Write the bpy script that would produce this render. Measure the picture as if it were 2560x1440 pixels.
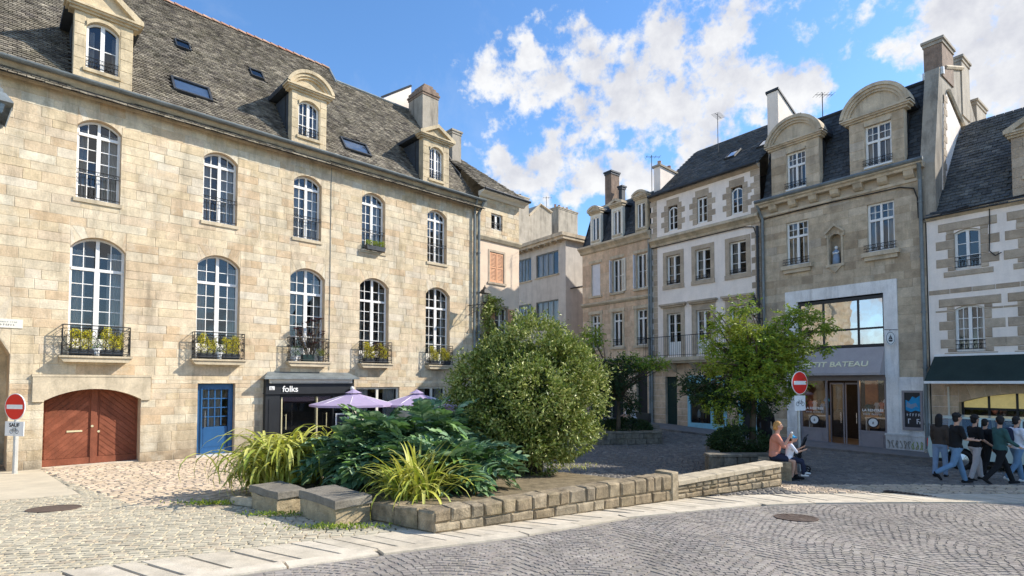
import bpy, bmesh, math, random
import numpy as np
from mathutils import Vector as V, Matrix, noise as MN
random.seed(7); np.random.seed(7)
R_ = math.radians
for o in list(bpy.data.objects): bpy.data.objects.remove(o)
sc = bpy.context.scene
COL = sc.collection
# ---------------------------------------------------------------- camera
CAMZ, F, TH, PPY = 2.45, 1380.0, R_(2.2), 902.0
cd = bpy.data.cameras.new('camera'); cam = bpy.data.objects.new('camera', cd); COL.objects.link(cam)
cam.location = (0, 0, CAMZ); cam.rotation_euler = (R_(90)+TH, 0, 0)
cd.sensor_width = 36; cd.lens = 36*F/2560; cd.shift_y = (PPY-720)/2560
cd.clip_start = .05; cd.clip_end = 2000
sc.camera = cam
# ---------------------------------------------------------------- sun and sky
SUN_EL = R_(37.5); SUN_AZ = R_(8)          # direction towards the sun in the XY plane: from the right
sdir = V((math.cos(SUN_EL)*math.cos(SUN_AZ), math.cos(SUN_EL)*math.sin(SUN_AZ), math.sin(SUN_EL)))
sl = bpy.data.lights.new('sun', 'SUN'); sl.energy = 4.9; sl.angle = R_(.53); sl.color = (1, .93, .82)
so = bpy.data.objects.new('sun', sl); COL.objects.link(so)
so.rotation_euler = sdir.to_track_quat('Z', 'Y').to_euler()
so.location = (30, -5, 40)
w = bpy.data.worlds.new('World'); sc.world = w; w.use_nodes = True
nt = w.node_tree; N = nt.nodes; LK = nt.links
bg = N['Background']; bg.inputs[1].default_value = .15
sky = N.new('ShaderNodeTexSky'); sky.sky_type = 'NISHITA'; sky.sun_disc = False
sky.sun_elevation = SUN_EL; sky.sun_rotation = math.pi/2 - SUN_AZ
sky.air_density = 1.0; sky.dust_density = .2; sky.ozone_density = 4.0
CT_, ST_ = math.cos(TH), math.sin(TH)
def ray(px, py):
    x = (px-1280)/F; y = -(py-PPY)/F
    return V((x, CT_-y*ST_, ST_+y*CT_))
def wm(op, a, b=None, c=None):
    n = N.new('ShaderNodeMath'); n.operation = op
    for i, v in enumerate((a, b, c)):
        if v is None: continue
        if isinstance(v, (int, float)): n.inputs[i].default_value = v
        else: LK.new(v, n.inputs[i])
    return n.outputs[0]
gen = N.new('ShaderNodeTexCoord').outputs['Generated']
def wnoise(scale, det, off=(0, 0, 0), rough=.6, dist=0):
    mp = N.new('ShaderNodeMapping'); mp.inputs['Location'].default_value = off; LK.new(gen, mp.inputs[0])
    n = N.new('ShaderNodeTexNoise'); n.inputs['Scale'].default_value = scale; n.inputs['Detail'].default_value = det
    n.inputs['Roughness'].default_value = rough; n.inputs['Distortion'].default_value = dist
    LK.new(mp.outputs[0], n.inputs[0]); return n.outputs[0]
# cumulus banks at their places in the sky: (px, py, radius in radians), and the noise that frays them
BL = [(1225,185,.075),(1330,130,.04),(1345,235,.075),(1450,140,.085),(1560,200,.11),(1680,110,.11),(1690,260,.12),(1790,330,.08),
      (1560,290,.09),(1870,70,.06),(1840,200,.10),(1800,120,.07),(1990,240,.10),(2070,230,.05),(1450,330,.10),(1240,400,.065),(1350,430,.10),(1250,460,.06),(1480,460,.08),
      (1560,450,.08),(1610,480,.06),(2480,60,.13),(2380,70,.09),(2540,180,.14),(2300,85,.05),(2470,260,.08),(2530,300,.07),(1740,390,.07),
      (2700,100,.2),(2900,300,.2),(-200,300,.15),(2250,-350,.22),(900,-700,.25),(1700,-900,.3)]
def density(off):
    acc = None
    mp = N.new('ShaderNodeMapping'); mp.inputs['Location'].default_value = off; LK.new(gen, mp.inputs[0])
    wn = N.new('ShaderNodeTexNoise'); wn.inputs['Scale'].default_value = 9; wn.inputs['Detail'].default_value = 5
    LK.new(mp.outputs[0], wn.inputs[0])
    sub = N.new('ShaderNodeVectorMath'); sub.operation = 'SUBTRACT'; LK.new(wn.outputs['Color'], sub.inputs[0]); sub.inputs[1].default_value = (.5,.5,.5)
    scl = N.new('ShaderNodeVectorMath'); scl.operation = 'SCALE'; LK.new(sub.outputs[0], scl.inputs[0]); scl.inputs['Scale'].default_value = .17
    ad = N.new('ShaderNodeVectorMath'); ad.operation = 'ADD'; LK.new(mp.outputs[0], ad.inputs[0]); LK.new(scl.outputs[0], ad.inputs[1])
    for (px, py, r) in BL:
        d = ray(px, py).normalized()
        vm = N.new('ShaderNodeVectorMath'); vm.operation = 'DISTANCE'; LK.new(ad.outputs[0], vm.inputs[0]); vm.inputs[1].default_value = d
        k = wm('SUBTRACT', 1.0, wm('DIVIDE', vm.outputs['Value'], r))
        acc = k if acc is None else wm('SMOOTH_MAX', acc, k, .35)
    n2 = N.new('ShaderNodeTexNoise'); n2.inputs['Scale'].default_value = 26; n2.inputs['Detail'].default_value = 8; n2.inputs['Roughness'].default_value = .62
    LK.new(mp.outputs[0], n2.inputs[0])
    return wm('ADD', acc, wm('MULTIPLY', wm('SUBTRACT', n2.outputs[0], .5), 1.9))
dn = density((0, 0, 0)); dn2 = density((-.012, .0, -.03))
mr = N.new('ShaderNodeMapRange'); mr.interpolation_type = 'SMOOTHSTEP'; LK.new(dn, mr.inputs[0]); mr.inputs[1].default_value = .28; mr.inputs[2].default_value = .72
thin = N.new('ShaderNodeMapRange'); LK.new(wnoise(3.2, 9, (3, 1, 2), .68, .6), thin.inputs[0]); thin.inputs[1].default_value = .56; thin.inputs[2].default_value = .9; thin.inputs[4].default_value = .22
vd = N.new('ShaderNodeVectorMath'); vd.operation = 'DISTANCE'; LK.new(gen, vd.inputs[0]); vd.inputs[1].default_value = V((0, .95, .3)).normalized()
far = N.new('ShaderNodeMapRange'); far.interpolation_type = 'SMOOTHSTEP'; LK.new(vd.outputs['Value'], far.inputs[0]); far.inputs[1].default_value = .75; far.inputs[2].default_value = 1.0
c3 = N.new('ShaderNodeMapRange'); c3.interpolation_type = 'SMOOTHSTEP'; LK.new(wnoise(3.4, 10, (1, 4, 2), .62, .3), c3.inputs[0]); c3.inputs[1].default_value = .52; c3.inputs[2].default_value = .62  # clouds added outside the view only, their cover set for fill light
cov = wm('MAXIMUM', wm('MAXIMUM', mr.outputs[0], thin.outputs[0]), wm('MULTIPLY', far.outputs[0], c3.outputs[0]))
shd = N.new('ShaderNodeMapRange'); LK.new(dn2, shd.inputs[0]); shd.inputs[1].default_value = .1; shd.inputs[2].default_value = 1.3; shd.inputs[3].default_value = 1.0; shd.inputs[4].default_value = .0
cr = N.new('ShaderNodeMix'); cr.data_type = 'RGBA'; LK.new(shd.outputs[0], cr.inputs[0])
cr.inputs[6].default_value = (2.9, 3.0, 3.4, 1); cr.inputs[7].default_value = (4.6, 4.65, 4.75, 1)
hs = N.new('ShaderNodeHueSaturation'); hs.inputs['Saturation'].default_value = 1.12; hs.inputs['Value'].default_value = 1.25; LK.new(sky.outputs[0], hs.inputs['Color'])
mx = N.new('ShaderNodeMix'); mx.data_type = 'RGBA'; LK.new(cov, mx.inputs[0]); LK.new(hs.outputs[0], mx.inputs[6]); LK.new(cr.outputs[2], mx.inputs[7])
LK.new(mx.outputs[2], bg.inputs[0])
sc.view_settings.view_transform = 'Standard'; sc.view_settings.look = 'None'; sc.view_settings.exposure = .5; sc.view_settings.gamma = 1
sc.view_settings.use_curve_mapping = False
sc.render.engine = 'CYCLES'
sc.cycles.max_bounces = 6; sc.cycles.transparent_max_bounces = 8
# ---------------------------------------------------------------- ground height and pixel helpers
GT = [(-60,.95),(-8,.95),(0,.90),(4.8,.63),(9,.39),(13.6,.14),(17,.0),(20.4,.02),(27,.31),(34,.6),(60,1.0),(2000,1.0)]
GX = np.array([a for a, b in GT], float); GZ = np.array([b for a, b in GT], float)
def gz(Y): return float(np.interp(Y, GX, GZ))
def atY(px, py, Y):
    r = ray(px, py); k = Y/r.y; return V((r.x*k, Y, r.z*k+CAMZ))
def gp(px, py):
    r = ray(px, py); lo, hi = .5, 80
    for i in range(60):
        m = (lo+hi)/2; k = m/r.y
        if r.z*k+CAMZ > gz(m): lo = m
        else: hi = m
    k = lo/r.y; return V((r.x*k, lo, gz(lo)))
# ---------------------------------------------------------------- materials
MATS = {}
def M(name, pal, rough=.85, ns=6., na=.3, bump=.25, bs=40., metal=0., stain=0., spec=.3, trans=0., streak=(1, 1, .15), pat=None, alpha=1, emit=0, coat=0, big=0., moss=0., patch=None, dirt=0.):
    m = bpy.data.materials.new(name); m.use_nodes = True; MATS[name] = m
    t = m.node_tree; n = t.nodes; l = t.links; b = n['Principled BSDF']
    tc = n.new('ShaderNodeTexCoord').outputs['Object']
    at = n.new('ShaderNodeAttribute'); at.attribute_name = 'rnd'
    rp = n.new('ShaderNodeValToRGB'); e = rp.color_ramp.elements
    if isinstance(pal[0], (int, float)): pal = [pal]
    while len(e) < len(pal): e.new(.5)
    for i, c in enumerate(pal):
        e[i].position = i/max(1, len(pal)-1); e[i].color = (*c, 1)
    if len(pal) == 1: e[1].color = (*pal[0], 1)
    l.new(at.outputs['Fac'], rp.inputs[0])
    col = rp.outputs[0]
    def nz(s, d=6, r=.6, sc3=None):
        q = n.new('ShaderNodeTexNoise'); q.inputs['Scale'].default_value = s; q.inputs['Detail'].default_value = d; q.inputs['Roughness'].default_value = r
        if sc3:
            mp = n.new('ShaderNodeMapping'); mp.inputs['Scale'].default_value = sc3; l.new(tc, mp.inputs[0]); l.new(mp.outputs[0], q.inputs[0])
        else: l.new(tc, q.inputs[0])
        return q.outputs[0]
    def mul(c, f, lo, hi, a=.3, bb=.7, tint=None):
        mr = n.new('ShaderNodeMapRange'); l.new(f, mr.inputs[0]); mr.inputs[1].default_value = a; mr.inputs[2].default_value = bb
        mr.inputs[3].default_value = lo; mr.inputs[4].default_value = hi
        vm = n.new('ShaderNodeVectorMath'); vm.operation = 'SCALE'; l.new(c, vm.inputs[0]); l.new(mr.outputs[0], vm.inputs['Scale']); return vm.outputs[0]
    def mixc(c, f, c2, a, bb, amt):
        mr = n.new('ShaderNodeMapRange'); l.new(f, mr.inputs[0]); mr.inputs[1].default_value = a; mr.inputs[2].default_value = bb; mr.inputs[4].default_value = amt
        x = n.new('ShaderNodeMix'); x.data_type = 'RGBA'; l.new(mr.outputs[0], x.inputs[0]); l.new(c, x.inputs[6]); x.inputs[7].default_value = (*c2, 1); return x.outputs[2]
    if na: col = mul(col, nz(ns), 1-na, 1+na)
    if na: col = mul(col, nz(ns*9, 4), 1-na*.5, 1+na*.5)
    if big: col = mul(col, nz(.45, 5, .7), 1-big, 1+big)
    if stain: col = mixc(col, nz(2.2, 7, .7, streak), (.035, .032, .028), .49, .74, stain)
    if moss: col = mixc(col, nz(1.6, 7, .75), (.10, .095, .03), .52, .72, moss)
    if dirt:
        sp = n.new('ShaderNodeSeparateXYZ'); l.new(tc, sp.inputs[0]); ad = n.new('ShaderNodeMath'); ad.operation = 'MULTIPLY_ADD'; l.new(sp.outputs[2], ad.inputs[0]); ad.inputs[1].default_value = -.42; ad.inputs[2].default_value = .62
        a2 = n.new('ShaderNodeMath'); a2.operation = 'ADD'; l.new(ad.outputs[0], a2.inputs[0]); l.new(nz(2.6, 7, .7), a2.inputs[1]); col = mixc(col, a2.outputs[0], (.16,.13,.09), .62, 1.15, dirt)
    if patch:
        for pc_, psc, pa, pb, pm in patch: col = mixc(col, nz(psc, 8, .72), pc_, pa, pb, pm)
    l.new(col, b.inputs['Base Color'])
    b.inputs['Roughness'].default_value = rough; b.inputs['Metallic'].default_value = metal; b.inputs['Specular IOR Level'].default_value = spec
    b.inputs['Coat Weight'].default_value = coat
    if emit: l.new(col, b.inputs['Emission Color']); b.inputs['Emission Strength'].default_value = emit
    if bump:
        bp = n.new('ShaderNodeBump'); bp.inputs['Strength'].default_value = bump; bp.inputs['Distance'].default_value = .02
        l.new(nz(bs, 8, .65), bp.inputs['Height']); l.new(bp.outputs[0], b.inputs['Normal'])
    if trans:
        o = n['Material Output']; tr = n.new('ShaderNodeBsdfTranslucent'); l.new(col, tr.inputs[0]); ms = n.new('ShaderNodeMixShader'); ms.inputs[0].default_value = trans
        l.new(b.outputs[0], ms.inputs[1]); l.new(tr.outputs[0], ms.inputs[2]); l.new(ms.outputs[0], o.inputs[0])
    return m
STONE_L = M('golden_limestone', [(.59,.465,.29),(.67,.565,.40),(.61,.485,.31),(.70,.62,.465),(.60,.445,.28),(.65,.57,.44),(.57,.42,.26),(.68,.56,.39),(.60,.51,.365)], .92, 3, .2, .6, 26, stain=.5, big=.14, dirt=.7, patch=[((.70,.65,.52),1.1,.52,.7,.5),((.34,.25,.15),3.3,.55,.74,.55),((.20,.17,.13),16,.62,.72,.6)])
MORT_L = M('pale_mortar', (.58,.50,.37), .95, 3, .15, .4, 50)
TRIM_L = M('moulded_limestone', [(.54,.45,.31),(.59,.50,.36)], .9, 2.5, .2, .35, 30, stain=.35, big=.1)
PSTONE = M('shade_toned_planter_stone', [(.15,.13,.10),(.21,.185,.145),(.17,.15,.115)], .95, 7, .4, .9, 35, stain=.5, moss=.3)  # darker than the garden wall stone: shade of the square put into the colour
BALP = M('bright_yellow_leaf', [(.62,.56,.04),(.74,.66,.06),(.45,.47,.03)], .5, 3, .15, 0, trans=.3)
REV_L = M('dressed_reveal_stone', [(.55,.42,.28),(.58,.45,.3)], .9, 2.5, .18, .35, 30, stain=.15)
DORM_L = M('weathered_dormer_stone', [(.55,.45,.29),(.60,.49,.33)], .92, 2.2, .25, .4, 30, stain=.55, big=.15)
ROOF_L = M('lichen_slate', [(.15,.135,.105),(.24,.21,.165),(.115,.10,.085),(.30,.265,.205),(.18,.16,.125)], .95, 3, .45, .7, 40, stain=.3, big=.3, moss=.3, patch=[((.33,.31,.25),6,.58,.72,.5)], spec=.15)
ROOF_D = M('dark_slate', [(.035,.042,.05),(.06,.07,.08),(.045,.05,.055),(.08,.09,.1)], .75, 4, .3, .4, 40, big=.3, stain=.3, spec=.4)
ROOF_M = M('mossy_dark_slate', [(.06,.065,.07),(.10,.105,.105),(.08,.085,.085),(.13,.13,.12)], .85, 4, .4, .6, 40, big=.35, moss=.25)
ZINC = M('zinc', [(.20,.225,.23)], .6, 3, .25, .1, 20, metal=.4, stain=.25, spec=.4)
ZINC_D = M('dark_zinc', [(.05,.055,.062)], .55, 3, .2, .1, 20, metal=.3)
WHITE = M('white_painted_wood', [(.82,.81,.78)], .5, 4, .06, .06, 30, stain=.06, spec=.35)
CREAMW = M('cream_painted_wood', [(.74,.70,.60)], .5, 4, .08, .06, 30)
IRON = M('black_wrought_iron', [(.025,.024,.023)], .55, 8, .2, .1, 60, spec=.4)
STONE_G = M('grey_granite', [(.44,.34,.23),(.55,.45,.32),(.48,.38,.265),(.60,.50,.37),(.39,.30,.20),(.53,.45,.35)], .92, 3, .22, .45, 30, stain=.4, big=.12)
MORT_G = M('granite_mortar', (.50,.42,.32), .95, 3, .15, .4, 50)
TRIM_G = M('granite_trim', [(.55,.46,.33),(.60,.50,.37)], .9, 2.5, .2, .3, 30, stain=.5, big=.12)
REND_W = M('white_render', [(.90,.80,.71)], .95, 2, .07, .25, 60, stain=.14, big=.05)
REND_C = M('cream_render', [(.84,.73,.62)], .95, 2, .06, .2, 60, stain=.12, big=.05)
REND_P = M('peach_render', [(.76,.60,.45)], .95, 2, .08, .2, 60, stain=.1, big=.06)
REND_G = M('grey_render', [(.58,.54,.49)], .95, 2, .09, .25, 60, stain=.3, big=.08)
REND_O = M('old_streaked_render', [(.39,.345,.28)], .95, 2, .14, .3, 50, stain=.75, big=.15)
STONE_T = M('tan_stone', [(.64,.46,.31),(.71,.54,.38),(.57,.40,.27),(.68,.51,.35)], .92, 3, .2, .4, 30, stain=.4, big=.12, dirt=.5)
QUOIN = M('quoin_stone', [(.41,.32,.23),(.50,.41,.31),(.36,.285,.21)], .92, 3, .2, .4, 30, stain=.2)
REDWOOD = M('red_brown_wood', [(.22,.075,.042),(.26,.09,.052),(.19,.062,.036)], .8, 3, .25, .25, 60, stain=.35, streak=(1,1,.3), spec=.12)
BLUEWOOD = M('blue_painted_wood', [(.02,.10,.25)], .4, 3, .12, .05, 30, spec=.5)
LBLUE = M('light_blue_paint', [(.27,.55,.66)], .5, 3, .1, .05, 30)
GREENWOOD = M('dark_green_paint', [(.012,.035,.032)], .45, 3, .15, .05, 30)
BLACKW = M('black_painted_wood', [(.018,.02,.023)], .45, 3, .15, .05, 30, spec=.4)
SHUT_O = M('orange_shutter_paint', [(.66,.34,.19),(.72,.39,.22)], .65, 4, .1, .05, 30)
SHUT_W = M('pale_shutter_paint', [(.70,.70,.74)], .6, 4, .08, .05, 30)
BRICKC = M('chimney_brick', [(.20,.14,.105),(.25,.18,.135),(.17,.12,.09)], .9, 4, .3, .4, 30, stain=.6)
RIDGE = M('terracotta_ridge', [(.42,.19,.12),(.36,.22,.15),(.45,.28,.2)], .9, 5, .3, .3, 30, stain=.3)
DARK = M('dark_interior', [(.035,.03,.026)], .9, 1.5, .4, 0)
WARM = M('shop_interior_wall', [(.30,.14,.05)], .9, 1.2, .3, 0)
CURT = M('curtain_fabric', [(.70,.66,.61)], .9, 3, .1, .1, 40, trans=.3)
ROADM = M('road_sett_joints', (.24,.215,.185), .95, 6, .25, .5, 60, big=.12)
SETT = M('porphyry_setts', [(.25,.22,.195),(.30,.268,.235),(.27,.235,.21),(.335,.30,.26),(.275,.245,.205),(.255,.235,.215)], .85, 5, .2, .5, 50, big=.2, stain=.25, streak=(1,1,1))
PAVE = M('pale_pavers', [(.46,.405,.29),(.53,.47,.345),(.49,.43,.31),(.43,.38,.28),(.50,.41,.29)], .9, 5, .18, .4, 50, big=.15, stain=.2, streak=(1,1,1))
PJOINT = M('paver_joints', (.24,.205,.15), .95, 6, .2, .4, 60)
WARMP = M('warm_sandstone_setts', [(.50,.40,.28),(.58,.47,.34),(.44,.345,.24),(.55,.44,.33),(.36,.29,.215)], .9, 5, .2, .4, 50, big=.12)
BAND = M('pale_granite_slab', [(.53,.46,.35),(.59,.52,.41),(.49,.43,.33)], .9, 5, .14, .4, 60, stain=.3, streak=(1,1,1), big=.12)
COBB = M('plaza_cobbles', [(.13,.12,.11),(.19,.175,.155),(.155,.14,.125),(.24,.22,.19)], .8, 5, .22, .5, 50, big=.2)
SMOOTH = M('worn_concrete', [(.53,.46,.34)], .92, 2, .1, .25, 70, big=.08)
ASPH = M('pavement_asphalt', [(.20,.195,.19)], .9, 4, .15, .4, 90)
WSTONE = M('garden_wall_stone', [(.24,.185,.115),(.33,.26,.165),(.28,.215,.135),(.39,.315,.21),(.22,.18,.125)], .95, 7, .4, .9, 35, stain=.55, big=.1, moss=.3)
WCAP = M('garden_wall_cap', [(.46,.385,.27),(.52,.44,.32)], .95, 6, .22, .6, 45, stain=.2)
BENCH = M('lichened_granite_block', [(.38,.30,.18),(.44,.35,.22)], .95, 5, .3, .9, 30, stain=.55, streak=(1,1,.7), moss=.3)
SLABT = M('worn_grey_slab', [(.19,.17,.135),(.23,.205,.165)], .95, 4, .3, .7, 35, stain=.45, streak=(1,1,1))
SOIL = M('soil', [(.19,.15,.09)], .98, 5, .4, .9, 25)
CAST = M('cast_iron_cover', [(.13,.095,.075)], .7, 10, .2, .3, 60, metal=.3)
LEAFB = M('variegated_leaf', [(.05,.085,.012),(.13,.18,.025),(.27,.32,.055),(.56,.56,.20),(.10,.15,.02),(.38,.42,.08)], .42, 3, .15, 0, trans=.14, spec=.35)
LEAFM = M('glaucous_leaf', [(.05,.12,.05),(.10,.19,.09),(.17,.27,.15),(.15,.28,.05),(.30,.40,.25)], .5, 5, .15, .1, 40, trans=.15, spec=.35)
BLADE = M('yellow_striped_leaf', [(.42,.44,.05),(.56,.54,.09),(.26,.34,.04),(.66,.62,.18),(.34,.36,.07)], .5, 5, .15, 0, trans=.25, spec=.4)
LEAFT = M('tree_leaf', [(.08,.15,.02),(.15,.25,.03),(.26,.35,.035),(.42,.47,.05),(.06,.11,.015)], .5, 3, .15, 0, trans=.3, spec=.35)
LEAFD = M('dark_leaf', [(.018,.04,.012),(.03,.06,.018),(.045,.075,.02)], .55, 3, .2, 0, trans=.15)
LEAFY = M('yellow_green_leaf', [(.22,.29,.03),(.33,.36,.04),(.16,.24,.03)], .5, 3, .15, 0, trans=.3)
LEAFR = M('dark_red_leaf', [(.09,.018,.022),(.05,.014,.016),(.14,.03,.03)], .5, 3, .15, 0, trans=.1)
BARK = M('bark', [(.10,.075,.05)], .95, 6, .3, .8, 30)
STRAW = M('dry_grass', [(.38,.30,.13),(.30,.28,.09),(.16,.2,.05)], .8, 3, .2, 0, trans=.2)
LILAC = M('lilac_canvas', [(.42,.345,.52)], .9, 4, .06, .15, 80, trans=.18)
AWN_G = M('dark_green_canvas', [(.022,.038,.033)], .9, 2, .15, .15, 60)
AWN_Y = M('grey_mauve_canvas', [(.40,.365,.36)], .9, 2, .08, .1, 60)
SIGNR = M('red_sign', [(.72,.02,.012)], .45, 3, .06, 0)
SIGNW = M('white_sign', [(.82,.82,.80)], .45, 3, .06, 0)
POSTW = M('grey_sign_post', [(.55,.54,.50)], .5, 3, .15, .05, 40, metal=.2)
LETW = M('white_lettering', [(.82,.82,.8)], .5, 3, .03, 0)
LETD = M('dark_lettering', [(.03,.03,.035)], .5, 3, .03, 0)
GOLD = M('gilt_lettering', [(.80,.72,.45)], .35, 3, .1, 0, metal=.5)
CREAML = M('cream_lettering', [(.85,.80,.55)], .5, 3, .03, 0)
GREYP = M('mauve_grey_paint', [(.27,.24,.245)], .5, 3, .1, .05, 30)
WPAINT = M('worn_white_paint', [(.82,.80,.77)], .7, 3, .12, .15, 40, stain=.45, dirt=.35)
SKIN = M('skin', [(.55,.32,.22)], .6, 8, .06, 0)
HAIRB = M('black_hair', [(.012,.010,.009)], .6, 30, .3, .3, 200)
HAIRL = M('blond_hair', [(.46,.24,.07)], .55, 30, .3, .3, 200)
for nm, c in dict(black_cloth=(.012,.012,.013), jeans=(.14,.24,.36), pale_trousers=(.50,.46,.45), white_cloth=(.75,.75,.8), teal_cloth=(.04,.10,.095), salmon_cloth=(.60,.25,.17),
                  blue_cloth=(.03,.28,.55), navy_cloth=(.02,.025,.05), brown_cloth=(.06,.045,.035), shoe_white=(.75,.73,.7), shoe_black=(.015,.015,.016), grey_blue_jeans=(.22,.30,.42)).items():
    M(nm, [c], .9, 9, .12, .2, 60)
CARP = M('pale_green_car_paint', [(.50,.60,.55)], .35, 2, .05, 0, coat=.6, spec=.5)
RUB = M('black_rubber', [(.015,.015,.015)], .8, 3, .1, 0)
CHROME = M('chrome', [(.6,.6,.6)], .25, 3, .05, 0, metal=.9)
GLOBE = M('opal_glass', [(.75,.74,.7)], .3, 3, .05, 0)
def glass_mat(name, tint, gl=.0, base=.35):
    m = bpy.data.materials.new(name); m.use_nodes = True; t = m.node_tree; n = t.nodes; l = t.links
    for q in list(n):
        if q.type != 'OUTPUT_MATERIAL': n.remove(q)
    o = [q for q in n if q.type == 'OUTPUT_MATERIAL'][0]
    tr = n.new('ShaderNodeBsdfTransparent'); tr.inputs[0].default_value = (*tint, 1)
    g = n.new('ShaderNodeBsdfGlossy'); g.inputs['Roughness'].default_value = .02; g.inputs[0].default_value = (.95, .97, 1, 1)
    fr = n.new('ShaderNodeFresnel'); fr.inputs[0].default_value = 1.5
    tc = n.new('ShaderNodeTexCoord'); nz = n.new('ShaderNodeTexNoise'); nz.inputs['Scale'].default_value = 1.3; l.new(tc.outputs['Object'], nz.inputs[0])
    bp = n.new('ShaderNodeBump'); bp.inputs['Strength'].default_value = .05; bp.inputs['Distance'].default_value = .05; l.new(nz.outputs[0], bp.inputs['Height']); l.new(bp.outputs[0], g.inputs['Normal'])
    ad = n.new('ShaderNodeMath'); ad.operation = 'MULTIPLY_ADD'; ad.inputs[1].default_value = 1.0; ad.inputs[2].default_value = gl; ad.use_clamp = True; l.new(fr.outputs[0], ad.inputs[0])
    ms = n.new('ShaderNodeMixShader'); l.new(ad.outputs[0], ms.inputs[0]); l.new(tr.outputs[0], ms.inputs[1]); l.new(g.outputs[0], ms.inputs[2]); l.new(ms.outputs[0], o.inputs[0])
    MATS[name] = m; return m
GLASS = glass_mat('window_glass', (.80,.82,.82), .03)
GLASS_R = glass_mat('reflective_glass', (.35,.38,.38), .45)
# ---------------------------------------------------------------- mesh builder
def tag(o, label=None, cat=None, group=None, kind=None):
    if label: o['label'] = label
    if cat: o['category'] = cat
    if group: o['group'] = group
    if kind: o['kind'] = kind
    return o
def link_mesh(name, me, mat, parent=None):
    o = bpy.data.objects.new(name, me); COL.objects.link(o)
    if mat is not None and not me.materials: me.materials.append(MATS[mat] if isinstance(mat, str) else mat)
    if parent is not None: o.parent = parent
    return o
def empty(name, loc=(0,0,0), rz=0, label=None, cat=None, group=None):
    o = bpy.data.objects.new(name, None); COL.objects.link(o); o.location = loc; o.rotation_euler = (0,0,rz); o.empty_display_size = .2
    return tag(o, label, cat, group)
def set_rnd(me, arr):
    a = me.attributes.new('rnd', 'FLOAT', 'FACE'); a.data.foreach_set('value', np.asarray(arr, dtype=np.float32))
class MB:
    def __init__(s): s.v = []; s.f = []; s.r = []; s.m = None; s.cur = random.random()
    def rn(s, v=None): s.cur = random.random() if v is None else v; return s
    def add(s, vs, fs):
        b = len(s.v)
        if s.m is not None: vs = [s.m @ V(p) for p in vs]
        s.v += [tuple(p) for p in vs]; s.f += [tuple(b+i for i in f) for f in fs]; s.r += [s.cur]*len(fs); return s
    def box(s, x0, x1, y0, y1, z0, z1):
        return s.add([(x0,y0,z0),(x1,y0,z0),(x1,y1,z0),(x0,y1,z0),(x0,y0,z1),(x1,y0,z1),(x1,y1,z1),(x0,y1,z1)],
                     [(0,3,2,1),(4,5,6,7),(0,1,5,4),(1,2,6,5),(2,3,7,6),(3,0,4,7)])
    def block(s, x0, x1, y0, y1, z0, z1, c=.01):      # box with chamfered front (y0) edges
        return s.add([(x0,y1,z0),(x1,y1,z0),(x1,y1,z1),(x0,y1,z1),(x0,y0+c,z0),(x1,y0+c,z0),(x1,y0+c,z1),(x0,y0+c,z1),(x0+c,y0,z0+c),(x1-c,y0,z0+c),(x1-c,y0,z1-c),(x0+c,y0,z1-c)],
                     [(0,1,5,4),(1,2,6,5),(2,3,7,6),(3,0,4,7),(4,5,9,8),(5,6,10,9),(6,7,11,10),(7,4,8,11),(8,9,10,11)])
    def quad(s, a, b, c, d): return s.add([a,b,c,d], [(0,1,2,3)])
    def poly(s, ps): return s.add(ps, [tuple(range(len(ps)))])
    def prism(s, ps, y0, y1):        # polygon in xz extruded along y
        n = len(ps); return s.add([(x,y0,z) for x,z in ps]+[(x,y1,z) for x,z in ps], [tuple(range(n)), tuple(range(2*n-1,n-1,-1))]+[(i,(i+1)%n,n+(i+1)%n,n+i) for i in range(n)])
    def prismx(s, ps, x0, x1):       # polygon in yz extruded along x
        n = len(ps); return s.add([(x0,y,z) for y,z in ps]+[(x1,y,z) for y,z in ps], [tuple(range(n)), tuple(range(2*n-1,n-1,-1))]+[(i,(i+1)%n,n+(i+1)%n,n+i) for i in range(n)])
    def prismz(s, ps, z0, z1):
        n = len(ps); return s.add([(x,y,z0) for x,y in ps]+[(x,y,z1) for x,y in ps], [tuple(range(n)), tuple(range(2*n-1,n-1,-1))]+[(i,(i+1)%n,n+(i+1)%n,n+i) for i in range(n)])
    def tube(s, pts, r, n=6, closed=False):
        pts = [V(p) for p in pts]; k = len(pts); rr = r if isinstance(r, (list, tuple)) else [r]*k
        vs = []; up = V((0,0,1))
        for i, p in enumerate(pts):
            a = pts[(i-1) % k] if (closed or i > 0) else p; b = pts[(i+1) % k] if (closed or i < k-1) else p
            d = (b-a)
            if d.length < 1e-9: d = V((0,0,1))
            d.normalize(); u = up if abs(d.z) < .95 else V((1,0,0)); x = d.cross(u).normalized(); y = d.cross(x)
            for j in range(n):
                t = 2*math.pi*j/n; vs.append(p+(x*math.cos(t)+y*math.sin(t))*rr[i])
        fs = []
        for i in range(k if closed else k-1):
            for j in range(n):
                a = i*n+j; b = i*n+(j+1) % n; c = ((i+1) % k)*n+(j+1) % n; d = ((i+1) % k)*n+j; fs.append((a,b,c,d))
        if not closed: fs += [tuple(range(n))[::-1], tuple(range((k-1)*n, k*n))]
        return s.add(vs, fs)
    def lathe(s, prof, n=16, c=(0,0,0)):
        vs = [(c[0]+r*math.cos(2*math.pi*j/n), c[1]+r*math.sin(2*math.pi*j/n), c[2]+z) for r, z in prof for j in range(n)]
        fs = [(i*n+j, i*n+(j+1) % n, (i+1)*n+(j+1) % n, (i+1)*n+j) for i in range(len(prof)-1) for j in range(n)]
        fs += [tuple(range(n))[::-1], tuple(range((len(prof)-1)*n, len(prof)*n))]
        return s.add(vs, fs)
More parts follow.
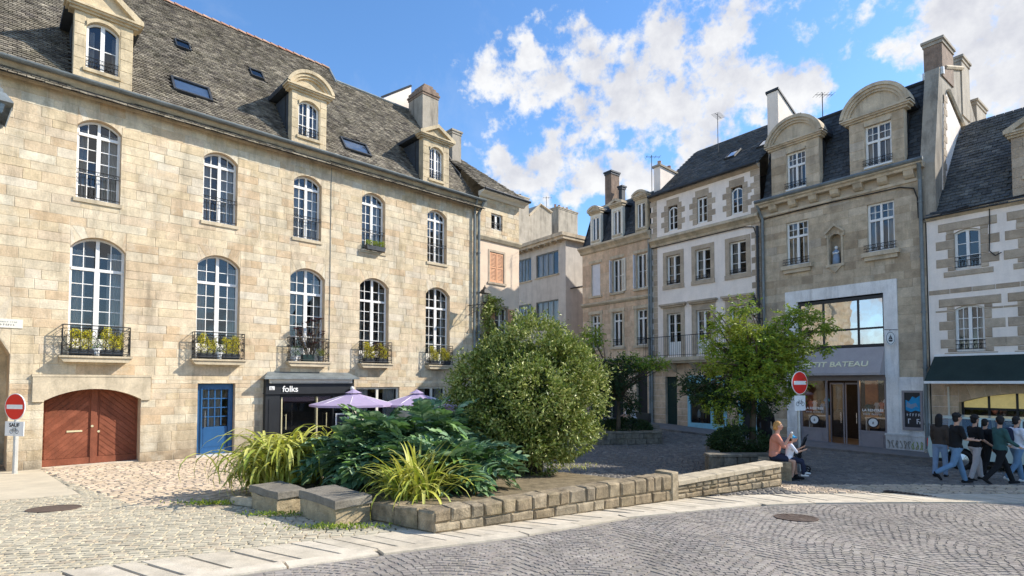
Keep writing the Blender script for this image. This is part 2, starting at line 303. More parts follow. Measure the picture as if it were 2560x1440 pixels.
    def ball(s, c, r, n=10, m=7, sq=(1,1,1)):
        prof = [(max(.001, math.sin(math.pi*i/m))*r, -math.cos(math.pi*i/m)*r) for i in range(m+1)]
        vs = [(c[0]+p*math.cos(2*math.pi*j/n)*sq[0], c[1]+p*math.sin(2*math.pi*j/n)*sq[1], c[2]+z*sq[2]) for p, z in prof for j in range(n)]
        return s.add(vs, [(i*n+j, i*n+(j+1) % n, (i+1)*n+(j+1) % n, (i+1)*n+j) for i in range(m) for j in range(n)])
    def build(s, name, mat, parent=None, smooth=False):
        me = bpy.data.meshes.new(name); me.from_pydata(s.v, [], s.f); set_rnd(me, s.r)
        if smooth: me.polygons.foreach_set('use_smooth', [True]*len(me.polygons))
        return link_mesh(name, me, mat, parent)
def np_mesh(name, verts, nper, faces_tpl, rnd, mat, parent=None):
    """verts (K, nper, 3); faces_tpl list of quads/tris indexes (same size)"""
    K = verts.shape[0]; ft = np.array(faces_tpl); fs = (ft[None] + (np.arange(K)*nper)[:, None, None]).reshape(-1, ft.shape[1])
    me = bpy.data.meshes.new(name); nv = K*nper; nf = len(fs); q = ft.shape[1]
    me.vertices.add(nv); me.vertices.foreach_set('co', verts.reshape(-1).astype(np.float32))
    me.loops.add(nf*q); me.loops.foreach_set('vertex_index', fs.reshape(-1).astype(np.int32))
    me.polygons.add(nf); me.polygons.foreach_set('loop_start', (np.arange(nf)*q).astype(np.int32))
    try: me.polygons.foreach_set('loop_total', np.full(nf, q, dtype=np.int32))
    except Exception: pass
    me.polygons.foreach_set('use_smooth', np.zeros(nf, dtype=bool))
    me.update(calc_edges=True)
    set_rnd(me, np.repeat(rnd, len(ft)))
    return link_mesh(name, me, mat, parent)
def text(body, size, mat, parent, name='lettering', extr=.006, loc=(0,0,0), rot=(0,0,0), align='CENTER', bold=0., sx=1):
    cu = bpy.data.curves.new('t', 'FONT'); cu.body = body; cu.size = size; cu.extrude = extr; cu.align_x = align; cu.align_y = 'CENTER'; cu.offset = bold
    t = bpy.data.objects.new('t', cu); COL.objects.link(t)
    dg = bpy.context.evaluated_depsgraph_get(); me = bpy.data.meshes.new_from_object(t.evaluated_get(dg)); bpy.data.objects.remove(t)
    me.materials.clear()
    o = link_mesh(name, me, mat, parent); o.location = loc; o.rotation_euler = rot; o.scale = (sx, 1, 1); return o
def marks(name, x0, x1, z, h, y, mat, parent, seed=1, gap=.35):
    """a line of lettering too small to read: short upright and level strokes"""
    rg = random.Random(seed); m = MB(); m.rn(.5); x = x0
    while x < x1:
        w_ = h*rg.uniform(.45,.8)
        if rg.random() < .14: x += w_; continue
        k = rg.randrange(4); t_ = h*.16
        m.box(x,x+t_,y-.002,y,z,z+h)
        if k != 1: m.box(x+t_,x+w_*.8,y-.002,y,z+h-t_,z+h)
        if k != 2: m.box(x+t_,x+w_*.7,y-.002,y,z+h*.42,z+h*.42+t_)
        if k == 3: m.box(x+w_*.8,x+w_*.8+t_,y-.002,y,z,z+h*.5)
        x += w_+h*gap
    return m.build(name, mat, parent)
# ---------------------------------------------------------------- facade frame
class Fac:
    def __init__(s, name, O, u, a0, z0, label, cat, group=None):
        u = V((u[0], u[1], 0)).normalized(); s.u = u; s.b = V((-u.y, u.x, 0)); s.a0 = a0; s.z0 = z0
        s.O = V((O[0], O[1], 0))+u*a0
        s.e = empty(name, (s.O.x, s.O.y, z0), math.atan2(u.y, u.x), label, cat, group)
    def pix(s, px, py, d=0):                      # pixel -> (x, z) local on the plane d metres in front of the wall
        r = ray(px, py); k = (s.O.dot(s.b)-d)/(r.dot(s.b)); P = r*k
        return ((P-s.O).dot(s.u), P.z+CAMZ-s.z0)
    def slope(s, px, py, zw, t, y0=0):            # pixel -> (x, y, z) local on the roof slope starting at local (y0, zw)
        r = ray(px, py); rb = r.dot(s.b); ob = s.O.dot(s.b); zw2 = zw+s.z0-CAMZ
        k = (zw2-t*(ob+y0))/(r.z-t*rb); P = r*k
        return ((P-s.O).dot(s.u), k*rb-ob, P.z+CAMZ-s.z0)
    def W(s, x, y, z): return s.O+s.u*x+s.b*y+V((0,0,s.z0+z))
def archf(x0, x1, z1, zc):
    if zc <= z1+1e-4: return lambda x: z1
    h = zc-z1; c = (x1-x0)/2; r = (c*c+h*h)/(2*h); xm = (x0+x1)/2; zz = zc-r
    return lambda x: zz+math.sqrt(max(0, r*r-(x-xm)**2))
def op(x0, x1, z0, z1, zc=None, depth=.3): return dict(x0=x0, x1=x1, z0=z0, z1=z1, zc=zc or z1, depth=depth)
def wall(E, x0, x1, z0, z1, ops, mat, rev=None, y=0., name='wall', revdepth=None):
    xs = sorted({x0, x1}|{o[k] for o in ops for k in ('x0','x1') if x0 < o[k] < x1}); zs = sorted({z0, z1}|{o[k] for o in ops for k in ('z0','zc') if z0 < o[k] < z1})
    m = MB(); m.rn(.5)
    for a, b in zip(xs, xs[1:]):
        for c, d in zip(zs, zs[1:]):
            xm, zm = (a+b)/2, (c+d)/2
            if any(o['x0'] < xm < o['x1'] and o['z0'] < zm < o['zc'] for o in ops): continue
            m.quad((a,y,c),(b,y,c),(b,y,d),(a,y,d))
    for o in ops:
        if o['zc'] > o['z1']+1e-3:
            f = archf(o['x0'], o['x1'], o['z1'], o['zc']); n = 12; X = [o['x0']+(o['x1']-o['x0'])*i/n for i in range(n+1)]
            for a, b in zip(X, X[1:]): m.quad((a,y,f(a)),(b,y,f(b)),(b,y,o['zc']),(a,y,o['zc']))
    w_ = m.build(name, mat, E)
    for o in ops:
        m = MB(); m.rn(.5)
        f = archf(o['x0'], o['x1'], o['z1'], o['zc']); n = 12 if o['zc'] > o['z1']+1e-3 else 1
        X = [o['x0']+(o['x1']-o['x0'])*i/n for i in range(n+1)]
        P = [(o['x0'], o['z0'])]+[(a, f(a)) for a in X]+[(o['x1'], o['z0'])]
        for p, q in zip(P, P[1:]+P[:1]): m.quad((p[0],y-.004,p[1]),(q[0],y-.004,q[1]),(q[0],y+o['depth'],q[1]),(p[0],y+o['depth'],p[1]))
        m.build('reveal', rev or mat, w_)
    return w_
def voussoirs(E, o, mat, out, k=7, ext=.26, proud=.012, keep=None):
    f = archf(o['x0'], o['x1'], o['z1'], o['zc']); c = (o['x1']-o['x0'])/2; h = o['zc']-o['z1']; r = (c*c+h*h)/(2*h); xm = (o['x0']+o['x1'])/2; zo = o['zc']-r
    th = math.asin(min(1, c/r)); T = o['zc']+ext
    for i in range(k):
        a0 = -th+2*th*i/k; a1 = -th+2*th*(i+1)/k; g = .004/r
        def P(a, top):
            if not top: return (xm+r*math.sin(a), zo+r*math.cos(a))
            x = xm+(T-zo)*math.tan(a); x = max(o['x0'], min(o['x1'], x)); return (x, T)
        m = MB(); m.rn()
        ps = [P(a0+g,0), P((a0+a1)/2,0), P(a1-g,0), P(a1-g,1), P(a0+g,1)]
        if i == 0: ps.append((o['x0']+.002, T))
        if i == k-1: ps.insert(3, (o['x1']-.002, T))
        m.prism(ps, -proud-random.random()*.004, .05); out.append((m, -10))
def stonework(E, x0, x1, z0, z1, ops, mat, hr=(.2,.32), lr=(.35,.85), cap=300, near=None, proud=.006, gap=.004, ext=.26, bands=()):
    """squared stones in courses, each its own block with recessed joints; past the cap they join into one part"""
    zb = {z0, z1}
    for o in ops: zb |= {z for z in (o['z0'], (o['zc']+ext if o['zc'] > o['z1']+.01 else o['zc'])) if z0 < z < z1}
    zb |= {z for z in bands if z0 < z < z1}
    zb = sorted(zb); zz = [zb[0]]
    for a, b in zip(zb, zb[1:]):
        if b-zz[-1] < .06: continue
        n = max(1, round((b-zz[-1])/(sum(hr)/2))); cuts = [random.uniform(.85,1.15) for _ in range(n)]; s = sum(cuts); base = zz[-1]; acc = base
        for q in cuts: acc += (b-base)*q/s; zz.append(acc)
    out = []
    for c, d in zip(zz, zz[1:]):
        zm = (c+d)/2; bl = sorted((o['x0'], o['x1']) for o in ops if o['z0']-.01 < zm < (o['zc']+ext if o['zc'] > o['z1']+.01 else o['zc']))
        segs = []; x = x0
        for a, b in bl:
            if a > x+.02: segs.append((x, a))
            x = max(x, b)
        if x < x1-.02: segs.append((x, x1))
        for a, b in segs:
            x = a
            while x < b-1e-6:
                L = random.uniform(*lr)
                if b-x-L < lr[0]*.7: L = b-x if b-x < lr[1]*1.25 else (b-x)/2
                m = MB(); m.rn(); jz = random.uniform(-.004,.004)
                m.block(x+gap, x+L-gap, -proud-random.random()*.006, .004, c+gap+jz*.5, d-gap, c=.007)
                if mat is STONE_L or mat is STONE_G:
                    for vi in range(4, 12): vx = m.v[vi]; m.v[vi] = (vx[0]+random.uniform(-.006,.006), vx[1]+(random.uniform(-.003,.003) if vi > 7 else 0), vx[2]+random.uniform(-.005,.005))
                out.append((m, ((x+L/2)-(near[0] if near else x0))**2+((zm)-(near[1] if near else 2.4))**2)); x += L
    for o in ops:
        if o['zc'] > o['z1']+.01: voussoirs(E, o, mat, out, 7 if o['x1']-o['x0'] < 1.2 else 9, ext, proud)
    out.sort(key=lambda t: t[1])
    for m, d in out[:cap]: m.build('stone', mat, E)
    if len(out) > cap:
        J = MB()
        for m, d in out[cap:]:
            b = len(J.v); J.v += m.v; J.f += [tuple(b+i for i in f) for f in m.f]; J.r += m.r
        tag(J.build('stone_courses', mat, E), kind='stuff')
def window(E, x0, x1, z0, z1, zc=None, y=.2, cols=4, top=1, rows=5, tz=None, fw=.05, bar=.022, mul=.1, mat=None, curtain=1, door=0, glass=None, name='window', double=True, label=None):
    """casement pair under an optional transom; frame mesh with each pane and curtain a child"""
    mat = mat or WHITE; zc = zc or z1; f = archf(x0, x1, z1, zc); xm = (x0+x1)/2; m = MB(); m.rn(.5)
    arch = zc > z1+.01
    def zt(x): return f(min(max(x, x0), x1))
    m.box(x0, x0+fw, y-.03, y+.04, z0, zt(x0+fw)-.004 if arch else z1); m.box(x1-fw, x1, y-.03, y+.04, z0, zt(x1-fw)-.004 if arch else z1)
    m.box(x0+fw, x1-fw, y-.03, y+.04, z0, z0+fw*1.3)
    if arch:
        n = 12
        for i in range(n):
            a = x0+fw+(x1-x0-2*fw)*i/n; b = x0+fw+(x1-x0-2*fw)*(i+1)/n; m.add([(a,y-.03,f(a)-.002),(b,y-.03,f(b)-.002),(b,y-.03,f(b)-fw*1.3),(a,y-.03,f(a)-fw*1.3),(a,y+.04,f(a)-.002),(b,y+.04,f(b)-.002),(b,y+.04,f(b)-fw*1.3),(a,y+.04,f(a)-fw*1.3)],
                  [(0,1,2,3),(3,2,6,7),(4,5,6,7),(0,1,5,4)])
    else: m.box(x0+fw, x1-fw, y-.03, y+.04, z1-fw*1.3, z1)
    fm = fw*1.3
    def zin(x): return zt(x)-fm
    zT = tz if tz is not None else None
    if double: m.box(xm-mul/2, xm+mul/2, y-.045, y+.03, z0+fm, (zT or (zin(xm) if arch else z1-fm))-.002)
    if zT:
        m.box(x0+fw, x1-fw, y-.05, y+.04, zT, zT+.085)
        if double: m.box(xm-mul*.36, xm+mul*.36, y-.04, y+.03, zT+.085, zin(xm)-.002)
    bays = [(x0+fw+.02, xm-mul/2), (xm+mul/2, x1-fw-.02)] if double else [(x0+fw+.02, x1-fw-.02)]
    if double:
        for a, b in ((x0+fw, x0+fw+.02), (x1-fw-.02, x1-fw)): m.box(a, b, y-.02, y+.03, z0+fm, min(zin(a), zin(b)) if arch else z1-fm)
    zones = []
    lo = z0+fm+(door if door else 0)
    if door:
        for a, b in bays: m.box(a, b, y-.012, y+.02, z0+fm, z0+fm+door-.03); m.box(a+.05, b-.05, y-.02, y+.012, z0+fm+.06, z0+fm+door-.09)
    if zT: zones.append((lo, zT, rows, False)); zones.append((zT+.085, None, top, True))
    else: zones.append((lo, None, rows, True))
    panes = []; cb = cols//2 if double else cols
    for (a, b) in bays:
        for (za, zb_, nr, last) in zones:
            hgt = (zb_ if zb_ else (z1 if not arch else (z1+zc)/2-fm*.4)-(fm if not arch else 0))
            step = (hgt-za)/max(nr, 1)
            cwid = (b-a)/cb
            for i in range(cb):
                xa = a+cwid*i+(bar/2 if i else 0); xb = a+cwid*(i+1)-(bar/2 if i < cb-1 else 0)
                if i: m.box(a+cwid*i-bar/2, a+cwid*i+bar/2, y-.018, y+.02, za, (zb_ if zb_ else min(zin(a+cwid*i-bar/2), zin(a+cwid*i+bar/2)))-.001)
                for j in range(nr):
                    pa = za+step*j+(bar/2 if j else 0); endrow = (j == nr-1)
                    if endrow and last and arch: P = [(xa,pa),(xb,pa)]+[(xb+(xa-xb)*k/4, zin(xb+(xa-xb)*k/4)-.001) for k in range(5)]
                    else: pb = za+step*(j+1)-(bar/2 if not endrow else 0); P = [(xa,pa),(xb,pa),(xb,pb),(xa,pb)]
                    if min(p[1] for p in P[2:])-pa < .015: continue
                    panes.append(P)
            for j in range(1, nr): m.box(a, b, y-.0165, y+.021, za+step*j-bar/2, za+step*j+bar/2)
    w_ = m.build(name, mat, E)
    if label: w_['label'] = label
    for P in panes:
        tx = random.uniform(-.002,.002); xc = sum(p[0] for p in P)/len(P); zcn = sum(p[1] for p in P)/len(P)
        q = MB(); q.poly([(x, y+.008+tx*(x-xc)*10, z) for x, z in P]); q.build('pane', glass or GLASS, w_)
    if curtain:
        for s_, (a, b) in enumerate(bays):
            wv = (b-a)*random.uniform(.3,.8) if curtain == 1 else (b-a)*random.uniform(.55,1.)
            xa, xb = (a-.03, a-.03+wv) if s_ == 0 else (b+.03-wv, b+.03)
            q = MB(); n = 28; top_ = z1 if not arch else min(zt(xa), zt(xb), z1+.0)
            for i in range(n):
                p0 = xa+(xb-xa)*i/n; p1 = xa+(xb-xa)*(i+1)/n; g = lambda i: y+.16+.02*math.sin(i*1.35+s_)+.01*math.sin(i*.7)
                q.quad((p0,g(i),z0+.03),(p1,g(i+1),z0+.03),(p1,g(i+1),top_),(p0,g(i),top_))
            q.build('curtain', CURT, w_)
    return w_
def slates(E, pts, mat, sw=.2, sh=.14, near=None, cap=300, holes=(), sheet=True, name='roof', th=.012):
    """pts: planar roof polygon in local coordinates; first edge is the eave. Returns the roof sheet carrying its slates"""
    P = [V(p) for p in pts]; o = P[0]; ux = (P[1]-P[0]).normalized(); nrm = V((0,0,0))
    for i in range(1, len(P)-1): nrm += (P[i]-o).cross(P[i+1]-o)
    nrm.normalize()
    if nrm.z < 0 or (abs(nrm.z) < .05 and nrm.y > 0): nrm = -nrm
    uy = nrm.cross(ux).normalized()
    if uy.z < 0: uy = -uy
    poly = [((p-o).dot(ux), (p-o).dot(uy)) for p in P]
    q = MB(); q.rn(.5); q.poly([tuple(p-nrm*.02) for p in P]); sheet_o = q.build(name, mat, E)
    def inside(x, y, poly=poly):
        c = False; j = len(poly)-1
        for i in range(len(poly)):
            (xi, yi), (xj, yj) = poly[i], poly[j]
            if (yi > y) != (yj > y) and x < (xj-xi)*(y-yi)/(yj-yi)+xi: c = not c
            j = i
        return c
    H = [[((V(p)-o).dot(ux), (V(p)-o).dot(uy)) for p in h] for h in holes]
    xs = [p[0] for p in poly]; ys = [p[1] for p in poly]; cen = []
    y = min(ys); r = 0
    while y < max(ys):
        x = min(xs)+(sw/2 if r % 2 else 0)
        while x < max(xs):
            if inside(x+sw/2, y+sh/2) and not any(inside(x+sw/2, y+sh/2, h) for h in H): cen.append((x, y))
            x += sw
        y += sh; r += 1
    if not cen: return sheet_o
    C = np.array(cen); K = len(C); g = .006
    jit = np.random.uniform(-.012, .012, (K, 4)); hh = np.random.uniform(.006, .02, K); wj = np.random.uniform(-.01,.01,(K,2))
    loc = np.zeros((K, 8, 3))
    cx = [g, sw-g, sw-g, g]; cy = [0, 0, sh*1.25, sh*1.25]
    for k in range(4):
        X = C[:,0]+cx[k]+wj[:,0 if k in (0,3) else 1]*.5; Y = C[:,1]+cy[k]+(jit[:,k] if k < 2 else 0); Z = (th+hh) if k < 2 else np.full(K, .001)
        loc[:,k] = np.stack([X,Y,Z],1); loc[:,k+4] = np.stack([X,Y,Z-th],1)
    B = np.array([ux, uy, nrm]); W = loc@B+np.array(o)
    rn = np.random.rand(K)
    nr = np.array(near if near else P[0]); d = ((W.mean(1)-nr)**2).sum(1); idx = np.argsort(d)
    tpl = [(0,1,2,3),(4,5,1,0),(5,6,2,1),(7,4,0,3)]
    for i in idx[:cap]:
        np_mesh('slate', W[i:i+1], 8, tpl, rn[i:i+1], mat, sheet_o)
    if K > cap:
        i = idx[cap:]; tag(np_mesh('slate_courses', W[i], 8, tpl, rn[i], mat, sheet_o), kind='stuff')
    return sheet_o
# ================================================================ the golden townhouse on the left
OL = atY(583, 1138, 18.8); UL = (1435, 1380)
L = Fac('townhouse', OL, UL, 0, 0, 'long golden limestone townhouse with arched white windows, steep lichened roof and three stone dormers', 'building')
E = L.e
UC = [-3.87, -.56, 2.45, 5.22, 8.42]; LC = [-3.82, -.55, 2.5, 5.29, 8.48]
opsL = [op(c-.53, c+.53, 7.78, 9.93, 10.2, .3) for c in UC]+[op(c-.66, c+.66, 3.22, 6.35, 6.7, .33) for c in LC]
gate = op(-4.95, -2.68, .02, 1.93, 2.25, .46); door = op(-1.12, .02, .0, 2.4, None, .28); passage = op(-9.2, -5.68, .02, 3.2, 4.5, 2.2)
gfw = [op(4.5, 6.5, .9, 2.24, None, .2), op(7.44, 8.95, .9, 2.24, None, .2)]
shopo = op(1.0, 4.25, .0, 2.1, None, .1)
allL = opsL+[gate, door, passage, shopo]+gfw
wall(E, -10.2, 10.85, -.1, 10.75, allL, MORT_L, REV_L)
stonework(E, -10.2, 10.85, -.1, 10.75, allL+[op(-5.22, -2.42, 1.9, 2.66)], STONE_L, (.22,.33), (.32,.95), 300, near=(-1.5, 4.4), gap=.003)
def cornice(E, x0, x1, prof, mat, name='cornice'):
    m = MB(); m.rn(.4); m.prismx(prof, x0, x1); return m.build(name, mat, E)
cornice(E, -10.3, 10.9, [(0,10.75),(-.08,10.75),(-.12,10.85),(-.2,10.9),(-.3,11.02),(-.34,11.04),(-.34,11.1),(0,11.1)], TRIM_L)
m = MB(); m.rn(.5)
m.add([(x, -.42+.1*math.cos(t)-.0, 11.14-.1*math.sin(t)) for x in (-10.3, 10.95) for t in [math.pi*k/8 for k in range(9)]], [(k, k+1, k+10, k+9) for k in range(8)]); m.build('gutter', ZINC, E)
m = MB()
for x in np.arange(-10.2, 10.9, .55): m.box(x, x+.02, -.5, -.3, 11.1, 11.15)
m.build('gutter_bracket', ZINC, E)
# party walls and back
m = MB(); m.rn(.5)
m.prismx([(0.02,-.1),(0.02,11.1),(5,17.6),(10,11.1),(10,-.1)], 10.8, 10.84); m.build('side_wall', REND_O, E)
m = MB(); m.quad((-10.2,10,-.1),(10.85,10,-.1),(10.85,10,11.1),(-10.2,10,11.1)); m.build('back_wall', REND_O, E)
m = MB(); m.prismx([(0.02,-.1),(0.02,11.1),(5,17.6),(10,11.1),(10,-.1)], -10.2, -10.16); m.build('side_wall', REND_O, E)
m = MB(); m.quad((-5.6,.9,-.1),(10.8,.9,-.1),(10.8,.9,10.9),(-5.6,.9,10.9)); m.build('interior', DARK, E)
TL = 1.28; ZE = 11.2
def RL(x, y): return (x, y, ZE+TL*y)
def slope_holes(F_, quads, zw, t):
    return [[F_.slope(*p, zw, t) for p in q] for q in quads]
dorm = [(-4.55,-3.12), (1.79,3.14), (7.62,9.06)]
sky_px = [[(433,100),(465,101),(480,132),(448,129)], [(415,186),(516,222),(545,262),(437,230)], [(617,168),(648,177),(665,208),(634,197)], [(848,342),(897,352),(930,397),(880,386)]]
SK = slope_holes(L, sky_px, ZE, TL)
hol = SK+[[RL(a,-.3),RL(b,-.3),RL(b,1.5),RL(a,1.5)] for a, b in dorm]
roof = slates(E, [RL(-10.3,-.38),RL(10.95,-.38),RL(10.45,1.7),RL(9.7,4.35),RL(5.62,4.35),RL(5.57,5.12),RL(-10.3,5.12)], ROOF_L, .19, .11, near=RL(-2.5,1.0), holes=hol, th=.018)
m = MB(); m.quad((-10.3,5.12,17.74),(5.6,5.12,17.74),(5.6,10.3,11.1),(-10.3,10.3,11.1)); m.quad((5.6,4.4,16.8),(9.7,4.4,16.8),(10.9,10.3,11.1),(5.6,10.3,11.1)); m.poly([RL(5.62,4.35),(5.62,5.12,17.74),(5.62,6.6,15.8),(5.62,4.4,16.8)])
m.build('back_roof', ROOF_L, E)
for k in range(46):
    x = -10.3+k*.345; m = MB(); m.rn()
    m.add([(x+dx*.36, 5.12+(.13-.01*dx)*math.cos(t), 17.68+(.13-.01*dx)*math.sin(t)+(.03 if dx == 0 else 0)) for dx in (0,1) for t in [math.pi*j/6 for j in range(7)]], [(j,j+1,j+8,j+7) for j in range(6)])
    m.build('ridge_tile', RIDGE, E)
m = MB(); m.tube([(5.62,4.35,16.82),(9.7,4.35,16.84)], .06, 6); m.tube([RL(5.6,5.15),RL(5.6,4.3)], .07, 6); m.build('ridge_flashing', ZINC, E)
for i, q in enumerate(SK):                                 # roof windows lying on the slope
    c = sum((V(p) for p in q), V())/4; n = V((0,-TL,1)).normalized(); big = i in (1, 3)
    a0, a1 = min(p[0] for p in q), max(p[0] for p in q); lo, hi = min(p[1] for p in q), max(p[1] for p in q)
    if big: a0, a1 = c.x-.6, c.x+.6; lo, hi = c.y-.26, c.y+.26
    else: a0, a1 = c.x-.25, c.x+.25; lo, hi = c.y-.17, c.y+.17
    up = V((0,1,TL)).normalized(); H = (hi-lo)*math.sqrt(1+TL*TL); M4 = Matrix(((1,0,0,a0),(0,up.y,n.y,RL(0,lo)[1]),(0,up.z,n.z,RL(0,lo)[2]),(0,0,0,1)))
    m = MB(); m.m = M4; W_ = a1-a0; fwd = .07 if big else .04
    m.box(0,W_,0,fwd,-.04,.09); m.box(0,W_,H-fwd,H,-.04,.09); m.box(0,fwd,fwd,H-fwd,-.04,.085); m.box(W_-fwd,W_,fwd,H-fwd,-.04,.085)
    r = m.build('roof_window', ZINC_D, E); r['label'] = ['small dark roof light high near the first dormer','large roof window right of the first dormer','small dark roof light above the middle dormer','large roof window between middle and right dormers'][i]
    m = MB(); m.m = M4; m.quad((fwd,fwd,.05),(W_-fwd,fwd,.05),(W_-fwd,H-fwd,.05),(fwd,H-fwd,.05)); m.build('pane', GLASS, r)
    m = MB(); m.m = M4; m.quad((fwd,fwd,0),(W_-fwd,fwd,0),(W_-fwd,H-fwd,0),(fwd,H-fwd,0)); m.build('pane_backing', SHUT_W if big else DARK, r)  # large ones pale: sky reflection put into a sheet's colour; small ones dark
def dormer(E, x0, x1, zb, zc, o, peak, kind, ry, stone, trim, cheek, ret=.3, over=.24, win=None, y0=0., label=None, blocks=True, stonemat=None):
    """stone dormer: front with window, returns, slated cheeks running back to the roof, pedimented roof"""
    yt = ry(zc)+.15; d_ = MB(); d_.rn(.5)
    root = wall(E, x0, x1, zb, zc, [o], stone, stone, y=y0, name='dormer')
    if label: root['label'] = label
    for x in (x0, x1):
        m = MB(); m.rn(.4)
        e = .001 if x == x0 else -.001
        yr = y0+ret
        if ry(zb) < yr: m.poly([(x+e,y0,zb),(x+e,yr,zb+(yr-max(ry(zb),y0))/(ry(zc)-ry(zb)+1e-6)*(zc-zb) if ry(zb) < yr else zb),(x+e,yr,zc),(x+e,y0,zc)])
        else: m.poly([(x+e,y0,zb),(x+e,yr,zb),(x+e,yr,zc),(x+e,y0,zc)])
        m.build('dormer_return', stone, root)
    for x in (x0+.02, x1-.02): m = MB(); m.rn(.4); m.poly([(x,y0+ret,zb),(x,ry(zb)+.1,zb),(x,yt,zc),(x,y0+ret,zc)]); m.build('dormer_cheek', cheek, root)
    X0, X1 = x0-over, x1+over; xm = (x0+x1)/2
    if blocks:
        n = 6; hh = (zc-zb)/n
        for i in range(n):
            for (a, b) in ((x0, o['x0']-.02), (o['x1']+.02, x1)):
                m = MB(); m.rn(); m.block(a+.004, b-.004, y0-.012, y0+.01, zb+hh*i+.004, zb+hh*(i+1)-.004, .008); m.build('stone', stonemat or stone, root)
        m = MB(); m.rn(.3)           # window surround with a flat band following the arch
        f = archf(o['x0'], o['x1'], o['z1'], o['zc']); n = 10; ps = [(o['x0']+(o['x1']-o['x0'])*i/n) for i in range(n+1)]
        fo = archf(o['x0']-.1, o['x1']+.1, o['z1']+.02, o['zc']+.1) if o['zc'] > o['z1'] else (lambda x: o['z1']+.1)
        for i in range(n):
            a, b = ps[i], ps[i+1]; a2 = xm+(a-xm)*1.0; m.add([(a,y0-.05,f(a)),(b,y0-.05,f(b)),(b,y0-.05,fo(b)),(a,y0-.05,fo(a)),(a,y0,f(a)),(b,y0,f(b)),(b,y0,fo(b)),(a,y0,fo(a))], [(0,1,2,3),(3,2,6,7),(0,4,5,1)])
        m.build('window_arch', trim, root)
    m = MB(); m.rn(.4)
    m.box(x0-over*.5, x1+over*.5, y0-.07, y0+ret, zc, zc+.07); m.box(X0+.05, X1-.05, y0-.15, y0+ret, zc+.07, zc+.13); m.box(X0, X1, y0-.2, y0+ret, zc+.13, zc+.19)
    if kind == 'tri':
        z = zc+.19; m.prism([(X0,z),(X0,z+.06),(xm,peak),(X1,z+.06),(X1,z),(X1-.22,z),(xm,peak-.16),(X0+.22,z)], y0-.2, y0+ret)
        m.prism([(X0+.22,z),(xm,peak-.16),(X1-.22,z)], y0-.06, y0+ret-.02)
        m.build('pediment', trim, root)
        q = MB(); q.rn(.2); q.prism([(X0+.03,z-.1),(X0+.03,z+.03),(xm,peak-.03),(X1-.03,z+.03),(X1-.03,z-.1)], y0+ret, ry(peak)+.2); q.build('dormer_roof', cheek, root)
    else:
        z = zc+.19; f = archf(X0, X1, z+.04, peak); n = 16; X = [X0+(X1-X0)*i/n for i in range(n+1)]
        bands = [(0, .12, -.22), (.12, .22, -.16), (.22, .3, -.1)]
        cx = xm; c = (X1-X0)/2; h = peak-z-.04; r = (c*c+h*h)/(2*h); zo = peak-r; th = math.asin(min(1,c/r))
        for (t0, t1, yy) in bands:
            for i in range(n):
                a = -th+2*th*i/n; b = -th+2*th*(i+1)/n
                def P(an, t): rr = r-t; return (cx+rr*math.sin(an)*(1 if t == 0 else 1), max(z, zo+rr*math.cos(an)))
                p = [P(a,t0),P(b,t0),P(b,t1),P(a,t1)]
                m.add([(u_,y0+yy,v_) for u_, v_ in p]+[(u_,y0+ret,v_) for u_, v_ in p], [(0,1,2,3),(0,1,5,4),(3,2,6,7)])
        pts = [(cx+(r-.3)*math.sin(-th+2*th*i/n), max(z, zo+(r-.3)*math.cos(-th+2*th*i/n))) for i in range(n+1)]
        m.add([(p[0], y0-.02, p[1]) for p in pts]+[(pts[-1][0],y0-.02,z),(pts[0][0],y0-.02,z)], [tuple(range(n+3))])
        m.build('pediment', trim, root)
        q = MB(); q.rn(.2); q.prism([(x, f(x)-.03) for x in X]+[(X1-.02,z-.1),(X0+.02,z-.1)], y0+ret, ry(peak)+.25); q.build('dormer_roof', cheek, root)
    m = MB(); m.rn(.2); m.box(o['x0']-.06, o['x1']+.06, y0-.06, y0+.02, o['z0']-.1, o['z0']); m.build('window_sill', trim, root)
    m = MB(); m.quad((x0,y0+.6,zb),(x1,y0+.6,zb),(x1,y0+.6,zc),(x0,y0+.6,zc)); m.build('interior', DARK, root)
    return root
def guard(E, x0, x1, z0, h, y=.02, n=9, curls=True, name='window_guard'):
    m = MB(); m.rn(.5); r = .012
    for z in (z0+h, z0+h-.12, z0+.08): m.tube([(x0,y,z),(x1,y,z)], r, 5)
    for i in range(1, n): x = x0+(x1-x0)*i/n; m.tube([(x,y,z0+.08),(x,y,z0+h-.12)], .008, 4)
    if curls:
        for i in range(n): x = x0+(x1-x0)*(i+.5)/n; m.tube([(x+.035*math.cos(t),y,z0+h-.06+.035*math.sin(t)) for t in np.linspace(0,6.28,9)[:-1]], .006, 4, closed=True)
    return m.build(name, IRON, E)
ryL = lambda z: (z-ZE)/TL
for (a, b), o, pk, kd, lb in zip(dorm, [op(-4.26,-3.46,11.67,12.93,13.15,.22), op(2.05,2.86,11.65,12.83,13.05,.22), op(7.98,8.72,11.56,12.83,13.05,.22)], (14.3,14.15,14.05), ('tri','seg','tri'),
                                ('leftmost dormer with triangular pediment','middle dormer with curved pediment','small right hand dormer with triangular pediment')):
    d_ = dormer(E, a, b, 11.2, 13.3, o, pk, kd, ryL, DORM_L, DORM_L, ROOF_D, label=lb)
    window(E, o['x0'], o['x1'], o['z0'], o['z1'], o['zc'], y=.14, cols=2 if a < 0 else 4, rows=3 if a > 0 else 2, curtain=1)
    guard(E, o['x0'], o['x1'], o['z0'], .35, .02, 7)
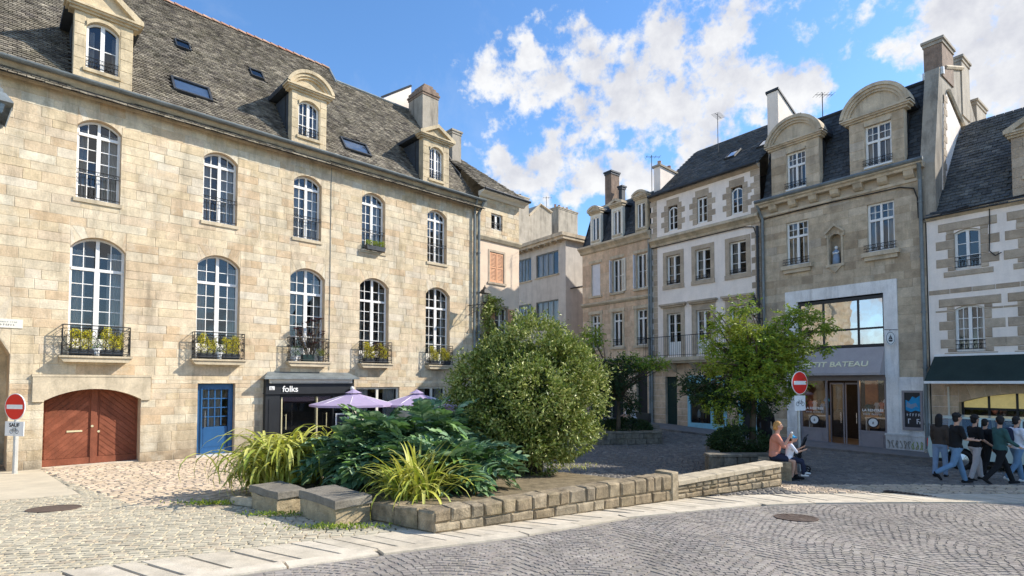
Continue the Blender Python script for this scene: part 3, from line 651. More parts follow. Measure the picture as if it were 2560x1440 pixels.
# windows
for i, c in enumerate(UC):
    window(E, c-.53, c+.53, 7.8, 9.93, 10.2, y=.22, cols=4, rows=5, top=1, tz=9.7, curtain=2)
    guard(E, c-.53, c+.53, 7.8, .85, .03, 9)
for i, c in enumerate(LC):
    window(E, c-.66, c+.66, 3.24, 6.35, 6.7, y=.24, cols=4, rows=5, top=2, tz=5.72, curtain=1, mul=.13, door=.45)
for c in UC: m = MB(); m.rn(.2); m.box(c-.58, c+.58, -.05, .05, 7.68, 7.79); m.build('window_sill', TRIM_L, E)
def balcony(E, xc, w, z, dep=.3, h=.85):
    m = MB(); m.rn(.3); x0, x1 = xc-w/2, xc+w/2
    m.prism([(x0+.08,z-.2),(x0+.03,z-.14),(x0,z-.1),(x0,z-.02),(x1,z-.02),(x1,z-.1),(x1-.03,z-.14),(x1-.08,z-.2)], -dep, .0)
    m.box(x0-.03, x1+.03, -dep-.04, 0, z-.075, z-.02)
    b = m.build('balcony', TRIM_L, E)
    m = MB(); m.rn(.5); a0, a1, y = x0+.04, x1-.04, -dep+.03; r = .013
    loop = [(a0,0,z+h),(a0,y,z+h),(a1,y,z+h),(a1,0,z+h)]
    m.tube(loop, .016, 6); m.tube([(p[0],p[1],z+.04) for p in loop], r, 5); m.tube([(p[0],p[1],z+h-.1) for p in loop], .009, 5)
    for x in (a0, a1):
        for yy in (0, y): m.tube([(x,yy,z-.02),(x,yy,z+h)], .014, 5)
    def panel(P0, P1):
        P0, P1 = V(P0), V(P1); n = max(2, round((P1-P0).length/.2)); d = (P1-P0)/n
        for i in range(n):
            c = P0+d*(i+.5); 
            for zz, rr in ((.62,.075),(.2,.09)):
                m.tube([c+d.normalized()*rr*math.cos(t)*(.85 if zz > .5 else 1)+V((0,0,z+zz+rr*math.sin(t))) for t in np.linspace(0,6.28,11)[:-1]], .008, 4, closed=True)
            for sgn in (-1, 1):
                m.tube([c+d.normalized()*(sgn*.075*math.sin(t*3.14)*1.1)+V((0,0,z+.3+.26*t)) for t in np.linspace(0,1,7)], .008, 4)
            if i: m.tube([P0+d*i+V((0,0,z+.04)), P0+d*i+V((0,0,z+h-.1))], .008, 4)
    panel((a0,y,0),(a1,y,0)); panel((a0,0,0),(a0,y,0)); panel((a1,y,0),(a1,0,0))
    m.build('railing', IRON, b); return b
BW = [1.66, 1.6, 1.56, 1.42, 1.35]
for c, w_ in zip(LC, BW): balcony(E, c, w_, 3.22)
# carriage gate
m = MB(); m.rn(.6); f = archf(gate['x0'], gate['x1'], gate['z1'], gate['zc']); n = 14; X = [gate['x0']+(gate['x1']-gate['x0'])*i/n for i in range(n+1)]
pts = [(-5.2,1.9),(-5.2,2.64),(-2.44,2.64),(-2.44,1.9),(gate['x1'],1.9)]+[(x, f(x)) for x in X[::-1]]+[(gate['x0'],1.9)]
for i in range(n): m.add([(X[i],-.07,f(X[i])),(X[i+1],-.07,f(X[i+1])),(X[i+1],-.07,2.6),(X[i],-.07,2.6),(X[i],.02,f(X[i])),(X[i+1],.02,f(X[i+1])),(X[i+1],.02,2.6),(X[i],.02,2.6)], [(0,1,2,3),(0,4,5,1),(3,2,6,7)])
m.box(-5.2, gate['x0'], -.07, .02, 1.9, 2.6); m.box(gate['x1'], -2.44, -.07, .02, 1.9, 2.6); m.box(-5.22,-2.42,-.085,.02,2.6,2.66)
m.build('gate_lintel', TRIM_L, E)
def clip(poly, nx, nz, c):
    out = []
    for i in range(len(poly)):
        p, q = poly[i], poly[(i+1) % len(poly)]; dp = p[0]*nx+p[1]*nz-c; dq = q[0]*nx+q[1]*nz-c
        if dp <= 0: out.append(p)
        if dp*dq < 0: t = dp/(dp-dq); out.append((p[0]+(q[0]-p[0])*t, p[1]+(q[1]-p[1])*t))
    return out
gy = .4; gm = L.pix(233, 1100, -gy)[0]
for sgn, (a, b) in ((1, (gate['x0'], gm-.075)), (-1, (gm+.075, gate['x1']))):
    m = MB(); m.rn(.5); XX = np.linspace(a, b, 8)
    outline = [(a,.05)]+[(b,.05)]+[(x, f(x)) for x in XX[::-1]]
    m.prism(outline, gy+.02, gy+.06); leaf = m.build('gate_leaf', REDWOOD, E)
    inner = clip(clip([(x, z) for x, z in outline], 0, -1, -.25), -1, 0, -(a+.06)); inner = clip(inner, 1, 0, b-.06)
    dx, dz = math.cos(R_(42)), math.sin(R_(42))*sgn; nx, nz = -dz, dx
    cs = [x*nx+z*nz for x, z in inner]; c0 = min(cs)
    while c0 < max(cs):
        pl = clip(clip(inner, nx, nz, c0+.118), -nx, -nz, -(c0+.006))
        if len(pl) >= 3:
            q = MB(); q.rn(); q.prism(pl, gy-.004, gy+.025); q.build('plank', REDWOOD, leaf)
        c0 += .124
    m = MB(); m.rn(.3); m.box(a, b, gy-.015, gy+.02, .05, .24); m.build('bottom_rail', REDWOOD, leaf)
m = MB(); m.rn(.6); m.box(gm-.075, gm+.075, gy-.03, gy+.02, .05, f(gm)); m.build('meeting_stile', REDWOOD, E)
m = MB(); m.box(gate['x0']-.02, gate['x1']+.02, .1, .5, .0, .045); m.build('threshold', BAND, E)
bx = L.pix(186, 1078, -gy); m = MB(); m.rn(.5); m.box(bx[0]-.18, bx[0]+.18, gy-.02, gy, bx[1]-.025, bx[1]+.025); m.build('letter_slot', GOLD, E)
for p in ((230,1065),(246,1078)):
    q = L.pix(*p, -gy); m = MB(); m.lathe([(.0,0),(.035,.0),(.035,.01),(.0,.012)], 8); o_ = m.build('lock', GOLD, E); o_.rotation_euler = (R_(90),0,0); o_.location = (q[0], gy-.035, q[1])
# left hand passage
m = MB(); m.rn(.2); m.quad((-9.3,2.1,0),(-5.6,2.1,0),(-5.6,2.1,4.6),(-9.3,2.1,4.6)); m.build('passage_back', STONE_L, E)
# blue door
bd = window(E, -1.1, 0, .06, 2.38, None, y=.2, cols=4, rows=4, mat=BLUEWOOD, curtain=2, double=False, door=.75, fw=.14, name='blue_door', bar=.035)
m = MB(); m.rn(.5); m.box(-.86,-.84,.13,.165,.95,1.5); m.box(-.86,-.84,.15,.19,.97,1.0); m.box(-.86,-.84,.15,.19,1.45,1.48); m.build('handle', CHROME, bd)
m = MB(); m.rn(.5); m.box(-.98,-.94,.13,.22,.1,2.3); m.build('hinge_stile', BLUEWOOD, bd)
m = MB(); m.box(-1.14, .04, -.06, .2, -.02, .055); m.build('door_step', WPAINT, E)
# plaque and street sign
p0 = L.pix(0, 797, .03); p1 = L.pix(57, 820, .03)
# shop front of the cafe
m = MB(); m.rn(.4); x0, x1 = .95, 4.3
m.box(x0, x0+.5, -.22, .05, .0, 2.06); m.box(x0, x1, -.24, .05, 2.06, 2.56); m.box(x1-.12, x1, -.22, .05, 0, 2.06); m.box(x0-.02, x1+.02, -.27, .05, 2.02, 2.07)
m.box(x0+.5, x1-.12, -.06, .04, 1.9, 2.02); m.box(x0+.5, x0+.6, -.1, .04, 0, 1.9)
shop = m.build('shop_front', BLACKW, E); shop['label'] = 'black wooden cafe front with zinc canopy'
m = MB(); m.rn(.5); m.add([(x0-.12,-.45,2.62),(x1+.12,-.45,2.62),(x1-.15,0,2.82),(x0+.15,0,2.82),(x0-.12,-.45,2.55),(x1+.12,-.45,2.55),(x1+.12,0,2.55),(x0-.12,0,2.55)], [(0,1,2,3),(4,5,1,0),(5,6,2,1),(7,4,0,3),(4,7,6,5)]); m.build('zinc_canopy', ZINC, shop)
m = MB(); m.rn(.3); m.box(x0+.15, x1-.18, -.33, -.24, 2.45, 2.545); m.box(x0+.1, x0+.16, -.35, -.24, 2.41, 2.55); m.box(x1-.2, x1-.14, -.35, -.24, 2.41, 2.55); m.build('awning_cassette', CREAMW, shop)
m = MB(); m.rn(.3); m.box(x0+.12, x1-.15, -.32, -.29, 2.405, 2.435); m.build('awning_bar', CREAMW, shop)
text('folks', .30, LETW, shop, 'lettering', .012, (L.pix(726,966,.26)[0],-.262,2.19), (R_(90),0,0), bold=.004)
ex = L.pix(680, 965, .25)[0]; m = MB(); m.rn(.5); m.box(ex-.09,ex+.09,-.258,-.245,2.17,2.3); m.build('small_emblem', SIGNW, shop)
for i in range(3): m = MB(); m.box(ex-.07,ex+.05-.03*i,-.262,-.259,2.19+i*.035,2.203+i*.035); m.build('emblem_line', LETD, shop)
m = MB(); m.ball((4.16,-.36,2.2), .085); m.build('globe_lamp', GLOBE, shop, True)
m = MB(); m.box(1.06,1.38,-.235,-.221,.25,1.85); m.build('door_panel', BLACKW, shop)
for xx in (1.55, 2.86, 3.5): m = MB(); m.box(xx-.022, xx+.022, -.14, -.05, 0, 1.9); m.build('glazing_post', GOLD if xx < 3 else BLACKW, shop)
for a, b in ((1.58,2.83),(2.89,3.47),(3.53,4.17)): m = MB(); m.quad((a,-.04,.15),(b,-.04,.15),(b,-.04,1.9),(a,-.04,1.9)); m.build('pane', GLASS, shop)
m = MB(); m.rn(.5); m.box(1.58,4.17,-.06,.0,0,.15); m.build('kick_plate', BLACKW, shop)
for xx in (1.42, 1.68, 3.2): m = MB(); m.tube([(xx,-.2,.75),(xx,-.2,1.3)], .016, 6); m.tube([(xx,-.2,.8),(xx,-.1,.8)], .012, 6); m.tube([(xx,-.2,1.25),(xx,-.1,1.25)], .012, 6); m.build('pull_handle', GOLD, shop)
m = MB(); m.rn(.5); m.box(3.58,4.12,-.18,-.15,.5,1.25); mb = m.build('menu_board', WHITE, shop)
m = MB(); m.rn(.5); m.quad((3.63,-.182,.55),(4.07,-.182,.55),(4.07,-.182,1.2),(3.63,-.182,1.2)); m.build('menu_sheet', ZINC_D, shop)
m = MB(); m.quad((1.0,1.6,0),(4.25,1.6,0),(4.25,1.6,2.3),(1.0,1.6,2.3)); m.build('cafe_back_wall', WARM, shop)
for o in gfw: window(E, o['x0'], o['x1'], o['z0'], o['z1'], None, y=.12, cols=2, rows=1, mat=CREAMW, curtain=2, fw=.06)
# drain pipes
def pipe(E, x, z0, z1, y=-.12, r=.055, name='drain_pipe', mat=ZINC, hop=None):
    m = MB(); m.rn(.5); m.tube([(x,y,z0),(x,y,z1)], r, 8)
    for z in np.arange(z0+1, z1, 1.9): m.tube([(x,y,z),(x,y,z+.06)], r*1.3, 8)
    if hop: m.tube([(x,y,z1),(x+hop[0],hop[1],z1+hop[2])], r, 8)
    return m.build(name, mat, E)
pipe(E, 10.52, .0, 10.6, hop=(-.1,-.42,.45)); pipe(E, 10.78, .0, 10.55, r=.07, y=-.12, hop=(.1,-.38,.5))
m = MB(); m.tube([(3.36,-.025,10.75),(3.36,-.025,3.1),(3.36,-.025,2.9)], .011, 4); m.build('wall_cable', ZINC, E)
# chimneys of the townhouse
def chimney(E, x0, x1, y0, y1, z0, z1, mat, cap=None, pots=0, name='chimney', capm=None, seed=0, potm=None):
    m = MB(); m.rn(.5); m.box(x0,x1,y0,y1,z0,z1); c = m.build(name, mat, E)
    m = MB(); m.rn(.5); m.box(x0-.07,x1+.07,y0-.07,y1+.07,z1,z1+.09); m.box(x0-.03,x1+.03,y0-.03,y1+.03,z1-.12,z1); m.build('chimney_cap', capm or mat, c)
    for i in range(pots):
        t = (i+.5)/pots; lx = (x1-x0) > (y1-y0); px_ = x0+(x1-x0)*t if lx else (x0+x1)/2; py_ = y0+(y1-y0)*t if not lx else (y0+y1)/2
        m = MB(); m.rn(); m.lathe([(.11,0),(.09,.2),(.09,.3+.06*(i % 2)),(.12,.34+.06*(i % 2)),(.07,.35+.06*(i % 2))], 8, (px_,py_,z1+.09)); m.build('chimney_pot', potm or RIDGE, c)
    return c
def fit_chimney(F_, pxl, pxc, pxr, ytop, ybot, d, E, **k):
    """box chimney with its near corner at pxc on the plane d in front of the wall"""
    xc, z1 = F_.pix(pxc, ytop, d); xr = F_.pix(pxr, ytop, d)[0]; z0 = F_.pix(pxc, ybot, d)[1]
    r = ray(pxl, ytop); A = (F_.O+F_.u*xc); k_ = (A.y*r.x-A.x*r.y)/(F_.b.x*r.y-F_.b.y*r.x)    # back edge: corner column pushed inwards until it meets pxl
    return (xc, xr, -d, k_, z0, z1)
xc, xr, ya, yb, z0, z1 = fit_chimney(L, 1022, 1057, 1096, 228, 335, -3.2, E)
chimney(E, xc, xr, ya, max(yb, ya+.6), 13.0, z1, REND_O, pots=0, capm=BRICKC, name='chimney')
m = MB(); m.rn(.5)
for k in range(3): m.box(xc-.02+.12*k, xr+.02-.12*k, ya-.02+.1*k, max(yb,ya+.6)-.1*k, z1+.09+.16*k, z1+.25+.16*k)
m.build('chimney_crown', BRICKC, E)
wx0, wz0 = L.pix(958, 246, -5.2); wx1, wz1 = L.pix(1028, 216, -5.2)
m = MB(); m.rn(.3); m.prism([(wx0,wz0-1.2),(wx0,wz0),(wx1,wz1),(wx1,wz0-2)], 5.2, 5.5); m.build('parapet', REND_C, E)
m = MB(); m.tube([(wx0-.1,5.2,wz0+.02),(wx1,5.2,wz1+.04)], .06, 5); m.build('parapet_flashing', ZINC_D, E)
xa, za = L.pix(1131, 326, -2.2); xb, _ = L.pix(1153, 326, -2.2)
chimney(E, xa, xb, 2.2, 3.6, 11.5, za, REND_O, name='chimney')
m = MB(); m.rn(.3)
for yy in (1.4, 1.0): m.prismx([(yy,12.0),(yy-.0,12.7),(3.0,14.7),(3.2,12)], 10.5, 10.55)
m.build('gable_flashing', ZINC_D, E)
# ================================================================ peach house
P = Fac('peach_house', OL, UL, 0, 0, 'narrow peach rendered house with orange shutters beside the golden townhouse', 'building'); EP = P.e
opsP = [op(11.68,12.42,9.98,10.78,None,.18), op(11.58,12.52,7.35,8.85,None,.15), op(11.9,12.75,4.3,6.15,None,.2), op(11.4,12.6,.1,2.6,None,.25)]
wall(EP, 10.9, 13.6, -.1, 9.35, opsP[1:], REND_P, QUOIN); wall(EP, 10.9, 13.6, 9.35, 11.5, opsP[:1], MORT_L, REV_L)
stonework(EP, 10.9, 13.6, 9.6, 11.5, opsP[:1], STONE_L, (.2,.28), (.3,.6), 80)
cornice(EP, 10.85, 13.68, [(0,9.35),(-.07,9.35),(-.15,9.5),(-.15,9.58),(0,9.6)], TRIM_L)
cornice(EP, 10.85, 13.9, [(0,11.45),(-.1,11.45),(-.2,11.55),(-.45,11.62),(-.45,11.68),(0,11.68)], CREAMW)
m = MB(); m.tube([(10.85,-.5,11.7),(13.95,-.5,11.7)], .06, 6); m.build('gutter', ZINC_D, EP)
window(EP, 11.68,12.42,9.98,10.78,None,y=.12,cols=2,rows=2,curtain=1); guard(EP, 11.68,12.42,10.0,.35,.02,7)
for o in opsP[1:3]:
    m = MB(); m.rn(.3); w0 = .1; m.box(o['x0']-w0,o['x0'],-.02,.0,o['z0']-w0,o['z1']+w0); m.box(o['x1'],o['x1']+w0,-.02,.0,o['z0']-w0,o['z1']+w0); m.box(o['x0'],o['x1'],-.02,.0,o['z1'],o['z1']+w0); m.box(o['x0']-.14,o['x1']+.14,-.06,.0,o['z0']-w0,o['z0']); m.build('window_surround', QUOIN, EP)
def shutter(E, x0, x1, z0, z1, y, mat, ang=0, hinge='l', slats=True):
    w_ = x1-x0; m = MB(); m.rn(.5); m.box(0,.06,-.02,.02,0,z1-z0); m.box(w_-.06,w_,-.02,.02,0,z1-z0)
    for z in (0, (z1-z0)*.5-.04, z1-z0-.08): m.box(.06,w_-.06,-.018,.018,z,z+.08)
    o = m.build('shutter', mat, E)
    s = MB(); nsl = int((z1-z0)/.07)
    for k in range(nsl):
        z = .09+k*(z1-z0-.16)/nsl; s.rn(); s.add([(.06,-.014,z),(w_-.06,-.014,z),(w_-.06,.012,z+.05),(.06,.012,z+.05)], [(0,1,2,3)])
    tag(s.build('louvre', mat, o), kind='stuff')
    o.location = (x0, y, z0); o.rotation_euler = (0,0,ang); return o
shutter(EP, 11.6, 12.04, 7.37, 8.83, .03, SHUT_O); shutter(EP, 12.06, 12.5, 7.37, 8.83, .03, SHUT_O)
window(EP, 11.9,12.75,4.3,6.15,None,y=.15,cols=2,rows=3,curtain=1,mat=CREAMW); shutter(EP, 12.78, 13.22, 4.32, 6.1, -.05, SHUT_O); shutter(EP, 11.42, 11.86, 4.32, 6.1, -.05, SHUT_O)
m = MB(); m.box(11.4,12.6,.2,.24,.1,2.6); m.build('door', REDWOOD, EP)
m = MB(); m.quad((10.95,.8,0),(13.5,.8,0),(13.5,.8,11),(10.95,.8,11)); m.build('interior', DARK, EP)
m = MB(); m.rn(.4); m.box(13.56,13.6,0.002,5.5,-.1,11.4); m.build('side_wall', REND_P, EP)
slates(EP, [(10.85,-.5,11.66),(14.0,-.5,11.66),(11.9,3.1,14.6),(10.6,3.1,14.6)], ROOF_L, .24, .14, near=(11,-.4,11.6), cap=120)
m = MB(); m.poly([(14.0,-.5,11.66),(14.0,6.,11.66),(11.9,3.1,14.6)]); m.build('hip_roof', ROOF_L, EP)
# wall lantern builder
def lantern(name, loc, label, group, s=1., mat=IRON):
    t = empty(name, loc, 0, label, 'lantern', group)
    m = MB(); m.rn(.5)
    for a in range(4):
        c, s_ = math.cos(a*1.571+.785), math.sin(a*1.571+.785); m.tube([(.11*s*c,.11*s*s_,.0),(.2*s*c,.2*s*s_,.42*s)], .012*s, 4)
    m.lathe([(.03*s,-.1*s),(.06*s,-.05*s),(.115*s,0),(.02*s,.012*s)], 4); fr = m.build('frame', mat, t)
    m = MB(); m.rn(.5); m.lathe([(.30*s,.42*s),(.29*s,.45*s),(.14*s,.62*s),(.09*s,.64*s),(.09*s,.70*s),(.03*s,.74*s),(.02*s,.82*s)], 4); cp = m.build('cap', mat, t)
    m = MB()
    for a in range(4):
        c, s_ = math.cos(a*1.571+.785), math.sin(a*1.571+.785); c2, s2 = math.cos(a*1.571+2.356), math.sin(a*1.571+2.356)
        m.quad((.105*s*c,.105*s*s_,.01),(.105*s*c2,.105*s*s2,.01),(.19*s*c2,.19*s*s2,.41*s),(.19*s*c,.19*s*s_,.41*s))
    m.build('glass', GLASS, t); return t
def bracket(t, frm, to, mat=IRON):
    m = MB(); m.rn(.5); a, b = V(frm), V(to); m.tube([a, b], .02, 6); m.tube([a+V((0,0,-.45)), a+(b-a)*.45+V((0,0,-.3)), a+(b-a)*.85+V((0,0,-.02))], .013, 6)
    c = a+(b-a)*.35+V((0,0,-.16)); d = (b-a).normalized(); m.tube([c+d*.1*math.cos(q)+V((0,0,.1*math.sin(q))) for q in np.linspace(0,5.6,12)], .01, 5)
    return m.build('bracket', mat, t)
wl = L.W(10.55,-.95,5.25+0.0)
_q = L.pix(1212, 755, .95); wl = L.W(_q[0], -.95, _q[1])
t = lantern('wall_lantern', wl, 'black wall lantern on an iron arm beside the drain pipe of the golden townhouse', 'black street lanterns on wall brackets', .95)
bw = V((_q[0], -.03, _q[1]-.1)); dd = L.W(bw.x-.25, -.03, bw.z)-wl; bracket(t, dd, (0,0,-.1))
_q = L.pix(2, 262, .9); wl2 = L.W(_q[0]-.05, -.9, _q[1]-.55)
t = lantern('wall_lantern', wl2, 'grey topped lantern cut by the left edge of the picture, high on the golden facade', 'black street lanterns on wall brackets', 1.35, ZINC)
bracket(t, L.W(_q[0]-.4, -.02, _q[1]-.7)-wl2, (0,0,-.1))
# plaque with two lines of lettering
pc = ((p0[0]+p1[0])/2, (p0[1]+p1[1])/2); pw = p1[0]-p0[0]+.12
t = empty('street_name_plate', L.W(pc[0]-.06, -.02, pc[1]), math.atan2(UL[1], UL[0]), 'small cream street name plate with two dark lines on the golden wall, far left', 'sign')
m = MB(); m.rn(.5); m.box(-pw/2,pw/2,-.012,0,-.12,.12); m.build('plate', CREAMW, t)
marks('lettering', -pw*.4, pw*.3, .02, .035, -.013, ZINC, t, 3); marks('lettering', -pw*.36, pw*.3, -.065, .05, -.013, ZINC_D, t, 5)
# ================================================================ right hand row
OR = atY(2220, 1130, 19.7); UR = (1060, -1380)
def rebase(F_, a0, z=0):
    for c in F_.e.children: c.location.x -= a0
    F_.e.location = F_.e.location+F_.u*a0
B = Fac('mansard_house', OR, UR, 0, 0, 'grey granite house with two big curved dormers and a white framed clothes shop below', 'building'); EB = B.e
x0B, x1B = -4.5, 1.28
opsB = [op(-3.43,-2.56,7.15,8.95,None,.18), op(-.47,.39,7.15,8.95,None,.18), op(-3.5,.4,.0,6.05,None,.12), op(-1.8,-1.36,6.95,7.9,8.12,.25)]
base = op(.4, 1.3, -.1, 2.62)
wall(EB, x0B, x1B, -.1, 9.9, opsB, MORT_G, TRIM_G)
stonework(EB, x0B, x1B, -.1, 9.45, opsB+[base], STONE_G, (.28,.36), (.4,.8), 300, near=(.5,5))
cornice(EB, x0B-.02, x1B+.02, [(0,9.4),(-.06,9.4),(-.06,9.5),(-.02,9.52),(0,9.52)], TRIM_G)
for i in range(7):
    x = x0B+.45+i*.8; m = MB(); m.rn(); m.prismx([(0,9.52),(-.1,9.54),(-.2,9.62),(-.26,9.78),(0,9.78)], x, x+.3); m.build('modillion', TRIM_G, EB)
cornice(EB, x0B-.05, x1B+.06, [(0,9.78),(-.28,9.78),(-.32,9.86),(-.4,9.9),(-.4,9.98),(0,9.98)], TRIM_G)
m = MB(); m.tube([(x0B-.05,-.42,10.02),(x1B+.1,-.42,10.02)], .07, 6); m.build('gutter', ZINC, EB)
def cable(E, pts, r=.022): m = MB(); m.tube(pts, r, 5); return m.build('cable', IRON, E)
cable(EB, [(x0B,-.05,9.33),(-2,-.06,9.36),(.6,-.06,9.3),(1.0,-.06,9.15),(1.1,-.06,8.8),(1.12,-.06,8.1),(1.2,-.06,8.0),(1.6,-.12,8.05),(2.5,-.14,8.15)])
for c in (-3.0, -.04):
    window(EB, c-.43, c+.43, 7.17, 8.95, None, y=.12, cols=4, rows=1, top=2, tz=8.3, curtain=2, mul=.09)
    m = MB(); m.rn(.3); m.box(c-.6,c+.6,-.2,0,7.0,7.15); m.box(c-.52,c+.52,-.13,0,6.86,7.0); m.build('window_sill', TRIM_G, EB)
    m = MB(); m.box(c-.43,c+.43,-.02,.1,7.15,7.2); m.build('white_sill', WHITE, EB)
    guard(EB, c-.52, c+.52, 7.12, .3, -.16, 10)
# niche with statue
m = MB(); m.rn(.3)
m.box(-1.86,-1.8,-.06,0,6.95,8.1); m.box(-1.36,-1.3,-.06,0,6.95,8.1); m.box(-1.9,-1.26,-.1,0,6.85,6.95); m.prism([(-1.92,8.12),(-1.58,8.42),(-1.24,8.12),(-1.24,8.2),(-1.58,8.52),(-1.92,8.2)], -.12, 0)
m.prism([(-1.8,6.85),(-1.58,6.62),(-1.36,6.85)], -.08, 0); m.box(-1.92,-1.86,-.09,-.0,8.0,8.12); m.box(-1.3,-1.24,-.09,0,8.0,8.12)
m.build('niche_frame', TRIM_G, EB)
m = MB(); m.quad((-1.8,.25,6.9),(-1.36,.25,6.9),(-1.36,.25,8.2),(-1.8,.25,8.2)); m.build('niche_back', STONE_G, EB)
st = empty('statue', B.W(-1.58, .08, 6.96), math.atan2(UR[1],UR[0]), 'small pale blue statue of a robed figure in the wall niche between two windows', 'statue')
m = MB(); m.lathe([(.14,0),(.13,.2),(.10,.4),(.11,.5),(.05,.56),(.035,.58)], 10); m.build('robe', 'grey_blue_jeans', st, True); m = MB(); m.ball((0,0,.64), .065); m.build('head', SIGNW, st, True)
m = MB(); m.tube([(-.1,-.03,.48),(-.07,-.1,.4),(0,-.12,.42)], .03, 6); m.tube([(.1,-.03,.48),(.07,-.1,.4),(0,-.12,.42)], .03, 6); m.build('arm', SIGNW, st, True)
# white shop frame
m = MB(); m.rn(.4); m.box(-3.5,.42,-.08,.0,5.65,6.1); m.box(-.0,.42,-.08,.0,2.62,5.65); m.box(.02,.4,-.08,.0,.0,2.62); m.box(-3.5,-3.02,-.08,0,.0,5.65); m.box(.4,1.26,-.06,0,.62,2.62)
m.box(-.02,1.27,-.12,0,.0,.62) ; m.box(-.04,1.28,-.15,0,.58,.64); m.box(-3.5,-3.02,-.12,0,0,.62)
fr = m.build('white_frame', WPAINT, EB)
m = MB(); m.rn(.4); zt0, zt1 = 3.74, 5.6
m.box(-3.0,0,-.02,.05,zt1-.12,zt1); m.box(-3.0,0,-.02,.05,zt0,zt0+.1)
for x in (-2.98,-2.1,-.88,-.05): m.box(x,x+.06,-.015,.05,zt0,zt1)
m.box(-3.0,0,-.016,.05,4.38,4.45); wn = m.build('strip_window', BLACKW, EB)
for a, b in ((-2.92,-2.1),(-2.04,-.88),(-.82,-.05)):
    for c, d in ((zt0+.1,4.38),(4.45,zt1-.12)): m = MB(); m.quad((a,.02,c),(b,.02,c),(b,.02,d),(a,.02,d)); m.build('pane', GLASS_R, wn)
m = MB(); m.rn(.5); m.add([(-3.0,-.08,3.72),(.0,-.08,3.72),(.0,-.55,2.78),(-3.0,-.55,2.78),(-3.0,-.55,2.7),(0,-.55,2.7),(0,0,2.7),(-3,0,2.7)], [(0,1,2,3),(3,2,5,4),(4,5,6,7),(1,6,5,2),(0,3,4,7)])
aw = m.build('shop_awning', AWN_Y, EB)
ang = math.atan2(.94, .47)
text('PETIT BATEAU', .3, CREAML, aw, 'lettering', .012, (-1.55,-.405,3.1), (ang,0,0), bold=.004, sx=1.18)
# shop window bay
m = MB(); m.rn(.5); sy = .05
for x in (-3.0,-2.06,-.93,-.06): m.box(x,x+.06,sy-.05,sy+.05,0,2.7)
m.box(-3.0,0,sy-.04,sy+.04,2.5,2.7); m.box(-2.94,-2.06,sy-.03,sy+.03,0,.62); m.box(-.87,-.06,sy-.03,sy+.03,0,.62); m.box(-3.0,-2.0,sy-.045,sy+.045,.62,.68); m.box(-.93,-.06,sy-.045,sy+.045,.62,.68)
for a in (-2.88,-.81): m.box(a,a+.68,sy-.045,sy-.03,.1,.52)
sh = m.build('shop_window', GREYP, EB)
for a, b in ((-2.94,-2.06),(-.87,-.06)): m = MB(); m.quad((a,sy,.68),(b,sy,.68),(b,sy,2.5),(a,sy,2.5)); m.build('pane', GLASS, sh)
for a, b, an in ((-2.0,-1.5,.0),(-1.46,-.96,.0)):
    m = MB(); m.box(a,a+.04,sy+.2,sy+.24,.02,2.4); m.box(b-.04,b,sy+.2,sy+.24,.02,2.4); m.box(a,b,sy+.2,sy+.24,2.36,2.42); m.box(a,b,sy+.2,sy+.24,.0,.1)
    d_ = m.build('glass_door', GREYP, sh); m = MB(); m.quad((a+.04,sy+.22,.1),(b-.04,sy+.22,.1),(b-.04,sy+.22,2.36),(a+.04,sy+.22,2.36)); 
    if a < -1.9: m.build('door_pane', GLASS, sh)
    m = MB(); m.tube([(b-.1,sy+.16,.9),(b-.1,sy+.16,1.3)], .012, 5); m.build('handle', CHROME, sh)
for a in (-2.5, -.46):
    text('LA RENTRÉE', .125, LETW, sh, 'lettering', .002, (a,sy-.012,1.42), (R_(90),0,0), bold=.003); marks('lettering', a-.3, a+.28, 1.25, .06, sy-.01, LETW, sh, 7, .2)
    m = MB(); m.rn(.5)
    m.tube([(a+.17*math.cos(t),sy-.012,.98+.17*math.sin(t)) for t in np.linspace(0,6.28,21)[:-1]], .022, 5, closed=True); m.build('ring_emblem', LETD, sh)
    m = MB(); m.add([(a+.15*math.cos(t),sy-.01,.98+.15*math.sin(t)) for t in np.linspace(0,6.28,21)[:-1]], [tuple(range(20))]); m.build('emblem_disc', SIGNW, sh)
    m = MB(); m.prism([(a-.035,.95),(a+.035,.95),(a+.02,.93),(a-.02,.93)], sy-.02, sy-.014); m.prism([(a-.025,.965),(a+.003,1.03),(a+.003,.965)], sy-.02, sy-.014); m.prism([(a+.01,.965),(a+.01,1.02),(a+.03,.965)], sy-.02, sy-.014); m.build('boat_emblem', LETD, sh)
m = MB(); m.rn(.5); m.quad((-3.0,2.6,0),(0,2.6,0),(0,2.6,2.7),(-3,2.6,2.7)); m.build('shop_back_wall', DARK, EB)
m = MB(); m.rn(.5); m.box(-1.55,-1.1,2.4,2.5,.6,2.7); m.build('orange_panel', WARM, EB)
m = MB(); m.rn(.5); m.quad((-3.0,-.0,0.01),(0,0,0.01),(0,2.6,.01),(-3,2.6,.01)); m.build('shop_floor', DARK, EB)
m = MB(); m.rn(.5); m.quad((-3.0,.1,2.7),(0,.1,2.7),(0,2.6,2.7),(-3,2.6,2.7)); m.build('shop_ceiling', DARK, EB)
random.seed(11)
clothes = ['salmon_cloth','white_cloth','navy_cloth','grey_blue_jeans','blue_cloth','teal_cloth','brown_cloth','pale_trousers']
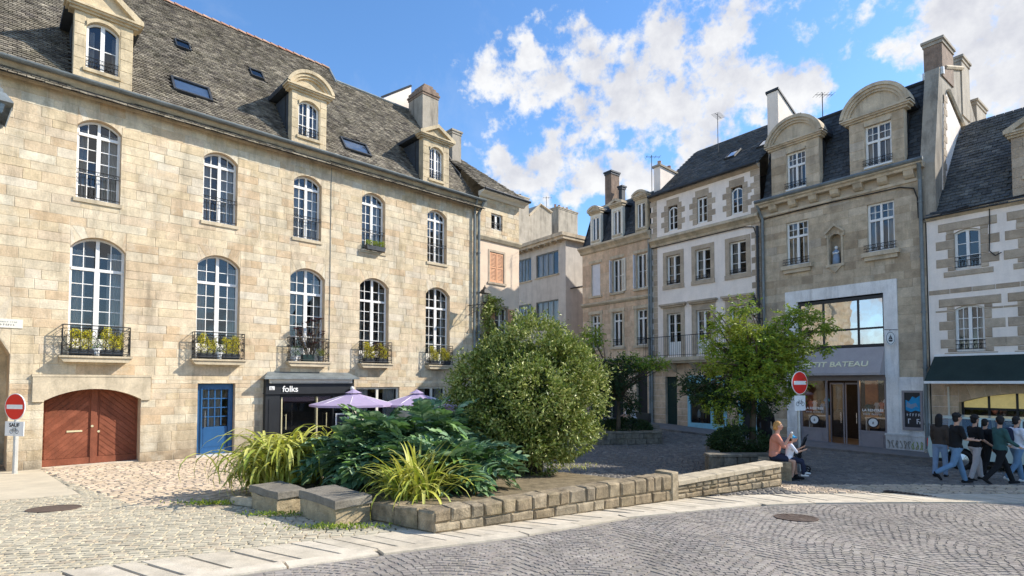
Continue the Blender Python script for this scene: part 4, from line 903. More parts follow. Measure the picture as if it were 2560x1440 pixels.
for k in range(10):                                  # garments on the window display
    x = (-2.8+.15*k) if k < 5 else (-.76+.15*(k-5)); z = random.uniform(1.5,1.75)
    gt = empty('hanging_garment', B.W(x, .45, z), math.atan2(UR[1],UR[0]), 'child sized garment on display behind the clothes shop glass, %s, %s' % (['salmon','white','navy','grey blue','bright blue','dark teal','brown','beige'][k % 8], 'left window' if k < 5 else 'right window'), 'clothes', 'garments in the clothes shop window')
    m = MB(); m.rn(); m.prism([(-.06,-.3),(.06,-.3),(.05,0),(.09,-.06),(.11,-.02),(.05,.08),(-.05,.08),(-.11,-.02),(-.09,-.06),(-.05,0)], -.03, .03); m.build('garment', clothes[k % 8], gt)
    m = MB(); m.tube([(0,0,.08),(0,0,.16)], .006, 4); m.build('hanger', CHROME, gt)
for k, x in enumerate((-2.5, -.46)):
    t = empty('display_shelf', B.W(x,.5,1.1), math.atan2(UR[1],UR[0]), 'pale wooden display shelf behind the %s clothes shop window' % ('left' if k == 0 else 'right'), 'shelf', 'display shelves in the clothes shop'); m = MB(); m.box(-.38,.38,-.15,.15,0,.04); m.build('board', WHITE, t); m = MB(); m.box(-.36,-.32,-.13,.13,-1.08,0); m.box(.32,.36,-.13,.13,-1.08,0); m.build('support', WHITE, t)
# poster case, blade sign
q0 = B.pix(2253, 978, .07); q1 = B.pix(2308, 1078, .07)
t = empty('poster_case', B.W((q0[0]+q1[0])/2+.02, -.065, (q0[1]+q1[1])/2+.02), math.atan2(UR[1],UR[0]), 'mauve framed poster case with a blue poster on the white pier of the clothes shop', 'poster case')
m = MB(); a, b, c, d = -.3,.3,-.68,.68
m.box(a,a+.07,-.05,0,c,d); m.box(b-.07,b,-.05,0,c,d); m.box(a+.07,b-.07,-.05,0,d-.07,d); m.box(a+.07,b-.07,-.05,0,c,c+.1); m.build('frame', GREYP, t)
m = MB(); m.quad((a+.07,-.015,c+.1),(b-.07,-.015,c+.1),(b-.07,-.015,d-.07),(a+.07,-.015,d-.07)); m.build('poster', LETD, t)
m = MB(); m.poly([(a+.1,-.018,-.0),(-.05,-.018,-.06),(.08,-.018,.0),(b-.08,-.018,-.04),(b-.07,-.018,.52),(.1,-.018,.42),(0,-.018,.48),(-.1,-.018,.3),(a+.1,-.018,.36)]); m.build('blue_picture', 'blue_cloth', t)
m = MB(); m.poly([(a+.12,-.021,.12),(-.02,-.021,.05),(.1,-.021,.14),(.17,-.021,.1),(.1,-.021,.26),(-.04,-.021,.2),(a+.14,-.021,.3)]); m.build('pale_picture', 'grey_blue_jeans', t)
marks('lettering', -.17, .17, -.2, .09, -.018, SHUT_W, t, 9); marks('lettering', -.14, .17, -.46, .17, -.018, SHUT_W, t, 12)
q = B.pix(2217, 846, .35); t = empty('hanging_shop_sign', B.W(q[0]+.1, -.35, q[1]), math.atan2(UR[1],UR[0])-R_(32), 'round white hanging sign with dark sailing boat beside the strip window', 'sign')
cr_ = [(0,.19*math.cos(k*.3142),.25*math.sin(k*.3142)) for k in range(20)]
m = MB(); m.add([(-.02,y,z) for _, y, z in cr_]+[(.02,y,z) for _, y, z in cr_], [tuple(range(20)), tuple(range(39,19,-1))]+[(i,(i+1) % 20,20+(i+1) % 20,20+i) for i in range(20)]); m.build('disc', SIGNW, t)
for s_ in (-1, 1):
    m = MB(); m.tube([(s_*.024,.16*math.cos(k*.3142),.21*math.sin(k*.3142)) for k in range(20)], .008, 4, closed=True); m.build('ring', LETD, t)
    m = MB(); m.add([(s_*.023,-.09,-.06),(s_*.023,.09,-.06),(s_*.023,.05,-.12),(s_*.023,-.05,-.12),(s_*.023,-.01,-.04),(s_*.023,-.01,.14),(s_*.023,.08,-.04),(s_*.023,-.02,-.04),(s_*.023,-.02,.1),(s_*.023,-.08,-.04)], [(0,1,2,3),(4,6,5),(7,9,8)]); m.build('boat', LETD, t)
m = MB(); m.tube([(0,.3,.3),(0,-.2,.3)], .012, 5); m.tube([(0,0,.25),(0,0,.3)], .01, 5); m.build('bracket', IRON, t)
for x_ in (-2.4, -.5):                                 # lit ceiling spots of the shop
    m = MB(); m.rn(.5); m.lathe([(.05,0),(.06,.06)], 10, (x_,.6,2.6)); sp_ = m.build('ceiling_spot', GLOBE, EB)
    pl = bpy.data.lights.new('spot_bulb', 'POINT'); pl.energy = 10; pl.color = (1,.62,.3); pl.shadow_soft_size = .06; po = bpy.data.objects.new('spot_bulb', pl); COL.objects.link(po); po.parent = sp_; po.location = (x_,.8,2.4)
# mansard roof
TB = 3.3; zB = 9.98; ryB = lambda z: max(0., (z-zB)/TB+.12)
def RB(x, z): return (x, ryB(z), z)
slates(EB, [RB(x0B,zB),RB(x1B-.1,zB),RB(x1B-.1,13.25),RB(x0B,13.25)], ROOF_D, .24, .16, near=(0,.2,10.3), cap=300, holes=[[RB(a,9.5),RB(b,9.5),RB(b,12.4),RB(a,12.4)] for a, b in ((-4.0,-2.08),(-1.0,.77))], th=.008)
m = MB(); m.rn(.4); m.poly([(x0B,1.12,13.25),(x1B,1.12,13.25),(x1B,4.3,14.6),(x0B,4.3,14.6)]); m.poly([(x0B,8,9.98),(x1B,8,9.98),(x1B,4.3,14.6),(x0B,4.3,14.6)]); m.build('upper_roof', ZINC_D, EB)
m = MB(); m.tube([(x0B,1.1,13.27),(x1B,1.1,13.27)], .07, 6); m.build('mansard_ridge', ZINC_D, EB)
for a, b, o, pk, ov, lb in ((-4.0,-2.08,op(-3.36,-2.6,10.3,11.8,None,.16),13.25,.2,'left curved dormer'), (-1.0,.76,op(-.48,.37,10.33,11.85,None,.16),13.3,.26,'larger right curved dormer')):
    dormer(EB, a, b, 9.99, 12.1, o, pk, 'seg', ryB, TRIM_G, TRIM_G, ZINC_D, ret=.3, over=ov, y0=-.02, label=lb, stonemat=STONE_G)
    window(EB, o['x0'], o['x1'], o['z0'], o['z1'], None, y=.1, cols=4, rows=1, top=2, tz=11.2, curtain=1, mul=.08); guard(EB, o['x0']-.06, o['x1']+.06, o['z0']-.02, .26, -.12, 10)
    m = MB(); m.box(o['x0']-.02,o['x1']+.02,-.1,.05,o['z0']-.06,o['z0']); m.build('white_sill', WHITE, EB)
# gable wall rising on the right with its chimneys
m = MB(); m.rn(.5); m.prismx([(-.05,7.9),(-.05,9.9),(.75,13.45),(1.3,13.6),(3.4,14.3),(8.6,10.),(8.6,7.9)], 1.2, 1.62); m.build('gable_wall', REND_O, EB)
m = MB(); m.rn(.5); m.prismx([(.55,8.1),(1.0,12.2),(1.4,12.7),(4.6,11.2),(4.6,8.1)], 1.62, 1.64); m.build('rubble_panel', 'white_render', EB)
for k in range(16): m = MB(); m.rn(); z = 8.6+k*.25; m.box(1.635,1.655,.62+.03*k,.62+.03*k+(.38 if k % 2 else .25),z,z+.23); m.build('quoin_stone', QUOIN, EB)
m = MB(); m.rn(.4)
for (y, z), (y2, z2) in (((1.3,13.62),(3.4,14.32)),((1.5,12.85),(6.5,10.6))): m.tube([(1.66,y,z),(1.66,y2,z2)], .07, 5)
m.build('gable_coping', TRIM_G, EB)
def ch2(px, yt, yb_, y0, y1, x0=1.12, x1=1.66, mat=BRICKC, capm=REND_O):
    z = B.pix(px, yt, -y0)[1]; c = chimney(EB, x0, x1, y0, y1, yb_, z, mat, capm=capm); return z
z_ = ch2(2330, 106, 13.2, .95, 2.25); m = MB(); m.box(1.08,1.7,.9,1.0,13.25,13.5); m.build('chimney_base', SIGNW, EB)
ch2(2398, 145, 12.5, 3.3, 4.3, mat=REND_O); ch2(2432, 255, 11.5, 5.2, 6.6, mat=REND_O)
# chimney wall between the mansard house and the white house
za = B.pix(1948, 222, -.9)[1]; 
m = MB(); m.rn(.4); m.prismx([(.9,9.5),(.9,za),(3.4,za-1.15),(4.5,13.5),(4.5,9.5)], x0B-.1, x0B+.38); cw = m.build('chimney_wall', REND_C, EB)
m = MB(); m.rn(.4); m.prismx([(.85,za),(.85,za+.09),(3.45,za-1.06),(3.45,za-1.15)], x0B-.15, x0B+.43); m.build('chimney_cap', ZINC_D, EB)
def antenna(E, loc, label, h=1.2, n=6, a=0):
    t = empty('tv_antenna', loc, a, label, 'antenna', 'television antennas on the roofs'); m = MB(); m.tube([(0,0,0),(0,0,h)], .018, 5); m.build('mast', ZINC_D, t)
    m = MB(); m.tube([(-.3,0,h-.1),(.45,0,h-.1)], .012, 4)
    for k in range(n): x = -.28+.7*k/(n-1); m.tube([(x,-.22,h-.1),(x,.22,h-.1)], .008, 4)
    m.build('yagi', ZINC_D, t); return t
antenna(EB, B.W(-2.6,1.6,13.3), 'thin television antenna behind the left curved dormer of the mansard house', 1.3)
pipe(EB, -4.38, .0, 9.3, y=-.1, mat=ZINC, hop=(-.1,-.35,.6)); pipe(EB, 1.2, .0, 9.4, y=-.12, hop=(.05,-.38,.5), r=.06)
pipe(EB, -4.62, .0, 9.1, y=-.1, mat=ZINC_D)
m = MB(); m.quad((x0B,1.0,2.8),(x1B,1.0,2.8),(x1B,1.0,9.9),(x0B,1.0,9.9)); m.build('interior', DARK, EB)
m = MB(); m.quad((x0B,8,0),(x1B,8,0),(x1B,8,10),(x0B,8,10)); m.build('back_wall', REND_O, EB)
m = MB(); m.quad((x1B,0,0),(x1B,8,0),(x1B,8,10),(x1B,0,10)); m.quad((x0B,.2,0),(x0B,8,0),(x0B,8,10),(x0B,.2,10)); m.build('side_wall', REND_O, EB)
# scribbled paint on the plinth
for k in range(9):
    m = MB(); m.rn(); x = .08+.12*k; m.tube([(x+.05*math.cos(t*1.7+k)*(.6+.3*math.sin(t)), -.126, .28+.13*math.sin(t+k*1.3)) for t in np.linspace(0,5+k % 3,14)], .011, 4); m.build('paint_scrawl', REND_O if k < 6 else LEAFT, EB)
rebase(B, -1.6)
# ---------------------------------------------------------------- white house
Wh = Fac('white_house', OR, UR, 0, 0, 'white rendered house with grey stone quoins, round topped attic windows and a long iron balcony', 'building'); EW = Wh.e
xa, xb = -10.25, -4.52; cs = (-8.95, -7.32, -5.58)
opsW = [op(c-.27,c+.27,9.88,11.1,None,.15) for c in cs]+[op(c-.4,c+.4,7.2,8.66,None,.2) for c in cs]+[op(c-.4,c+.4,3.75,5.8,None,.2) for c in cs]+[op(-9.5,-8.82,.25,2.75,None,.25), op(-8.2,-6.2,.2,2.75,None,.1), op(-5.6,-4.7,.15,2.7,None,.2)]
wall(EW, xa, xb, -.1, 11.75, opsW, REND_W, QUOIN)
stonework(EW, xa, xb, .0, 3.45, opsW[-3:], STONE_T, (.28,.36), (.4,.8), 200, near=(-8,2))
m = MB(); m.rn(.3)
for c in cs:
    for (z0, z1, wd) in ((9.88,11.1,.27),):
        pass
for c in cs:                                            # attic windows: toothed jambs and lintels
    for k in range(5):
        L_ = .42 if k % 2 else .24; 
        for s_ in (-1, 1): m = MB(); m.rn(); a = c+s_*.27; m.block(min(a,a+s_*L_),max(a,a+s_*L_),-.012,.02,9.85+k*.27,9.85+(k+1)*.27-.01,.006); m.build('jamb_stone', QUOIN, EW)
    m = MB(); m.rn(); m.block(c-.36,c+.36,-.014,.02,11.1,11.45,.006); m.build('lintel_stone', QUOIN, EW)
m = MB()
for c in cs:
    m = MB(); m.rn(.3); t_ = .2
    m.box(c-.4-t_,c-.4,-.02,.0,7.2-t_,8.66+t_); m.box(c+.4,c+.4+t_,-.02,.0,7.2-t_,8.66+t_); m.box(c-.4,c+.4,-.02,.0,8.66,8.66+t_); m.box(c-.4-t_-.02,c+.4+t_+.02,-.05,.0,7.2-t_,7.2); m.build('window_surround', QUOIN, EW)
    m = MB(); m.rn(.6); m.box(c-.62,c-.4,-.03,0,3.6,6.1); m.box(c+.4,c+.62,-.03,0,3.6,6.1); m.box(c-.4,c+.4,-.03,0,5.8,6.1); m.box(c-.75,c+.75,-.22,0,6.18,6.27); m.box(c-.68,c+.68,-.14,0,6.1,6.18); m.build('window_surround', QUOIN, EW)
m = MB(); k = 0
z = 3.5
while z < 11.6:
    for x_, s_ in ((xa+.35, -1), (xb, -1)):
        w_ = .42 if k % 2 else .26
        if not 9.3 < z < 9.62: m = MB(); m.rn(); m.block(x_-w_ if s_ < 0 else x_, x_, -.012,.02,z,z+.26,.006); m.build('quoin_stone', QUOIN, EW)
    z += .27; k += 1
for i, c in enumerate(cs):
    if i != 1: window(EW, c-.27, c+.27, 9.9, 10.78, 11.05, y=.1, cols=2, rows=3, curtain=0, fw=.045, mul=.05)
    else: window(EW, c-.27, c+.27, 9.9, 11.08, None, y=.1, cols=2, rows=3, curtain=1, fw=.05, mul=.06)
    window(EW, c-.4, c+.4, 7.2, 8.66, None, y=.15, cols=2, rows=3, curtain=2, mul=.09)
    guard(EW, c-.4, c+.4, 7.2, .22, .02, 8)
    window(EW, c-.4, c+.4, 3.78, 5.8, None, y=.15, cols=2, rows=3, curtain=1, mul=.1, door=.6)
cornice(EW, xa, xb, [(0,9.25),(-.05,9.25),(-.08,9.35),(-.2,9.45),(-.3,9.5),(-.3,9.6),(0,9.72)], TRIM_G)
cornice(EW, xa, xb, [(0,11.6),(-.1,11.65),(-.25,11.7),(-.25,11.78),(0,11.78)], QUOIN)
cable(EW, [(xa,-.06,9.2),(-8,-.06,9.2),(-5.2,-.06,9.2),(-4.8,-.06,9.1),(-4.65,-.1,8.7)])
m = MB(); m.tube([(xa,-.3,11.8),(xb,-.3,11.8)], .06, 6); m.build('gutter', ZINC_D, EW)
# balcony
m = MB(); m.rn(.5); m.box(xa,-5.0,-.75,0,3.45,3.62); m.box(xa,-5.0,-.65,0,3.35,3.45)
for x in np.arange(xa+.1,-5.1,1.2): m.prismx([(0,2.9),(-.1,2.95),(-.6,3.35),(0,3.35)], x, x+.15)
bl = m.build('balcony', TRIM_G, EW)
m = MB(); y = -.7; m.tube([(xa,0,4.62),(xa,y,4.62),(-5.05,y,4.62),(-5.05,0,4.62)], .018, 6); m.tube([(xa,y,3.72),(-5.05,y,3.72)], .012, 5)
for x in np.arange(xa, -5.0, .11): m.tube([(x,y,3.62),(x,y,4.62)], .008, 4)
for yy in np.arange(y, 0, .12): m.tube([(xa,yy,3.62),(xa,yy,4.62)], .008, 4)
m.build('railing', IRON, bl)
m = MB(); m.box(-9.5,-8.82,.18,.22,.25,2.75); gd = m.build('green_door', GREENWOOD, EW)
for z in (.35,1.3): m = MB(); m.box(-9.4,-8.92,.165,.18,z,z+.85); m.build('door_panel', GREENWOOD, gd)
# light blue shop front
m = MB(); m.rn(.5); s0, s1 = -8.2, -6.2
m.box(s0,s0+.14,-.06,.05,.2,2.7); m.box(s1-.14,s1,-.06,.05,.2,2.7); m.box(s0+.14,s1-.14,-.06,.05,.2,.55); m.box(s0,s1,-.1,.05,2.4,2.75); m.box(-7.0,-6.86,-.05,.05,.55,2.4)
bs = m.build('blue_shop_front', LBLUE, EW)
for a, b in ((s0+.14,-7.0),(-6.86,s1-.14)): m = MB(); m.quad((a,0,.55),(b,0,.55),(b,0,2.4),(a,0,2.4)); m.build('pane', GLASS, bs)
m = MB(); m.rn(.5); m.box(-5.64,-5.48,-.04,.05,.15,2.7); m.box(-4.86,-4.7,-.04,.05,.15,2.7); m.box(-5.48,-4.86,-.04,.05,2.3,2.7); bs2 = m.build('blue_door_frame', LBLUE, EW)
m = MB(); m.box(-5.48,-4.86,.1,.14,.15,2.3); m.build('dark_door', BLACKW, EW)
m = MB(); m.quad((s0,1.5,0),(s1,1.5,0),(s1,1.5,2.7),(s0,1.5,2.7)); m.build('shop_back_wall', WARM, EW)
for k in range(5):
    t = empty('lamp_shade_display' if k % 2 else 'vase', Wh.W(-7.95+.28*k, .5, .75+.28*(k % 3)), 0, ['tall pale vase','small drum lamp shade','round ochre vase','cream lamp shade','white narrow vase'][k]+' standing inside the light blue shop window', 'vase' if k % 2 == 0 else 'lamp shade', 'goods in the light blue shop window')
    m = MB(); m.lathe([(.06,0),(.1,.1),(.09,.25),(.04,.35),(.05,.4)] if k % 2 == 0 else [(.14,0),(.09,.22),(.08,.23)], 10); m.build('body', ['white_sign','peach_render','gilt_lettering','cream_render','white_sign'][k], t, True)
    m = MB(); m.box(-.03,.03,-.03,.03,-.5-.28*(k % 3),0); m.build('stand', DARK, t)
m = MB(); m.quad((xa,1.0,3.4),(xb,1.0,3.4),(xb,1.0,11.6),(xa,1.0,11.6)); m.build('interior', DARK, EW)
tW = .84
slates(EW, [(xa,-.3,11.7),(xb,-.3,11.7),(xb,3.9,11.7+4.2*tW),(xa,3.9,11.7+4.2*tW)], ROOF_M, .24, .16, near=(-5,0,11.8), cap=200, holes=[[(-7.4,1.0,0),(-6.9,1,0),(-6.9,2.,0),(-7.4,2.,0)]])
for c in (-6.9, -5.3):
    m = MB(); m.m = Matrix(((1,0,0,c),(0,.766,-.643,1.2),(0,.643,.766,13.0),(0,0,0,1))); m.box(0,.55,0,.05,0,.08); m.box(0,.55,.75,.8,0,.08); m.box(0,.05,.05,.75,0,.08); m.box(.5,.55,.05,.75,0,.08); rw = m.build('roof_window', ZINC_D, EW)
    m2 = MB(); m2.m = m.m; m2.quad((.05,.05,.05),(.5,.05,.05),(.5,.75,.05),(.05,.75,.05)); m2.build('pane', GLASS_R, rw)
m = MB(); m.quad((xa,8,0),(xb,8,0),(xb,8,11.7),(xa,8,11.7)); m.poly([(xa,3.9,15.2),(xb,3.9,15.2),(xb,8,11.7),(xa,8,11.7)]); m.build('back_wall', REND_O, EW)
m = MB(); m.poly([(xa,0,0),(xa,8,0),(xa,8,11.7),(xa,3.9,15.2),(xa,0,11.7)]); m.build('side_wall', REND_C, EW)
zc_ = Wh.pix(1668, 408, -.3)[1]; m = MB(); m.rn(.4); m.prismx([(.3,11.5),(.3,zc_),(2.6,zc_-.2),(3.2,zc_-1.1),(3.2,11.5)], xa-.05, xa+.35); cw = m.build('chimney_wall', REND_W, EW)
m = MB(); m.rn(.4); m.prismx([(.22,zc_),(.22,zc_+.1),(2.7,zc_-.1),(2.7,zc_-.2)], xa-.12, xa+.42); m.build('chimney_cap', REND_O, EW)
for k in range(3): m = MB(); m.rn(); m.lathe([(.11,0),(.09,.25),(.1,.3)], 8, (xa+.15,.5+.8*k,zc_+.05-.06*k)); m.build('chimney_pot', RIDGE, EW)
antenna(EW, Wh.W(-8.0,2.5,13.9), 'tall television antenna on the white house roof ridge', 2.2, 7, .8)
pipe(EW, xa+.02, .0, 9.2, y=-.1, mat=ZINC)
_q = Wh.pix(1886, 775, .9); lw = Wh.W(_q[0], -.9, _q[1]-.2)
t = lantern('wall_lantern', lw, 'black wall lantern above the tree between the white house and the mansard house', 'black street lanterns on wall brackets', 1.0); bracket(t, Wh.W(-4.5,-.05,_q[1]-.3)-lw, (0,0,-.1))
rebase(Wh, -7.4)
# ---------------------------------------------------------------- tan house
T = Fac('tan_house', OR, UR, 0, 0, 'narrow tan stone house with three small dormers in a dark slate mansard', 'building'); ET = T.e
xa, xb = -15.2, -10.3; cs = (-14.15, -12.55, -10.9)
opsT = [op(c-.34,c+.34,7.3,9.1,None,.2) for c in cs]+[op(c-.34,c+.34,4.35,6.2,None,.2) for c in cs]+[op(-14.6,-13.7,.5,3.1,None,.2), op(-13.1,-12.2,.5,3.1,None,.2), op(-11.3,-10.6,.4,3.2,None,.2)]
wall(ET, xa, xb, -.1, 9.9, opsT, STONE_T, TRIM_G)
stonework(ET, xa, xb, .2, 6.7, opsT[3:], STONE_T, (.24,.3), (.4,.75), 200, near=(-11,5))
stonework(ET, xa, xb, 6.95, 9.75, opsT[:3], STONE_T, (.55,.7), (.7,1.1), 60, near=(-11,8), proud=.006)
for z in (6.7, 3.5): cornice(ET, xa-.02, xb, [(0,z),(-.06,z+.03),(-.14,z+.12),(-.14,z+.2),(0,z+.24)], TRIM_G)
cornice(ET, xa-.1, xb, [(0,9.75),(-.08,9.78),(-.14,9.9),(-.32,10.05),(-.32,10.15),(0,10.2)], TRIM_G)
for c in cs:
    m = MB(); m.rn(.4); m.box(c-.52,c+.52,-.08,0,6.25,6.42); m.box(c-.48,c-.34,-.04,0,4.3,6.25); m.box(c+.34,c+.48,-.04,0,4.3,6.25); m.box(c-.5,c+.5,-.1,0,4.22,4.34); m.build('window_surround', TRIM_G, ET)
    for y_, (a_, b_) in ((-.1,(7.18,7.29)),(-.05,(9.15,9.3))): m = MB(); m.rn(.4); m.box(c-.5,c+.5,y_,0,a_,b_); m.build('window_sill' if a_ < 8 else 'lintel', TRIM_G, ET)
for i, c in enumerate(cs):
    if i: window(ET, c-.34, c+.34, 7.3, 9.1, None, y=.14, cols=2, rows=2, curtain=2)
    else: m = MB(); m.box(c-.34,c+.34,.08,.12,7.3,9.1); m.build('roller_shutter', SHUT_W, ET)
    if i: shutter(ET, c-.4, c-.12, 7.3, 9.05, -.03, SHUT_W, R_(-70)); shutter(ET, c+.34, c+.62, 7.3, 9.05, -.03, CREAMW, R_(-8))
    window(ET, c-.34, c+.34, 4.35, 6.2, None, y=.14, cols=2, rows=1, top=1, tz=5.7, curtain=1); guard(ET, c-.34, c+.34, 4.35, .4, -.02, 8)
m = MB(); m.rn(.5)
for o in opsT[6:]: m.box(o['x0'],o['x1'],.15,.19,o['z0'],o['z1'])
m.build('ground_floor_doors', BLACKW, ET)
m = MB(); m.box(-11.5,-10.4,-.5,0,.2,.4); m.box(-11.5,-10.4,-.25,0,.4,.52); m.build('door_steps', QUOIN, ET)
TT = 3.0; ryT = lambda z: max(0., (z-10.2)/TT+.1)
slates(ET, [(xa,.1,10.2),(xb,.1,10.2),(xb,ryT(12.45),12.45),(xa+.12,ryT(12.45),12.45)], ROOF_D, .24, .15, near=(-11,0,10.3), cap=150, holes=[[(c-.42,.1,10.2),(c+.42,.1,10.2),(c+.42,ryT(12.1),12.1),(c-.42,ryT(12.1),12.1)] for c in cs])
for c, kd in zip(cs, ('seg','tri','seg')):
    o = op(c-.26,c+.26,10.45,11.75,None,.12); dormer(ET, c-.4, c+.4, 10.21, 11.95, o, 12.4, kd, ryT, TRIM_L if c > -11 else CREAMW, TRIM_G, ROOF_D, ret=.2, over=.1, blocks=False); window(ET, o['x0'], o['x1'], o['z0'], o['z1'], None, y=.08, cols=2, rows=1, curtain=1, fw=.04)
m = MB(); m.rn(.3); m.poly([(xa,.85,12.45),(xb,.85,12.45),(xb,4,13.1),(xa,4,13.1)]); m.poly([(xa,8,10.2),(xb,8,10.2),(xb,4,13.1),(xa,4,13.1)]); m.poly([(xa,0,10.2),(xa,.85,12.45),(xa,4,13.1),(xa,8,10.2)]); m.build('upper_roof', ROOF_D, ET)
m = MB(); m.tube([(xa,.85,12.47),(xb,.85,12.47)], .06, 6); m.build('mansard_ridge', ZINC, ET)
m = MB(); m.quad((xa,.9,0),(xb,.9,0),(xb,.9,10),(xa,.9,10)); m.build('interior', DARK, ET)
m = MB(); m.quad((xa,0,0),(xa,8,0),(xa,8,10.2),(xa,0,10.2)); m.quad((xa,8,0),(xb,8,0),(xb,8,10.2),(xa,8,10.2)); m.build('side_wall', STONE_T, ET)
z1 = T.pix(1520, 432, -1.6)[1]; x_ = T.pix(1520, 432, -1.6)[0]
chimney(ET, x_-.25, x_+.25, 1.6, 2.3, 12.2, z1, BRICKC, capm=ZINC_D, name='chimney'); z2 = T.pix(1546, 470, -1.9)[1]
chimney(ET, x_+.55, x_+.8, 1.9, 2.2, 12.2, z2, ZINC_D, capm=ZINC_D, name='chimney'); m = MB(); m.rn(.4); m.box(x_-.5,x_+.9,1.4,2.6,12.2,12.9); m.build('chimney_base', TRIM_G, ET)
antenna(ET, T.W(-10.9,.9,12.4), 'thin antenna mast on the tan house roof', 2.1, 4)
pipe(ET, xb-.06, .0, 9.7, y=-.1)
rebase(T, -12.7, .3)
# ---------------------------------------------------------------- right hand white house with the green awning
H = Fac('stone_trimmed_house', OR, UR, 0, 0, 'low white house with rough stone window surrounds at the right edge, above the green awning', 'building'); EH = H.e
xa, xb = 1.32, 15.5
wc = [2.4, 4.15, 6.6, 9.2, 11.8]
opsH = [op(c-.34,c+.34,6.12,7.35,7.45,.2) for c in wc]+[op(c-.38,c+.38,3.43,4.83,4.95,.2) for c in wc]+[op(2.05,5.3,.1,1.78,2.1,.4), op(7,10,.1,2.4,None,.4)]
wall(EH, xa, xb, -.1, 8.0, opsH, REND_W, QUOIN)
stonework(EH, xa, 6.5, .0, 2.95, [opsH[-2]], STONE_T, (.28,.36), (.35,.7), 150, near=(2,2))
J = MB()
def jamb_stones(c, hw, z0, z1, m):
    z = z0-.16; k = 0
    def st1(x0, x1, y, za, zb, c_): q = MB(); q.rn(); q.block(x0, x1, y, .02, za, zb, c_); q.build('surround_stone', QUOIN, EH)
    st1(c-hw-.3,c+hw+.3,-.03,z0-.2,z0-.02,.02)
    while z < z1-.05:
        for s_ in (-1, 1):
            w_ = .46 if k % 2 else .2; w_ *= random.uniform(.85,1.15); a = c+s_*hw; st1(min(a,a+s_*w_),max(a,a+s_*w_),-.02-random.random()*.01,max(z,z0),min(z+.29,z1)+.0,.02)
        z += .3; k += 1
    st1(c-hw-.42,c+hw+.42,-.03,z1+.1,z1+.38,.03)
    for s_ in (-1,1): a = c+s_*hw; st1(min(a,a+s_*.2),max(a,a+s_*.2),-.022,z1,z1+.1,.02)
for c in wc[:3]: jamb_stones(c, .34, 6.12, 7.35, J); jamb_stones(c, .38, 3.43, 4.83, J)
for k in range(24): m = MB(); m.rn(); m.block(xa+.02+k*.58,xa+.02+k*.58+.56,-.025,.02,5.38,5.53,.015); m.build('string_course_stone', QUOIN, EH)
for c in wc[:3]:
    window(EH, c-.38, c+.38, 3.45, 4.83, 4.95, y=.12, cols=4, rows=4, curtain=1, mul=.09); guard(EH, c-.38, c+.38, 3.45, .35, .0, 9, False)
    window(EH, c-.34, c+.34, 6.14, 7.35, 7.45, y=.12, cols=2, rows=3, curtain=0, mul=.08); guard(EH, c-.34, c+.34, 6.14, .4, .0, 8, False)
cornice(EH, xa, xb, [(0,7.9),(-.1,7.95),(-.18,8.05),(0,8.1)], TRIM_G)
cable(EH, [(1.35,-.12,8.0),(2.2,-.2,8.06),(4,-.2,8.12),(8,-.2,8.1)], .03); cable(EH, [(3.0,-.06,8.0),(2.98,-.05,7.2),(2.96,-.05,6.6),(3.1,-.05,6.42),(3.25,-.05,6.5)], .016)
tH = 1.25; HR = H.slope(2405, 345, 8.05, tH); yR = 3.0
slates(EH, [(xa,-.2,7.98),(xb,-.2,7.98),(xb,yR,7.98+(yR+.2)*tH),(xa+.55,yR,7.98+(yR+.2)*tH),(xa,1.6,7.98+1.8*tH)], ROOF_M, .24, .16, near=(2.5,.3,9), cap=300, holes=[[(3.45,-.2,7.98),(4.95,-.2,7.98),(4.95,1.4,9.9),(3.45,1.4,9.9)]])
m = MB(); m.quad((xa,yR,11.95),(xb,yR,11.95),(xb,6.5,8),(xa,6.5,8)); m.quad((xa,6.5,0),(xb,6.5,0),(xb,6.5,8),(xa,6.5,8)); m.quad((xb,0,0),(xb,6.5,0),(xb,6.5,8),(xb,0,8)); m.build('back_wall', REND_O, EH)
m = MB(); m.poly([(xb,0,8),(xb,6.5,8),(xb,yR,11.9)]); m.build('gable', REND_W, EH)
ryH = lambda z: (z-8.0)/tH
o = op(3.85,4.6,8.75,9.65,9.8,.18); dormer(EH, 3.55, 4.9, 8.1, 10.0, o, 10.7, 'tri', ryH, QUOIN, TRIM_G, ROOF_M, ret=.3, over=.15, label='stone dormer at the right picture edge'); window(EH, o['x0'],o['x1'],o['z0'],o['z1'],o['zc'],y=.1,cols=4,rows=3,curtain=1)
m = MB(); m.quad((xa,1.2,0),(xb,1.2,0),(xb,1.2,8),(xa,1.2,8)); m.build('interior', DARK, EH)
# arched shop opening: dark joinery, yellow reflection and glow painted on fanlights
m = MB(); f = archf(2.05,5.3,1.78,2.1); m.rn(.5); yy = .35
for x in (2.05, 2.72, 3.4, 4.1, 4.8, 5.24): m.box(x,x+.06,yy-.03,yy+.03,.1,f(min(max(x+.03,2.1),5.2))-.01)
m.box(2.05,5.3,yy-.03,yy+.03,1.55,1.62); m.box(2.05,5.3,yy-.03,yy+.03,.1,.25); sf = m.build('arched_shop_front', BLACKW, EH)
for a, b in ((2.11,2.72),(2.78,3.4),(3.46,4.1),(4.16,4.8),(4.86,5.24)):
    m = MB(); m.poly([(a,yy,1.62),(b,yy,1.62),(b,yy,f(b)),(a,yy,f(a))]); m.build('fanlight_pane', 'fanlight_reflection' if 'fanlight_reflection' in MATS else M('fanlight_reflection', [(.62,.50,.20)], .35, 3, .1, 0, emit=.25), sf)
    m = MB(); m.quad((a,yy,.25),(b,yy,.25),(b,yy,1.55),(a,yy,1.55)); m.build('pane', GLASS, sf)
